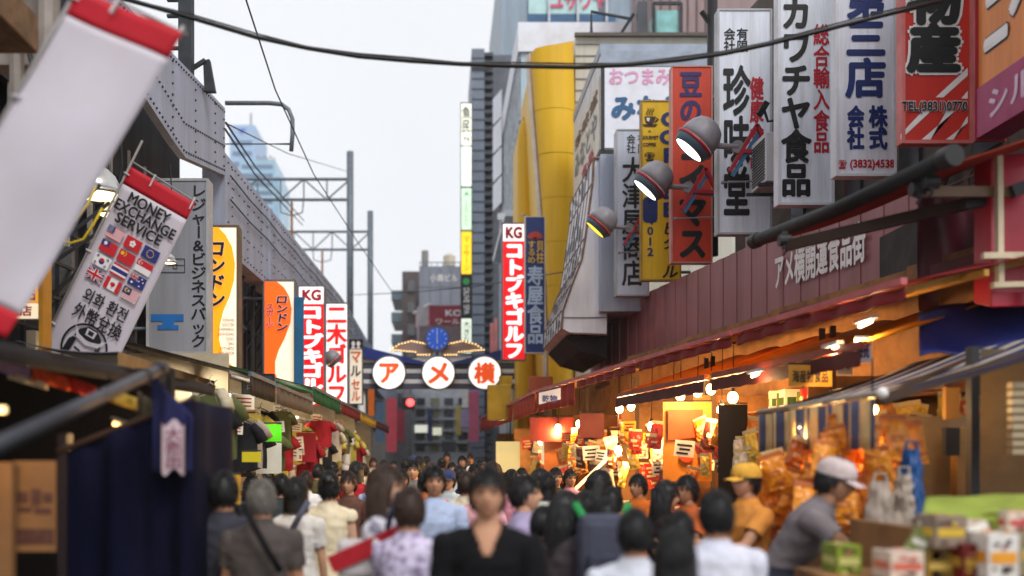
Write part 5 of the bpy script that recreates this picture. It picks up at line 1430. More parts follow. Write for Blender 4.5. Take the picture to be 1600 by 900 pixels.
def who(label,px,toppy,Y,rot,key,top,low=(40,42,50),hair='black',skin=0,shoes=(40,36,36),H=None,cap=None,group=None,hs='short',**kw):
    b=body(key,hair=hs,cap=cap is not None,**kw)
    x=(px-690)/F*Y; z=H_EYE+(720-toppy)/F*Y
    if H is None: H=z
    s=H/b['top_z']
    t=thing('person',label,'person',(0,0,0),group)
    def inst(part,name,mats,first):
        if b.get(part) is None: return
        k_=(key,part)
        if k_ not in _PM:
            o=b[part].build(name,mats,t,smooth=True,fix=False); _PM[k_]=o.data
        else:
            o=bpy.data.objects.new(name,_PM[k_]); COL.objects.link(o); o.parent=t
        for i,m_ in enumerate(mats):
            o.material_slots[i].link='OBJECT'; o.material_slots[i].material=m_
        return o
    inst('body','body',[SKIN[skin],EYE,LIP],1); inst('top','top' if kw.get('wear')!='dress' else 'dress',[top if not isinstance(top,tuple) else clothmat(top)],0)
    inst('low','trousers' if kw.get('wear','trousers')=='trousers' else kw['wear'],[low if not isinstance(low,tuple) else clothmat(low)],0)
    inst('shoes','shoes',[clothmat(shoes)],0); inst('hair','hair',[HAIR[hair]],0)
    if 'cap' in b: inst('cap','cap',[clothmat(cap)],0)
    t.location=(x,Y,0); t.rotation_euler=(0,0,R(rot)); t.scale=(s,s,s)
    WL[t.name]=Vector((x,Y,0))
    return t
# ---- people one can tell apart, near to far (rot 0 faces the camera, 180 walks away). hs: hair shape
who('man in a black shirt walking towards the camera in the middle of the street',762,731,4.55,-4,'walk_v',(16,16,19),(36,38,46),stride=.35,skin=1,vneck=True)
who('man in a white shirt seen from behind at the lower right',1120,768,4.7,180,'stand_m',(214,216,232),skin=1)
who('person with a dark bob seen from behind at the bottom edge',1055,830,3.75,176,'back_f',(60,52,54),female=True,hs='bob')
who('man in a pale shirt seen from behind, left of the dark bob',992,797,4.5,172,'stand_m',(206,210,222),skin=1)
who('person in rust red partly hidden behind the dark bob',1062,800,5.0,150,'turn_f',(130,62,48),female=True,head=(20,0),armR=(30,8,60))
who('man in a charcoal t shirt walking away beside the navy curtain',350,738,6.0,183,'walk_back',(62,62,72),(70,66,62),stride=-.3,skin=3)
who('grey haired man in a brown grey shirt walking away with a black strap',408,750,5.7,176,'stout_m',(84,77,74),(60,56,56),hair='grey',fat=1.12,skin=1)
who('woman in a cream sleeveless dress with her hair in a bun walking away',514,737,7.6,182,'dress_f',(232,218,186),female=True,wear='dress',sleeve=.12,hs='bun',skin=2)
who('woman in a white top with a grey bag strap left of the cream dress',462,748,7.2,178,'strap_f',(216,212,206),(52,54,66),female=True,hs='bob')
who('woman with long brown hair in a white printed top facing right',600,728,5.5,72,'long_f',clothmat((212,210,216),(120,116,134)),(44,46,60),hair='brown',female=True,hs='long',armR=(35,6,70),armL=(20,8,50),stride=.25)
who('woman in a lavender flowered shirt beside the woman with brown hair',640,762,5.1,160,'turn_f',clothmat((206,196,220),(150,136,168)),(60,58,70),female=True,head=(20,0),armR=(30,8,60),hair='brown')
who('man in a light blue shirt and black trousers walking towards the camera',679,729,7.6,2,'walk_shirt',(178,194,226),(22,22,26),stride=.3,sleeve=1.4,skin=1)
who('man in a lavender shirt in profile behind the man in black',818,744,6.4,80,'walk_m',(168,156,190),(60,60,70),stride=.35)
who('woman with long black hair beside the girl in magenta',878,768,5.6,140,'look_f',(70,62,66),(50,48,54),female=True,hs='long',head=(-25,8),armR=(35,10,60),skin=2)
who('girl in magenta and white in front of the woman with long black hair',848,792,5.9,120,'turn_f',clothmat((206,64,150),(230,200,220)),(90,80,90),female=True,head=(20,0),armR=(30,8,60))
who('person wearing a grey backpack walking away at the lower middle',946,780,5.6,184,'stand_m',(190,190,196),(50,50,60))
who('person in white shirt walking away just left of the grey backpack',915,770,6.6,186,'strap_f',(216,220,226),(60,62,70),female=True,hs='bob')
who('stall keeper in a pale cap and grey t shirt leaning over the goods',1216,712,6.1,62,'lean_m',(124,116,120),(60,62,78),lean=30,cap=(206,190,190),armL=(55,10,30),armR=(20,8,10),H=1.66,skin=3)
who('stall keeper in a yellow cap and orange top facing the street',1168,724,6.9,-70,'serve_m',(226,150,70),(70,60,50),cap=(232,176,70),armL=(40,10,50),armR=(45,10,40),skin=1)
who('stall keeper in an orange red mask behind the white shirted man',1075,744,7.8,-60,'serve_m2',(200,104,54),(60,50,44),armL=(40,10,50),armR=(45,10,40),skin=3)
who('stall keeper in an orange apron under the hanging bulbs',998,742,9.6,-50,'serve_m2',(214,112,40),(60,50,44),armL=(40,10,50),armR=(45,10,40),skin=3)
who('woman leaning to the counter under the near bulbs in dark clothes',1035,752,7.6,110,'look_f',(44,36,38),(40,38,44),female=True,hs='long',head=(-25,8),armR=(35,10,60))
who('person with black hair and a green collar near the grey backpack',956,762,7.4,140,'turn_f',(74,110,80),female=True,head=(20,0),armR=(30,8,60))
who('bent customer in grey in front of the middle stalls',905,752,8.4,110,'lean_f',(92,88,96),(50,50,56),female=True,lean=18,hs='bob',armL=(40,8,30),armR=(40,8,40),H=1.56)
random.seed(11)
# ---- the rest of the crowd farther down the street
keys=[('walk_m',dict(stride=.35)),('stand_m',{}),('walk_back',dict(stride=-.3)),('strap_f',dict(female=True,hs='bob')),('look_f',dict(female=True,hs='long',head=(-25,8),armR=(35,10,60))),('dress_f',dict(female=True,wear='dress',sleeve=.12,hs='bun')),('walk_shirt',dict(stride=.3,sleeve=1.4)),('stout_m',dict(fat=1.12)),('cap_m',dict(stride=.2)),('lean_w',dict(female=True,hs='pony',lean=8,head=(30,5),armR=(30,6,50)))]
hues=[('white',(222,222,226)),('white',(214,212,206)),('cream',(226,214,188)),('pale grey',(190,192,200)),('white',(226,228,234)),('navy',(40,48,84)),('black',(26,26,30)),('pale blue',(170,190,220)),('grey',(120,120,126)),('red',(176,44,50)),('beige',(204,188,160)),('olive',(96,98,66)),('lilac',(180,168,200)),('teal',(50,120,130)),('orange',(214,120,60)),('pink',(220,160,176)),('brown',(110,80,62)),('charcoal',(66,66,72))]
lows=[('dark trousers',(34,36,44)),('jeans',(58,74,108)),('khaki trousers',(150,134,104))]
spots=[(440,742,9.6),(478,736,11.4),(545,744,9.8),(556,730,13),(585,738,12),(626,737,10.6),(646,726,12.5),(665,742,10.2),(700,735,10.8),(716,722,13.4),(728,737,9.6),(742,730,12.2),(770,728,12.8),(800,735,11.2),(843,740,10.2),(420,730,13.8),(497,728,15),(520,724,17.2),(540,722,19.5),(570,722,16.4),(600,719,18.5),(612,726,14.6),(634,718,20.5),(655,719,17.4),(672,724,15),(690,718,21.5),(706,719,18),(722,716,22.5),(736,722,16.2),(752,720,19),(776,722,15.4),(868,735,11.8),(890,738,12.6),(930,742,9.0),(392,738,11.2),(815,727,13.6),(838,729,14.2),(583,716,24),(645,715,26),(668,716,24.5),(698,714,28),(615,715,27),(735,715,26),(855,744,9.4),(750,748,8.6)]
used=set()
for i,(px,py,Y) in enumerate(spots):
    k,kw=keys[i%len(keys)]; kw=dict(kw); hs=kw.pop('hs','short'); away=random.random()<.62
    for tr in range(60):
        hn,hc=random.choice(hues); ln,lc=random.choice(lows)
        fem=kw.get('female'); 
        desc=('woman' if fem else 'man')+' in a '+hn+(' dress' if kw.get('wear')=='dress' else ' top and '+ln)+(' walking away' if away else ' coming closer')+' in the crowd'
        if desc not in used: break
    used.add(desc)
    py+=random.uniform(-7,7)
    who(desc,px,py,Y,(180 if away else 0)+random.uniform(-22,22),k,tuple(max(0,min(255,int(c+random.uniform(-8,8)))) for c in hc),lc,random.choice(['black','black','black','brown']),random.randrange(4),hs=hs,cap=random.choice([(206,200,190),(60,70,110),(150,60,50),(226,222,210)]) if k=='cap_m' else None,group='people in the crowd down the street',**kw)

# ---- things the people carry
def lump(c,w,d,h): 
    m=MB(); m.box(c.x-w/2,c.x+w/2,c.y-d/2,c.y+d/2,c.z-h/2,c.z+h/2); return m
c=P(946,868,5.42); t=thing('backpack','grey backpack with green straps on a person walking away','backpack',c+Vector((0,0,-.22)))
lump(c,.30,.17,.44).build('pack',clothmat((74,76,92)),t,bev=.06)
lump(c+Vector((0,-.10,-.08)),.22,.06,.2).build('pocket',clothmat((62,64,80)),t,bev=.025)
m=MB()
for s_ in (-1,1): m.tube([c+Vector((s_*.11,.06,.2)),c+Vector((s_*.14,.12,.26)),c+Vector((s_*.17,.22,.24)),c+Vector((s_*.18,.26,.05))],.022,6)
m.build_each('strap',mat('green_strap',(30,140,70),.6,dirt=.1),t)
def strap(label,pts,col,r=.016,name='bag_strap'):
    m=MB(); m.tube(pts,r,6); tag(m.build(name,clothmat(col),smooth=True),label,'strap')
strap('black strap slung across the back of the grey haired man',[P(382,790,5.58),P(396,820,5.5),P(418,860,5.5),P(438,892,5.54)],(24,22,24),.02)
strap('grey bag strap across the back of the woman in a white top',[P(482,783,7.0),P(468,806,6.98),P(452,836,7.0)],(90,92,110),.022)
c=P(572,872,5.35); t=thing('shoulder_bag','red and white shoulder bag carried by the woman with long brown hair','bag',c+Vector((0,0,-.12)))
lump(c,.30,.1,.2).build('pouch',clothmat((196,190,192)),t,bev=.03)
m=MB(); m.beam(c+Vector((-.18,-.06,-.03)),c+Vector((.2,-.06,.14)),.09,.02,up=(0,1,0)); m.build('red_band',clothmat((170,36,46)),t)
m=MB(); m.tube([c+Vector((.1,0,.1)),P(612,800,5.32),P(622,770,5.4)],.016,6); m.build('strap',clothmat((40,44,66)),t)
# ================================================================ overhead cables across the street
m=MB(); pts=[(150,-14),(230,8),(300,28),(400,58),(480,75),(560,88),(640,95),(720,100),(800,103),(900,105),(980,101),(1060,94),(1130,84),(1200,69),(1300,44),(1400,19),(1470,2)]
m.tube([P(x,y,8.0+.0006*(x-150)) for x,y in pts],.019,8); tag(m.build('thick_cable',rubber,smooth=True),'thick black cable sagging across the whole street at the top','cable')
m=MB(); m.tube([P(x,y-4-2*math.sin(x*.05),8.05+.0006*(x-150)) for x,y in pts],.006,6); tag(m.build('thin_cable',rubber),'thin wire bound along the top of the thick sagging cable','cable')
m=MB(); m.tube([P(545,461,46),P(640,457,40),P(740,448,34),P(850,430,27),P(1000,406,19.6)],.016,6); tag(m.build('cross_wire',rubber),'thin wire crossing from the railway mast to the white wall panel','wire')

# ================================================================ right-hand stalls
def sR(y): return 3.4-(y-7.2)*.136 if y<19 else 1.8-(y-19)*.045
warm=(1.0,.62,.26)
def lamp(loc,power,col=warm,r=.04):
    d=bpy.data.lights.new('bulb_light','POINT'); d.energy=power; d.color=col; d.shadow_soft_size=r
    o=bpy.data.objects.new('bulb_light',d); COL.objects.link(o); return o
bulb_hot=mat('hot_bulb',(255,226,160),.4,dirt=0,emit=22,emitcol=(255,214,140))
socket=mat('bulb_socket',(40,36,34),.5)
def hang_bulb(label,px,py,Y,power,top=2.95,r=.045,group='bare bulbs hanging under the right awnings'):
    c=P(px,py,Y); t=thing('hanging_bulb',label,'bulb',c,group)
    m=MB(); m.ball(c,(r,r,r*1.15),14,10); m.build('bulb',bulb_hot,t,smooth=True)
    m=MB(); m.lathe([(.02,r*.95),(.022,r*1.0),(.02,r+.05)],c,(0,0,1),10); m.build('socket',socket,t)
    m=MB(); m.tube([c+Vector((0,0,r+.04)),c+Vector((.01,0,max(.1,top-c.z)))],.005,5); m.build('cord',rubber,t)
    l=lamp((0,0,0),power); l.parent=t; l.location=(0,-.0,-.09)
for i,(x,y,Y,w) in enumerate(((1063,619,9.6,20),(1090,612,9.2,20),(1111,608,8.9,18),(1145,621,8.6,26),(1052,650,9.9,15),(1018,666,10.4,18),(968,639,11.6,22),(986,635,11.2,18),(966,703,10.6,22),(872,668,14.6,30),(905,662,13.4,26),(792,706,17.6,34),(845,690,15.4,26),(1128,640,8.0,16))):
    Y=4.68/((x-690)/1600+.136) if x>860 else 2.85/((x-690)/1600+.045)
    hang_bulb('bare warm bulb %s under the right awnings'%('high and near the front' if y<625 else 'hanging lower among the goods' if Y<12 else 'far down the row of stalls'),x,y,Y,w*2.3,2.98,.055)
# awnings: canvas, frame beams, front bar, valance
reds=[(150,38,40),(164,42,42),(146,36,40),(176,56,40),(196,62,36),(186,54,40),(170,50,44)]
segs=[(7.4,10.3),(10.4,13.3),(13.4,16.3),(16.4,19.2),(19.4,23),(23.2,27),(27.2,32)]
pos_words=['nearest','second','third','fourth','fifth','sixth','farthest']
bar_m=mat('faded_red_bar',(190,96,100),.45,dirt=.25); beam_m=mat('ochre_beam',(196,146,60),.5,dirt=.3)
for i,(y0,y1) in enumerate(segs):
    zf=2.95; zb_=3.42; x0,x1=sR(y0),sR(y1)
    bx0,bx1=(x0+1.75,x1+1.65) if i<4 else (x0+1.5,x1+1.5)
    t=thing('red_awning','%s red canvas awning in the row below the maroon fascia'%pos_words[i],'awning',((x0+x1)/2,(y0+y1)/2,zf),'red awnings over the right stalls')
    cm=mat('awning_canvas_%d'%i,reds[i],.75,dirt=.25,trans=.2,streak=False)
    a=Vector((x0,y0,zf));b=Vector((x1,y1,zf));c=Vector((bx1,y1,zb_));d=Vector((bx0,y0,zb_))
    m=MB(); m.grid(lambda u,v:(a.lerp(b,u)).lerp(d.lerp(c,u),v)+Vector((0,0,-.05*math.sin(math.pi*v)*(.5+.5*math.cos(u*math.pi*6)))),18,6); m.build('canvas',cm,t,smooth=True,thick=.008)
    m=MB(); m.beam(a+Vector((-.03,0,0)),b+Vector((-.03,0,0)),.05,.05); m.build('front_bar',bar_m,t)
    vh=.10 if i<3 else .36
    m=MB(); m.grid(lambda u,v:a.lerp(b,u)+Vector((-.02+.02*math.sin(u*40),0,-.04-vh*v)),40,3); m.build('valance',cm if i>2 else mat('dark_red_valance',(128,24,30),.7,dirt=.2),t,smooth=True,thick=.006)
    m=MB()
    for k in range(5):
        u=(k+.5)/5; m.beam(a.lerp(b,u)+Vector((.02,0,-.05)),d.lerp(c,u)+Vector((0,0,-.1)),.035,.05)
    for v in (.33,.7): m.beam(a.lerp(d,v)+Vector((0,.02,-.09)),b.lerp(c,v)+Vector((0,-.02,-.09)),.04,.05)
    m.build('frame',beam_m,t)
    # a folded cassette flap on the wall over each awning
    m=MB(); e=a.lerp(d,.94)+Vector((0,.3,.0)); g_=b.lerp(c,.94)+Vector((0,-.8,-.02)); m.hexa([e,g_,g_+Vector((.25,0,.03)),e+Vector((.25,0,.03))],[e+Vector((0,0,.09)),g_+Vector((0,0,.09)),g_+Vector((.25,0,.13)),e+Vector((.25,0,.13))]); m.build('cassette',mat('cassette_red',(120,40,44),.4,dirt=.3),t)
# lower inner canopy with yellow underside, first two stalls
for k,(y0,y1,lab) in enumerate(((8.2,11.2,'yellow lit inner canopy under the nearest red awning'),(11.4,14.6,'yellow lit inner canopy under the second red awning'))):
    t=thing('inner_canopy',lab,'canopy',(sR(y0)+.5,(y0+y1)/2,2.6))
    a=Vector((sR(y0)+.12,y0,2.58));b=Vector((sR(y1)+.12,y1,2.58));c=b+Vector((1.3,0,.45));d=a+Vector((1.3,0,.45))
    m=MB(); m.grid(lambda u,v:(a.lerp(b,u)).lerp(d.lerp(c,u),v)+Vector((0,0,.03*math.sin(u*20))),20,5); m.build('sheet',mat('amber_sheet',(226,160,40),.6,dirt=.25,trans=.4),t,smooth=True,thick=.008)
    m=MB(); m.beam(a,b,.05,.06)
    m.build('edge_bar',mat('rust_bar',(140,54,40),.5,dirt=.3),t)
    m=MB(); m.grid(lambda u,v:a.lerp(b,u)+Vector((-.03,0,-.04-.13*v-.006*math.sin(u*60))),40,2); m.build('fringe',mat('red_fringe_%d'%k,((84,22,16),(76,18,20))[k],.7,dirt=.2),t,thick=.005)
for lab,px,py,Yk,w in (('short bright tube lamp inside the nearest red awning',1300,545,8.7,14),('short bright tube lamp behind the white and blue notice',1352,506,8.3,12),('short bright tube lamp low under the second red awning',1180,586,9.9,10)):
    c=P(px,py,Yk); t=thing('tube_lamp',lab,'lamp',c); m=MB(); m.tube([c+Vector((-.02,-.16,0)),c+Vector((.02,.16,0))],.016,8); m.build('tube',mat('tube_warm',(255,238,190),.4,dirt=0,emit=7),t); m=MB(); m.box(c.x-.03,c.x+.03,c.y-.18,c.y+.18,c.z+.022,c.z+.05); m.build('fitting',white_paint,t)
    l=lamp((0,0,0),w); l.parent=t; l.location=(0,0,-.1)
# stall backs, counters
wood=mat('stall_board',(150,104,58),.7,dirt=.4,scale=3)
for i,(y0,y1) in enumerate(segs):
    t=thing('market_stall','%s stall on the right with wooden back boards and a counter'%pos_words[i],'stall',((sR(y0)+sR(y1))/2+1,(y0+y1)/2,0),'stalls along the right side')
    xa,xb=sR(y0),sR(y1)
    m=MB(); m.prism([(xa+1.8,y0,0),(xb+1.7,y1,0),(xb+1.85,y1,0),(xa+1.95,y0,0)],(0,0,3.6)); m.build('back_wall',wood,t)
    m=MB(); m.prism([(xa+.25,y0+.1,0),(xb+.25,y1-.1,0),(xb+.95,y1-.1,0),(xa+.95,y0+.1,0)],(0,0,.86)); m.build('counter',mat('counter_%d'%(i%3),((122,92,60),(96,84,76),(150,120,80))[i%3],.6,dirt=.3),t,bev=.01)
    m=MB()
    for y in (y0+.03,y1-.08):
        m.box(sR(y)+.9,sR(y)+.95,y,y+.05,0,3.0)
    m.build_each('post',mat('stall_post',(88,70,54),.6,dirt=.3),t)
    m=MB()
    for z in (1.25,1.75,2.25): m.prism([(xa+1.4,y0+.1,z),(xb+1.3,y1-.1,z),(xb+1.69,y1-.1,z),(xa+1.79,y0+.1,z)],(0,0,.03))
    m.build_each('shelf',wood,t)
    m=MB(); m.prism([(xa+.3,y1-.04,0),(xa+1.8,y1-.04,0),(xa+1.8,y1-.02,0),(xa+.3,y1-.02,0)],(0,0,2.5)); m.build('partition',wood,t)
# goods: packets on hooks, boxes on shelves, heaps on the counters
def packet_proto(name,col,w,h,d,m2=None,label=None,group=None,cat='packet'):
    m=MB()
    def f(s):
        return lambda u,v: Vector(((u-.5)*w*(1-.06*math.sin(math.pi*v)), s*d*.5*(math.sin(math.pi*u)*math.sin(math.pi*min(1,v*1.08)))**.55+d*.22*noise.noise(Vector((u*5,v*7,s*3+w*40))), -h*v+.012*noise.noise(Vector((u*6,v*3,9)))))
    m.grid(f(-1),12,14); m.grid(f(1),12,14)
    m.mat(1); m.box(-w*.5,w*.5,-.004,.004,-.0,.035); m.box(-w*.28,w*.2,-d*.56,-d*.5,-h*.55,-h*.40); m.box(-w*.1,w*.3,-d*.52,-d*.46,-h*.78,-h*.70)
    me_=m.build(name,[mat('pk_%d_%d_%d'%col,col,.32,dirt=.25,scale=12,spec=.6),m2 or mat('pk_card',(220,200,150),.5,dirt=.1)],None,smooth=False)
    tag(me_,label,cat,group); return me_
def scatter(proto,places):
    for i,(p,rz,s) in enumerate(places):
        o=proto if i==0 else proto.copy()
        if i: COL.objects.link(o)
        o.location=p; o.rotation_euler=(random.uniform(-.25,.25),random.uniform(-.35,.35),rz); o.scale=(s,s,s)
def fix_origin(o):
    # packet meshes are moved so they hang from their top edge
    zmax=max(v.co.z for v in o.data.vertices)
    for v in o.data.vertices: v.co.z-=zmax
random.seed(3)
gd=[((232,140,30),'orange snack packets hanging under the right awnings','plump orange snack packet hanging from a hook under the right awnings'),((214,60,30),'red snack packets hanging under the right awnings','glossy red snack packet hanging from a hook under the right awnings'),((240,196,70),'yellow snack packets hanging under the right awnings','shiny yellow snack packet hanging from a hook under the right awnings'),((236,220,190),'cream packets hanging under the right awnings','pale cream packet hanging from a hook under the right awnings'),((110,50,24),'brown dried food packets under the right awnings','dark brown dried food packet hanging from a hook under the right awnings')]
for gi,(c,g_,lb) in enumerate(gd):
    pr=packet_proto('snack_packet',c,.2,.28,.07,None,lb,g_); fix_origin(pr)
    pl=[]
    for k in range(54):
        y=8.5+14*random.random()**1.5; x=sR(y)+random.choice((.3,.45,1.0,1.35)); z=random.uniform(1.55,2.22)
        pl.append(((x,y,z),random.uniform(-.8,.4)-.5,random.uniform(.8,1.25)))
    scatter(pr,pl)
def box_proto(name,w,d,h,col,col2,label,group,cat='box'):
    m=MB(); m.box(-w/2,w/2,-d/2,d/2,0,h); m.mat(1); m.box(-w*.4,w*.4,-d/2-.003,-d/2-.0005,h*.2,h*.6); m.box(-w/2-.003,-w/2-.0005,-d*.4,d*.4,h*.2,h*.6)
    o=m.build(name,[mat('bx_%d_%d_%d'%col,col,.5,dirt=.15),mat('bx_%d_%d_%d'%col2,col2,.5,dirt=.1)],None,bev=.004); return tag(o,label,cat,group)
for gi,(c,c2,lb,g_) in enumerate((((226,180,90),(190,40,30),'tan carton with a red label on the right stall shelves','tan cartons on the right stall shelves'),((200,50,40),(240,220,160),'red carton with a cream label on the right stall shelves','red cartons on the right stall shelves'),((236,226,206),(60,90,50),'white carton with a green label on the right stall shelves','white cartons on the right stall shelves'),((90,110,60),(230,200,80),'green carton with a yellow label on the right stall shelves','green cartons on the right stall shelves'))):
    pr=box_proto('carton',.26,.22,.2,c,c2,lb,g_); pl=[]
    for k in range(24):
        y=random.uniform(7.7,21); z=random.choice((1.28,1.78,2.28,.86)); x=sR(y)+(1.6 if z>1 else .55); pl.append(((x,y,z),random.uniform(-.2,.2)-.14,random.uniform(.85,1.2)))
    for i,(p,rz,s_) in enumerate(pl):
        o=pr if i==0 else pr.copy()
        if i: COL.objects.link(o)
        o.location=p; o.rotation_euler=(0,0,rz); o.scale=(s_,s_,s_)
for gi,(c,c2,lb,g_) in enumerate((((236,206,60),(180,40,30),'yellow price card with red print among the right stall goods','yellow price cards on the right stalls'),((232,226,210),(40,40,60),'white price card with dark print among the right stall goods','white price cards on the right stalls'),((206,50,36),(240,220,150),'red price card with pale print among the right stall goods','red price cards on the right stalls'))):
    m=MB(); m.box(-.12,.12,-.004,.004,-.2,0); m.mat(1)
    for k in range(3): m.box(-.09+.03*(k%2),.09-.02*k,-.008,-.005,-.07-.05*k,-.045-.05*k)
    pr=m.build('price_card',[mat('pc_%d'%gi,c,.5,dirt=.1),mat('pcp_%d'%gi,c2,.6,dirt=.2)]); tag(pr,lb,'card',g_)
    for v in pr.data.vertices: v.co.z-=.2
    for i in range(26):
        o=pr if i==0 else pr.copy()
        if i: COL.objects.link(o)
        y=8.5+14*random.random()**1.4; o.location=(sR(y)+random.uniform(.1,1.3),y,random.uniform(1.6,2.25)); o.rotation_euler=(random.uniform(-.1,.1),random.uniform(-.12,.12),random.uniform(-1.0,.3)); s_=random.uniform(.5,1.15); o.scale=(s_,1,s_)
# hanging boards among the stalls
def hboard(name,label,px0,py0,px1,py1,Y,col,emit=0,texts=(),cat='sign',tilt=0):
    t=thing(name,label,cat,P((px0+px1)/2,py1,Y)); m=MB(); m.hexa([P(px0,py1,Y),P(px1,py1+tilt,Y),P(px1,py1+tilt,Y+.03),P(px0,py1,Y+.03)],[P(px0,py0,Y),P(px1,py0+tilt,Y),P(px1,py0+tilt,Y+.03),P(px0,py0,Y+.03)])
    f=m.build('board',mat('bd_%d_%d_%d_%d'%(*col,int(emit*10)),col,.5,dirt=.15,emit=emit),t)
    for tx in texts: text_px(*tx[:5],Y,tx[5],f,*tx[6:])
    m=MB(); m.tube([P(px0,py0-2,Y+.015),P(px1,py0-2+tilt,Y+.015)],.008,6); m.build('rail',steel_dark,t)
    return t,f
or_ink=mat('orange_print',(206,70,20),.6)
t,f=hboard('cloth_banner','orange yellow cloth banner with a red block and a round print under the bulbs',1036,628,1112,752,12.6,(196,124,36))
m=MB(); m.hexa([P(1044,688,12.54),P(1098,682,12.54),P(1098,682,12.545),P(1044,688,12.545)],[P(1044,640,12.54),P(1098,640,12.54),P(1098,640,12.545),P(1044,640,12.545)]); m.lathe([(.085,0),(.085,.004)],P(1073,712,12.54),(0,-1,0),20); m.build('print',or_ink,f)
hboard('yellow_board','yellow notice board with dark lettering above the striped awning',1232,570,1300,604,9.0,(206,146,40),0,(('海産物食品',1238,578,1294,598,black_ink,.02),))
hboard('price_board','white and blue notice hanging inside the nearest red awning',1335,528,1362,566,8.4,(214,220,232),0,(('特売',1339,534,1358,560,navy_ink,.05),))
hboard('price_board','small cream notice hanging left of the white and blue notice',1308,548,1332,586,8.6,(220,206,170),0,(('安',1311,556,1328,578,red_ink,.05),))
hboard('red_cloth','red cloth hanging at the front of the middle stalls',905,646,944,684,16.5,(128,30,22))
hboard('red_cloth','bright red cloth beside the hanging bulbs of the middle stalls',828,652,896,690,18.8,(134,34,22))
hboard('orange_cloth','orange cloth with a pale patch in the third stall',850,668,880,740,18.9,(176,104,44))
hboard('lit_panel','glowing cream lamp panel in the far right stalls',775,690,812,738,24,(255,226,150),.5,cat='lamp panel')
hboard('lit_panel','glowing white lamp panel in the middle right stalls',846,672,876,722,19.3,(255,240,200),.5,cat='lamp panel')
hboard('grey_sign','slanted grey white sign on the far red awning edge',842,614,876,632,16,(170,170,186),0,(('乾物',847,617,871,629,navy_ink,.02),),tilt=-8)
m=MB(); m.tube([P(893,770,15.2),P(962,704,15.6)],.026,10); tag(m.build('tube_lamp',mat('tube_glow',(255,222,160),.4,dirt=0,emit=1.0)),'slanting warm tube lamp among the middle right stalls','lamp')
hboard('dark_pillar','dark timber pillar at the end of the nearest red awning stall',1122,632,1168,1100,11.0,(32,22,15),cat='pillar')

# ---------------------------------------------------------------- striped awning stall, right foreground
t=thing('striped_awning','blue and white striped awning with a striped valance in the right foreground','awning',(3.3,7.2,2.05))
A=Vector((2.6,6.1,2.05)); B=Vector((2.6,8.35,2.05)); Cc=Vector((4.0,8.7,2.48)); D=Vector((4.0,6.0,2.48))
sm=[mat('stripe_blue',(58,88,156),.75,dirt=.15,trans=.65),mat('stripe_white',(236,230,222),.75,dirt=.15,trans=.65)]
m=MB(); n=14
for k in range(n):
    m.mat(k%2); u0,u1=k/n,(k+1)/n
    m.grid(lambda u,v:(A.lerp(B,u0+(u1-u0)*u)).lerp(D.lerp(Cc,u0+(u1-u0)*u),v)+Vector((0,0,-.05*math.sin(math.pi*v))),2,8)
m.build('canvas',sm,t,smooth=True,thick=.006)
m=MB()
sv=[mat('valance_blue',(98,100,132),.75,dirt=.2,trans=.3),mat('valance_cream',(232,206,150),.75,dirt=.2,trans=.3)]
n=22
for k in range(n):
    m.mat(k%2); u0,u1=k/n,(k+1)/n
    m.grid(lambda u,v: A.lerp(B,u0+(u1-u0)*u)+Vector((-.02+.02*math.sin((u0+(u1-u0)*u)*38),0,-.03-.30*v)),2,3)
m.build('valance',sv,t,smooth=True,thick=.005)
m=MB(); m.tube([A+Vector((0,-.05,0)),B+Vector((0,.05,0))],.02,10); m.build('front_rail',mat('cream_rail',(150,142,128),.45,dirt=.2),t)
m=MB(); m.ball(A+Vector((0,-.06,0)),.034,12,8); m.build('end_cap',white_ink,t,smooth=True)
m=MB(); m.beam(A+Vector((.02,.02,-.03)),D+Vector((0,.05,-.05)),.05,.06); m.beam(A.lerp(B,.5)+Vector((.02,0,-.05)),D.lerp(Cc,.5)+Vector((0,0,-.08)),.04,.05); m.beam(B+Vector((.02,-.02,-.03)),Cc+Vector((0,0,-.05)),.04,.05); m.build_each('rafter',mat('shaded_bronze',(104,72,46)),t)
t=thing('market_stall','right foreground stall with tan panels, a dark post and a louvred shutter','stall',(4,6.5,0))
tan=mat('tan_panel',(112,92,66),.6,dirt=.4,scale=2)
m=MB(); m.box(2.9,6.0,7.55,7.65,0,1.98); m.build('back_wall',tan,t)
m=MB(); m.hexa([P(1532,900,6.9),P(1700,900,6.6),P(1700,900,6.7),P(1532,900,7.0)],[P(1532,545,6.9),P(1700,545,6.6),P(1700,545,6.7),P(1532,545,7.0)]); m.build('side_panel',mat('olive_tan_panel',(106,88,62),.6,dirt=.4,scale=2),t)
m=MB(); m.box(P(1518,0,6.7).x,P(1531,0,6.7).x,6.7,6.78,0,2.4); m.build('post',frame_dark,t)
m=MB()
for k in range(9): z=P(0,606+13*k,6.2).z; m.hexa([(P(1582,0,6.2).x,6.2,z),(4.6,6.1,z),(4.6,6.16,z),(P(1582,0,6.2).x,6.26,z)],[(P(1582,0,6.2).x,6.2,z+.034),(4.6,6.1,z+.034),(4.6,6.16,z+.034),(P(1582,0,6.2).x,6.26,z+.034)])
m.build('shutter',mat('cream_shutter',(176,160,130),.5,dirt=.25),t)
m=MB(); m.box(P(1478,0,7.3).x,P(1500,0,7.3).x,7.3,7.36,P(0,712,7.3).z,P(0,668,7.3).z); m.build('switch_box',frame_dark,t)
m=MB(); m.box(P(1496,0,7.4).x,P(1520,0,7.4).x,7.4,7.5,P(0,775,7.4).z,P(0,668,7.4).z); m.build('door_panel',mat('ochre_panel',(150,110,54),.6,dirt=.3),t)
m=MB(); m.box(P(1478,0,7.2).x,P(1500,0,7.2).x,7.2,7.25,P(0,655,7.2).z,P(0,605,7.2).z); m.build('notice',mat('ochre_panel',(150,110,54)),t)
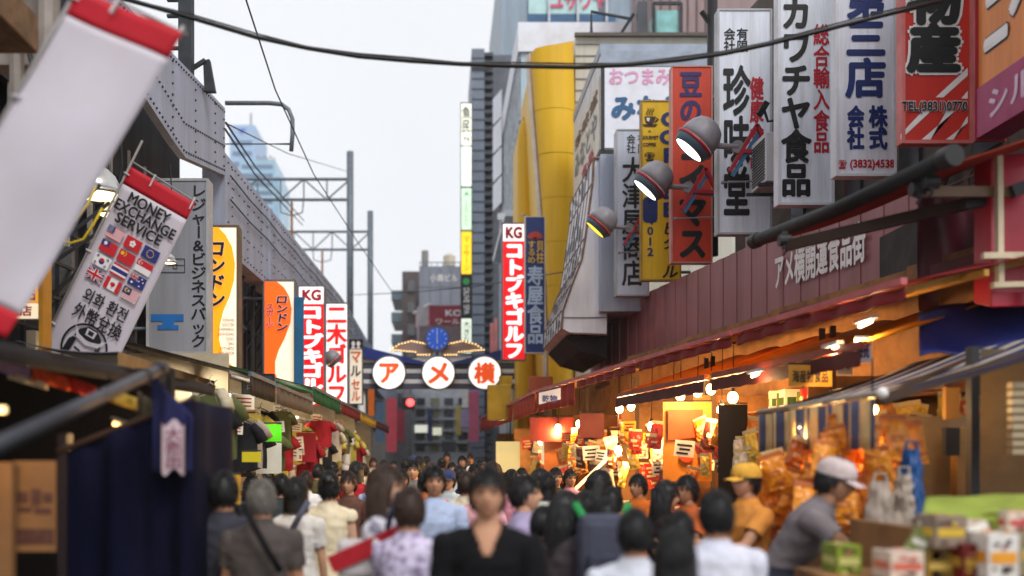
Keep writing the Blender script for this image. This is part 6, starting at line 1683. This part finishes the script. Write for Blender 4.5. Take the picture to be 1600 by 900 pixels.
m=MB(); m.beam(P(1375,625,6.3),P(1530,560,7.4),.06,.07); m.build('cross_rail',mat('shaded_bronze',(104,72,46)),t)
c=P(1363,640,6.9); t2=thing('hanging_bulb','warm bulb half hidden by the orange packets under the striped awning','bulb',c)
m=MB(); m.ball(c,.035,12,8); m.build('bulb',bulb_hot,t2,smooth=True); m=MB(); m.tube([c,c+Vector((0,0,.35))],.006,5); m.build('cord',rubber,t2)
l=lamp((0,0,0),30); l.parent=t2; l.location=(0,-.05,-.08)
c=P(1255,668,7.4); t2=thing('hanging_bulb','warm bulb behind the striped valance over the hanging snacks','bulb',c)
m=MB(); m.ball(c,.035,12,8); m.build('bulb',bulb_hot,t2,smooth=True); m=MB(); m.tube([c,c+Vector((0,0,.3))],.006,5); m.build('cord',rubber,t2)
l=lamp((0,0,0),30); l.parent=t2; l.location=(0,-.05,-.08)
pr=packet_proto('snack_packet',(240,150,24),.17,.24,.06,mat('pk_red',(196,110,50),.5),'orange snack packet in the hanging cluster under the striped awning','orange packets clustered under the striped awning'); fix_origin(pr)
pl=[]
for k in range(46):
    u=random.random(); px=1300+130*random.random()+(-25 if u>.5 else 0); py=640+150*u; pl.append((tuple(P(px-40*u,py,6.3+random.uniform(0,.8))),random.uniform(-.6,.6),random.uniform(.7,1.1)))
for k in range(26): pl.append((tuple(P(random.uniform(1190,1350),random.uniform(695,770),random.uniform(6.9,7.5))),random.uniform(-.4,.4),random.uniform(.8,1.1)))
scatter(pr,pl)
pr=packet_proto('snack_packet',(186,96,24),.17,.24,.06,mat('pk_cream',(240,220,160),.5),'brown orange snack packet at the back of the striped awning stall','brown orange packets under the striped awning'); fix_origin(pr)
scatter(pr,[(tuple(P(random.uniform(1200,1400),random.uniform(680,800),random.uniform(7.0,7.5))),random.uniform(-.4,.4),random.uniform(.8,1.1)) for k in range(26)])
# bags
def bag(label,px0,py0,px1,py1,Y,m_,name='plastic_bag',hook=12):
    a=P(px0,py1,Y);b=P(px1,py0,Y);w=b.x-a.x;h=b.z-a.z; t=thing(name,label,'bag',((a.x+b.x)/2,Y,a.z))
    cx=(a.x+b.x)/2
    def f(s): return lambda u,v: Vector((cx+(u-.5)*w*(1-.45*v**2)+.02*noise.noise(Vector((u*4,v*5,s))), Y+s*.09*(math.sin(math.pi*u)**.6)*(1-.6*v)+.025*noise.noise(Vector((u*6,v*6,s*3+px0))), a.z+h*v-.03*math.sin(math.pi*u)*(1-v)))
    m=MB(); m.grid(f(-1),14,16); m.grid(f(1),14,16); m.build('sack',m_,t,smooth=True,fix=False)
    m=MB(); z=b.z
    for s in (-1,1): m.tube([(cx-.07*w/.3,Y+s*.01,z-.02),(cx-.03,Y,z+hook/F*Y),(cx+.03,Y,z+hook/F*Y),(cx+.07*w/.3,Y+s*.01,z-.02)],.008,6)
    m.build('handle',m_,t)
    return t
poly=mat('white_polythene',(190,174,160),.35,dirt=.12,trans=.3)
bag('white plastic bag hanging at the front of the striped awning stall',1372,800,1436,884,5.3,poly,hook=30)
bag('smaller pale plastic bag hanging behind the larger white bag',1350,752,1400,842,5.8,poly)
bag('clear plastic bag hanging beside the blue bag',1396,742,1428,800,5.9,poly)
bag('dark blue bag hanging beside the tan stall wall',1404,702,1444,796,6.2,mat('blue_bag',(14,70,130),.4,dirt=.2),'cloth_bag')
# counter with green cloth and goods at the lower right
t=thing('display_stand','slanted display stand with a lime green cloth at the lower right','stand',P(1540,900,5.1))
a=P(1440,812,4.9);b=P(1640,800,4.7);c=P(1640,770,5.6);d=P(1446,778,5.7)
m=MB(); m.grid(lambda u,v:(a.lerp(b,u)).lerp(d.lerp(c,u),v)+Vector((0,0,.015*math.sin(u*14)*math.cos(v*5))),20,6); m.build('cloth',mat('lime_cloth',(150,166,62),.7,dirt=.2),t,smooth=True,thick=.01)
m=MB(); m.grid(lambda u,v:a.lerp(b,u)+Vector((0,-.02*math.sin(u*20)*v,-.10*v)),30,3); m.build('cloth_drop',mat('lime_cloth',(150,166,62)),t,smooth=True,thick=.006)
m=MB()
for z in (.25,.75,1.08): m.box(2.28,3.3,4.75,5.6,z,z+.03)
m.box(2.25,2.29,4.7,5.65,0,1.33); m.box(3.3,3.34,4.7,5.65,0,1.33)
m.build('shelf_frame',wood,t)
for lab,px0,py0,px1,py1,Y,c1,c2 in (('white box with an orange band at the lower right corner',1545,834,1592,906,4.5,(232,228,222),(236,160,40)),
   ('grey brown box with a yellow label on the display stand',1462,806,1510,856,4.65,(150,132,116),(226,190,60)),('pink white box between the display stand boxes',1512,812,1560,836,4.8,(222,190,186),(196,60,60)),
   ('dark red box beside the white box at the bottom edge',1505,850,1544,906,4.6,(116,26,24),(200,160,60)),('small white box with a pink label at the bottom edge',1392,862,1444,906,4.6,(226,206,190),(214,110,90)),
   ('olive green box on the counter by the leaning stall keeper',1308,852,1346,900,4.9,(130,150,40),(200,200,120)),('mustard box under the grey brown box',1448,862,1500,906,4.7,(150,120,30),(210,180,90)),('cream box with red print at the right edge',1575,800,1625,832,4.7,(230,210,190),(200,50,60)),('tall dim box at the right edge of the display stand',1594,832,1640,900,4.6,(160,150,120),(220,180,60))):
    a=P(px0,py1,Y);b=P(px1,py0,Y); m=MB(); m.box(a.x,b.x,Y,Y+.2,a.z,b.z); w_,h_=b.x-a.x,b.z-a.z
    m.mat(1); m.box(a.x+.01,b.x-.01,Y-.004,Y-.001,a.z+h_*.35,a.z+h_*.6); m.box(a.x-.003,a.x-.001,Y+.02,Y+.18,a.z+h_*.35,a.z+h_*.6)
    for k in range(9):
        m.mat(random.choice((2,3,2,1))); u0=random.uniform(.04,.7); v0=random.choice((.06,.14,.2,.66,.74,.82)); du=random.uniform(.1,.28)
        m.box(a.x+w_*u0,a.x+w_*min(.96,u0+du),Y-.006-.0006*k,Y-.0042,a.z+h_*v0,a.z+h_*(v0+random.uniform(.03,.1)))
    for k in range(3):
        m.mat(random.choice((1,2,3))); u0=random.uniform(.05,.6); m.box(a.x+w_*u0,a.x+w_*(u0+.3),Y+.02+.05*k,Y+.06+.05*k,b.z+.001,b.z+.003+.0006*k)
    tag(m.build('goods_box',[mat('gb_%d_%d_%d'%c1,c1,.5,dirt=.25,scale=9),mat('gb_%d_%d_%d'%c2,c2,.5,dirt=.15),mat('gb_dark',(70,48,40),.5,dirt=.2),mat('gb_rose',(186,110,100),.5,dirt=.2)],None),lab,'box')
for c,lb,g_ in (((206,150,60),'small tan pouch lying on the lower right display stand','tan pouches on the display stand'),((180,60,50),'small red pouch lying on the lower right display stand','red pouches on the display stand'),((226,214,190),'small cream pouch lying on the lower right display stand','cream pouches on the display stand'),((120,130,50),'small olive pouch lying on the lower right display stand','olive pouches on the display stand')):
    pr=packet_proto('pouch',c,.13,.18,.05,mat('pk_white',(230,226,216),.5),lb,g_,'pouch'); fix_origin(pr); tag(pr,lb,'pouch',g_)
    for i in range(12):
        o=pr if i==0 else pr.copy()
        if i: COL.objects.link(o)
        px=random.uniform(1446,1600); Yq=random.uniform(4.75,5.2); o.location=P(px,random.uniform(808,842),Yq); o.rotation_euler=(random.uniform(-.9,-.2),random.uniform(-.4,.4),random.uniform(-.8,.8))
t=thing('goods_crate','low crate stand carrying the boxes at the bottom edge of the right stall','crate',P(1440,900,4.7))
m=MB(); m.box(P(1300,0,4.7).x,P(1600,0,4.7).x,4.45,5.2,0,P(0,904,4.6).z-.012); m.build('body',wood,t)

# ================================================================ left stalls
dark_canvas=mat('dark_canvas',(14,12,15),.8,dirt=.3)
t=thing('dark_awning','near black canvas awning under the money banner on the left','awning',(-2.6,6,2.2))
a=Vector((-1.94,3.2,2.13));b=Vector((-1.94,8.8,2.29));c=Vector((-3.9,8.8,2.62));d=Vector((-3.9,3.2,2.5))
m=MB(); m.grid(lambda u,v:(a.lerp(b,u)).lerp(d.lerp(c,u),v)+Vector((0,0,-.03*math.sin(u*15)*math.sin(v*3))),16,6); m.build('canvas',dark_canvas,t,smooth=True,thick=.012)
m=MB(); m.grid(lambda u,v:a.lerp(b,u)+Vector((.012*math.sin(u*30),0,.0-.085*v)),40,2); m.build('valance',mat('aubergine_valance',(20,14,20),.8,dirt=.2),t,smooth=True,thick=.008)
t=thing('grey_canopy','grey canvas canopy beyond the dark awning','awning',P(290,600,9.6))
a=P(190,556,9.0);b=P(338,598,11.2);c=P(420,640,12.6)
m=MB(); m.grid(lambda u,v: P(185+150*u,550+46*u,9.0+2.6*u)+Vector((-.9*v,0,.10*v-.16*(1-v)*v))+Vector((0,0,-.0)),12,5); m.build('canvas',mat('grey_canvas',(96,96,104),.7,dirt=.25),t,smooth=True,thick=.01)
m=MB(); m.grid(lambda u,v: P(185+150*u,550+46*u,9.0+2.6*u)+Vector((0,0,-.16*v)),12,2); m.build('valance',mat('tan_canvas',(140,108,66),.7,dirt=.3),t,thick=.01)
# grey tube and navy curtain
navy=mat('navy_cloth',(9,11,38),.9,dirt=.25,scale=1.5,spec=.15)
t=thing('navy_curtain','dark navy cloth curtain closing the stall at the lower left','curtain',(-1.8,5.6,0))
Y=5.6; x0,x1=P(104,0,Y).x,P(300,0,Y).x
m=MB()
def cur(u,v):
    if u<.82: uu=u/.82; return Vector((x0+(x1-x0)*uu,Y+.03*math.sin(uu*11+noise.noise(Vector((uu*5,v*2,1)))*1.2)+.02*math.sin(uu*23+1+v)+.03*noise.noise(Vector((uu*6,v*4,2))),.05+(1.70+.28*uu-.05)*v))
    uu=(u-.82)/.18; return Vector((x1+.03*uu+.015*math.sin(uu*9),Y+.9*uu,.05+(1.98-.05)*v))
m.grid(cur,60,14); m.build('cloth',navy,t,smooth=True,thick=.006)
m=MB(); m.tube([(x0-.05,Y,1.70),(x1+.02,Y,1.99)],.018,8); m.build('rail',mat('shaded_bronze',(104,72,46)),t)
t=thing('awning_pole','grey metal awning tube rising from the left edge above the navy curtain','pole',P(0,690,3.6))
p=P(-40,712,3.3); q=P(250,577,5.5)
m=MB(); m.tube([p,q],.032,12); m.build('tube',mat('grey_tube',(66,68,76),.4,metal=.4,dirt=.3),t,smooth=True)
m=MB(); dd=(q-p).normalized(); m.lathe([(.04,-.05),(.042,0),(.04,.04)],q,dd,14); m.lathe([(.038,-.02),(.038,.03)],q-dd*.28,dd,14); m.build_each('collar',frame_dark,t)
t=thing('printed_noren','blue cloth flap with a white printed patch hanging from the grey tube','cloth',P(268,735,5.5))
m=MB(); Y=5.52
def fl(u,v):
    top=P(236+66*u,585+66*u,Y); bot=P(236+66*u,738,Y); return top.lerp(bot,v)+Vector((0,.03*math.sin(u*10+v*2),0))
m.grid(fl,20,14); f=m.build('cloth',mat('blue_flap',(22,26,74),.8,dirt=.2),t,smooth=True,thick=.006)
m=MB(); m.grid(lambda u,v: P(254+34*u,660+6*math.sin(u*9)+(78)*v,Y-.05)+Vector((0,.03*math.sin((18+34*u)/66*10+1.2),0)),10,8); pt=m.build('white_print',mat('print_white',(196,176,186),.8,dirt=.25),f,smooth=True)
text_px('大売出',258,668,284,732,Y-.085,mat('print_red',(120,60,80),.7),pt,.02,True)
t=thing('printed_noren','second narrow pale flap left of the blue cloth flap','cloth',P(230,735,5.8)); m=MB(); m.grid(lambda u,v:P(222+16*u,700+34*v,5.8)+Vector((0,.02*math.sin(u*9),0)),6,6); m.build('cloth',mat('print_white',(196,176,186)),t,smooth=True,thick=.005)
# inside of the left stall
t=thing('market_stall','dark left foreground stall with a timber back and notice boards','stall',(-2.6,5.6,0))
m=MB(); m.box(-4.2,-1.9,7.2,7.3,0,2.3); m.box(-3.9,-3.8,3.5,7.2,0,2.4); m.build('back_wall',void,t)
m=MB(); m.box(P(90,0,5.6).x,P(104,0,5.6).x,5.6,5.7,0,1.8); m.build('post',mat('dark_post',(40,24,24),.7,dirt=.3),t)
m=MB(); m.box(P(-20,0,4.9).x,P(18,0,4.9).x,4.9,4.95,0,P(0,722,4.9).z); m.build('side_board',mat('tan_board',(128,90,52),.6,dirt=.25),t)
t=thing('notice_board','tan notice board with small dark pictures at the lower left','notice board',P(54,860,5.0))
m=MB(); Y=5.0; m.hexa([P(20,862,Y),P(88,862,Y),P(88,862,Y+.03),P(20,862,Y+.03)],[P(20,720,Y),P(88,720,Y),P(88,720,Y+.03),P(20,720,Y+.03)]); f=m.build('board',mat('tan_board',(196,142,84)),t)
m=MB()
for (a_,b_,c_,d_) in ((26,768,44,786),(48,764,64,790),(67,770,82,786),(28,792,50,800),(54,793,80,803),(24,826,84,850)):
    m.hexa([P(a_,d_,Y-.004),P(c_,d_,Y-.004),P(c_,d_,Y-.001),P(a_,d_,Y-.001)],[P(a_,b_,Y-.004),P(c_,b_,Y-.004),P(c_,b_,Y-.001),P(a_,b_,Y-.001)])
m.build('print',mat('sepia_print',(86,50,40),.7,dirt=.4,scale=20),f)
c=P(196,668,6.2); t2=thing('stall_lamp','small warm tube lamp above the navy curtain','lamp',c); m=MB(); m.tube([c+Vector((-.07,0,.03)),c+Vector((.12,0,-.05))],.018,8); m.build('tube',mat('tube_glow',(255,232,180)),t2); m=MB(); m.beam(c+Vector((-.08,0,.06)),c+Vector((.13,0,-.02)),.05,.02); m.build('holder',frame_dark,t2)
l=lamp((0,0,0),10); l.parent=t2; l.location=(0,-.08,-.1)
c=P(-60,640,4.6); t2=thing('stall_lamp','warm lamp inside the left stall just beyond the left edge','lamp',c); m=MB(); m.tube([c,c+Vector((.2,0,0))],.018,8); m.build('tube',mat('tube_glow',(255,232,180)),t2)
l=lamp((0,0,0),6); l.parent=t2; l.location=(.1,-.12,-.1)
for i,(x0,y0,x1,y1,c,lab) in enumerate(((-10,566,48,586,(190,160,200),'lilac cloth strip hung under the dark awning'),(50,580,110,602,(226,92,40),'orange red cloth strip hung under the dark awning'),(104,594,152,616,(200,50,30),'red cloth strip hung under the dark awning'),(12,588,76,600,(226,214,190),'cream strip hung under the dark awning'),(160,612,215,632,(190,160,60),'yellow strip hung behind the grey tube'),(215,618,240,660,(70,60,40),'olive packet hung behind the grey tube'))):
    m=MB(); m.grid(lambda u,v:P(x0+(x1-x0)*u,y0+(y1-y0)*v+18*u-8,6.0)+Vector((0,.02*math.sin(u*12),0)),10,3); tag(m.build('cloth_strip',mat('strip_%d'%i,c,.7,dirt=.2,trans=.3),smooth=True,thick=.005),lab,'cloth')
# row of left shops behind the crowd
def sL(y): return -2.25+(y-9)*.012
lsegs=[(10.6,12,(66,58,52)),(12.2,15.2,(120,112,106)),(15.4,19,(30,110,70)),(19.2,23,(150,40,50)),(23.2,27.5,(214,180,50)),(27.7,33,(120,60,70))]
lw=['nearest','second','third','fourth','fifth','farthest']
cool=(1.0,.86,.66)
for i,(y0,y1,c) in enumerate(lsegs):
    t=thing('market_stall','%s open shop on the left with pale shelves'%lw[i],'stall',(-3.2,(y0+y1)/2,0),'shops along the left side')
    m=MB(); m.box(-4.3,-4.2,y0,y1,0,3.0); m.build('back_wall',mat('pale_shop_wall',(190,176,150),.7,dirt=.3),t)
    m=MB(); m.box(-4.2,sL(y0)-.25,y1-.1,y1-.04,0,2.9); m.build('partition',mat('pale_shop_wall',(190,176,150)),t)
    m=MB(); m.box(sL(y0)-.7,sL(y0)-.1,y0+.1,y1-.2,0,.9); m.build('counter',mat('left_counter',(130,116,104),.6,dirt=.3),t)
    m=MB()
    for z in (1.3,1.75,2.2): m.box(-4.19,-3.6,y0+.05,y1-.15,z,z+.03)
    m.build_each('shelf',mat('pale_shelf',(200,190,170),.5),t)
    t=thing('shop_awning','%s awning on the left shop row, %s'%(lw[i],['dark','grey','green','maroon','yellow','plum'][i]),'awning',(sL(y0),(y0+y1)/2,2.7),'awnings along the left shops')
    zf=2.55 if i<2 else 2.75; a=Vector((sL(y0)+.25,y0,zf));b=Vector((sL(y1)+.25,y1,zf));d=a+Vector((-1.9,0,.5));e=b+Vector((-1.9,0,.5))
    cm=mat('lawn_%d'%i,c,.7,dirt=.25,trans=.3)
    m=MB(); m.grid(lambda u,v:a.lerp(b,u).lerp(d.lerp(e,u),v),12,4); m.build('canvas',cm,t,smooth=True,thick=.008)
    m=MB(); m.grid(lambda u,v:a.lerp(b,u)+Vector((.015*math.sin(u*40),0,-.22*v)),40,2); m.build('valance',cm,t,smooth=True,thick=.006)
    m=MB(); m.beam(a,b,.045,.045); m.build('front_bar',steel,t)
    cc=Vector((sL(y0)-.6,(y0+y1)/2,2.5)); t2=thing('tube_lamp','white tube lamp in the %s open shop on the left'%lw[i],'lamp',cc,'tube lamps in the left shops')
    m=MB(); m.tube([cc+Vector((0,-.55,0)),cc+Vector((0,.55,0))],.02,8); m.build('tube',mat('tube_white',(255,246,226),.4,dirt=0,emit=5),t2); m=MB(); m.box(cc.x-.05,cc.x+.05,cc.y-.6,cc.y+.6,cc.z+.025,cc.z+.06); m.build('fitting',white_paint,t2)
    l=lamp((0,0,0),42,cool,.1); l.parent=t2; l.location=(0,0,-.12)
random.seed(9)
for c,lb,g_ in (((226,220,206),'white shoe box stacked or hung in the left shops','white shoe boxes in the left shops'),((60,52,52),'black shoe box with a pale label in the left shops','black shoe boxes in the left shops'),((214,190,60),'yellow carton in the left shops','yellow cartons in the left shops'),((190,70,60),'red carton in the left shops','red cartons in the left shops'),((120,150,60),'lime green carton in the left shops','green cartons in the left shops')):
    pr=box_proto('shoe_box',.32,.24,.15,c,(240,236,226) if c[0]<200 else (150,60,50),lb,g_)
    for i in range(30):
        o=pr if i==0 else pr.copy()
        if i: COL.objects.link(o)
        y=random.uniform(9.4,24); k=random.random()
        o.location=(sL(y)-random.uniform(.2,.6),y,random.uniform(.95,1.3)) if k<.35 else (-3.85,y,random.choice((1.33,1.48,1.78,1.93,2.23)))
        if k>=.35 and k<.6: o.location=(sL(y)-.15-random.random()*.3,y,.9+.15*random.randrange(0,6))
        o.rotation_euler=(0,0,random.uniform(-.2,.2)+math.pi/2*random.randrange(2))
def hang_shirt(m_,label,group):
    m=MB(); ph=random.random()*9
    def tors(s_):
        def f(u,v):
            w=.2+.03*math.sin(v*2)-.05*max(0,.12-v)*8*.3; x=(u-.5)*2*w; dd=.055*(1-(2*u-1)**2)**.5
            sh=.05*abs(2*u-1)**1.5*(1-min(1,v*3))
            return Vector((x, s_*(dd+.018*math.sin(u*13+ph+v*3)*v+.01*math.sin(v*9+u*4+ph)), -.02-.62*v-sh-.03*math.sin(u*7+ph)*v))
        return f
    m.grid(tors(-1),14,12); m.grid(tors(1),14,12)
    for k in (-1,1): m.tube([(k*.15,0,-.07),(k*.24,0,-.16),(k*.29,0+.02*math.sin(ph),-.27)],[.06,.068,.075],10)
    m.tube([(-.17,0,-.05),(0,0,.04),(.17,0,-.05)],.006,5); m.tube([(0,0,.04),(0,0,.09),(.03,0,.12)],.005,5)
    return tag(m.build('hanging_shirt',m_,None,smooth=True),label,'shirt',group)
for c,n_ in (((226,222,214),'white'),((34,34,38),'black'),((150,30,40),'dark red'),((196,186,160),'cream'),((90,96,60),'olive'),((170,160,150),'grey'),((206,190,90),'pale yellow')):
    pr=hang_shirt(clothmat(c),'%s t shirt on a hanger at the front of the left shops'%n_,'%s t shirts hung along the left shops'%n_)
    z0=min(v.co.z for v in pr.data.vertices); zt=max(v.co.z for v in pr.data.vertices)
    for v in pr.data.vertices: v.co.z-=zt
    for i in range(7):
        o=pr if i==0 else pr.copy()
        if i: COL.objects.link(o)
        y=random.uniform(9.3,26); o.location=(sL(y)+random.uniform(-.35,.1),y,random.uniform(2.1,2.5)); o.scale=(random.uniform(.75,1),1,random.uniform(.7,1)); o.rotation_euler=(0,0,random.uniform(-.7,.7))
pr=None
for i in range(64):
    if pr is None:
        m=MB(); m.box(-.11,.11,-.004,.004,-.16,0); m.mat(1)
        for k in range(3): m.box(-.08,.08,-.008,-.005,-.05-.04*k,-.035-.04*k)
        pr=m.build('price_card',[mat('card_white',(236,232,220),.5,dirt=.1),mat('card_print',(150,50,50),.6,dirt=.2)]); tag(pr,'small white price card clipped along the left shop fronts','card','price cards along the left shops')
        for v in pr.data.vertices: v.co.z-=.16
        o=pr
    else: o=pr.copy(); COL.objects.link(o)
    y=random.uniform(9.6,22); o.location=(sL(y)-random.uniform(-.1,.5),y,random.uniform(1.75,2.5)); o.rotation_euler=(0,random.uniform(-.1,.1),random.uniform(-.3,.9)); o.scale=(random.uniform(.6,1.3),1,random.uniform(.6,1.4))
hboard('neon_card','bright green price card hanging in the left shops',410,663,440,690,11.6,(96,230,30),.25,cat='card')
hboard('yellow_card','yellow price card low in the left shops',378,706,408,722,10.5,(230,210,40),0,cat='card')
hboard('red_cloth','dark red cloth hanging down the left shop row',463,676,494,722,17,(170,24,40))
hboard('pink_banner','pink red banner with pale print farther down the left shops',520,686,546,722,24,(220,60,80))
hboard('white_rack','white card rack with rows of goods in the left shops',400,692,440,740,12.4,(226,222,206),.1,cat='rack')
hboard('yellow_cap_display','yellow padded display beside the charcoal t shirt man',322,742,376,788,7.6,(210,160,40),cat='display')
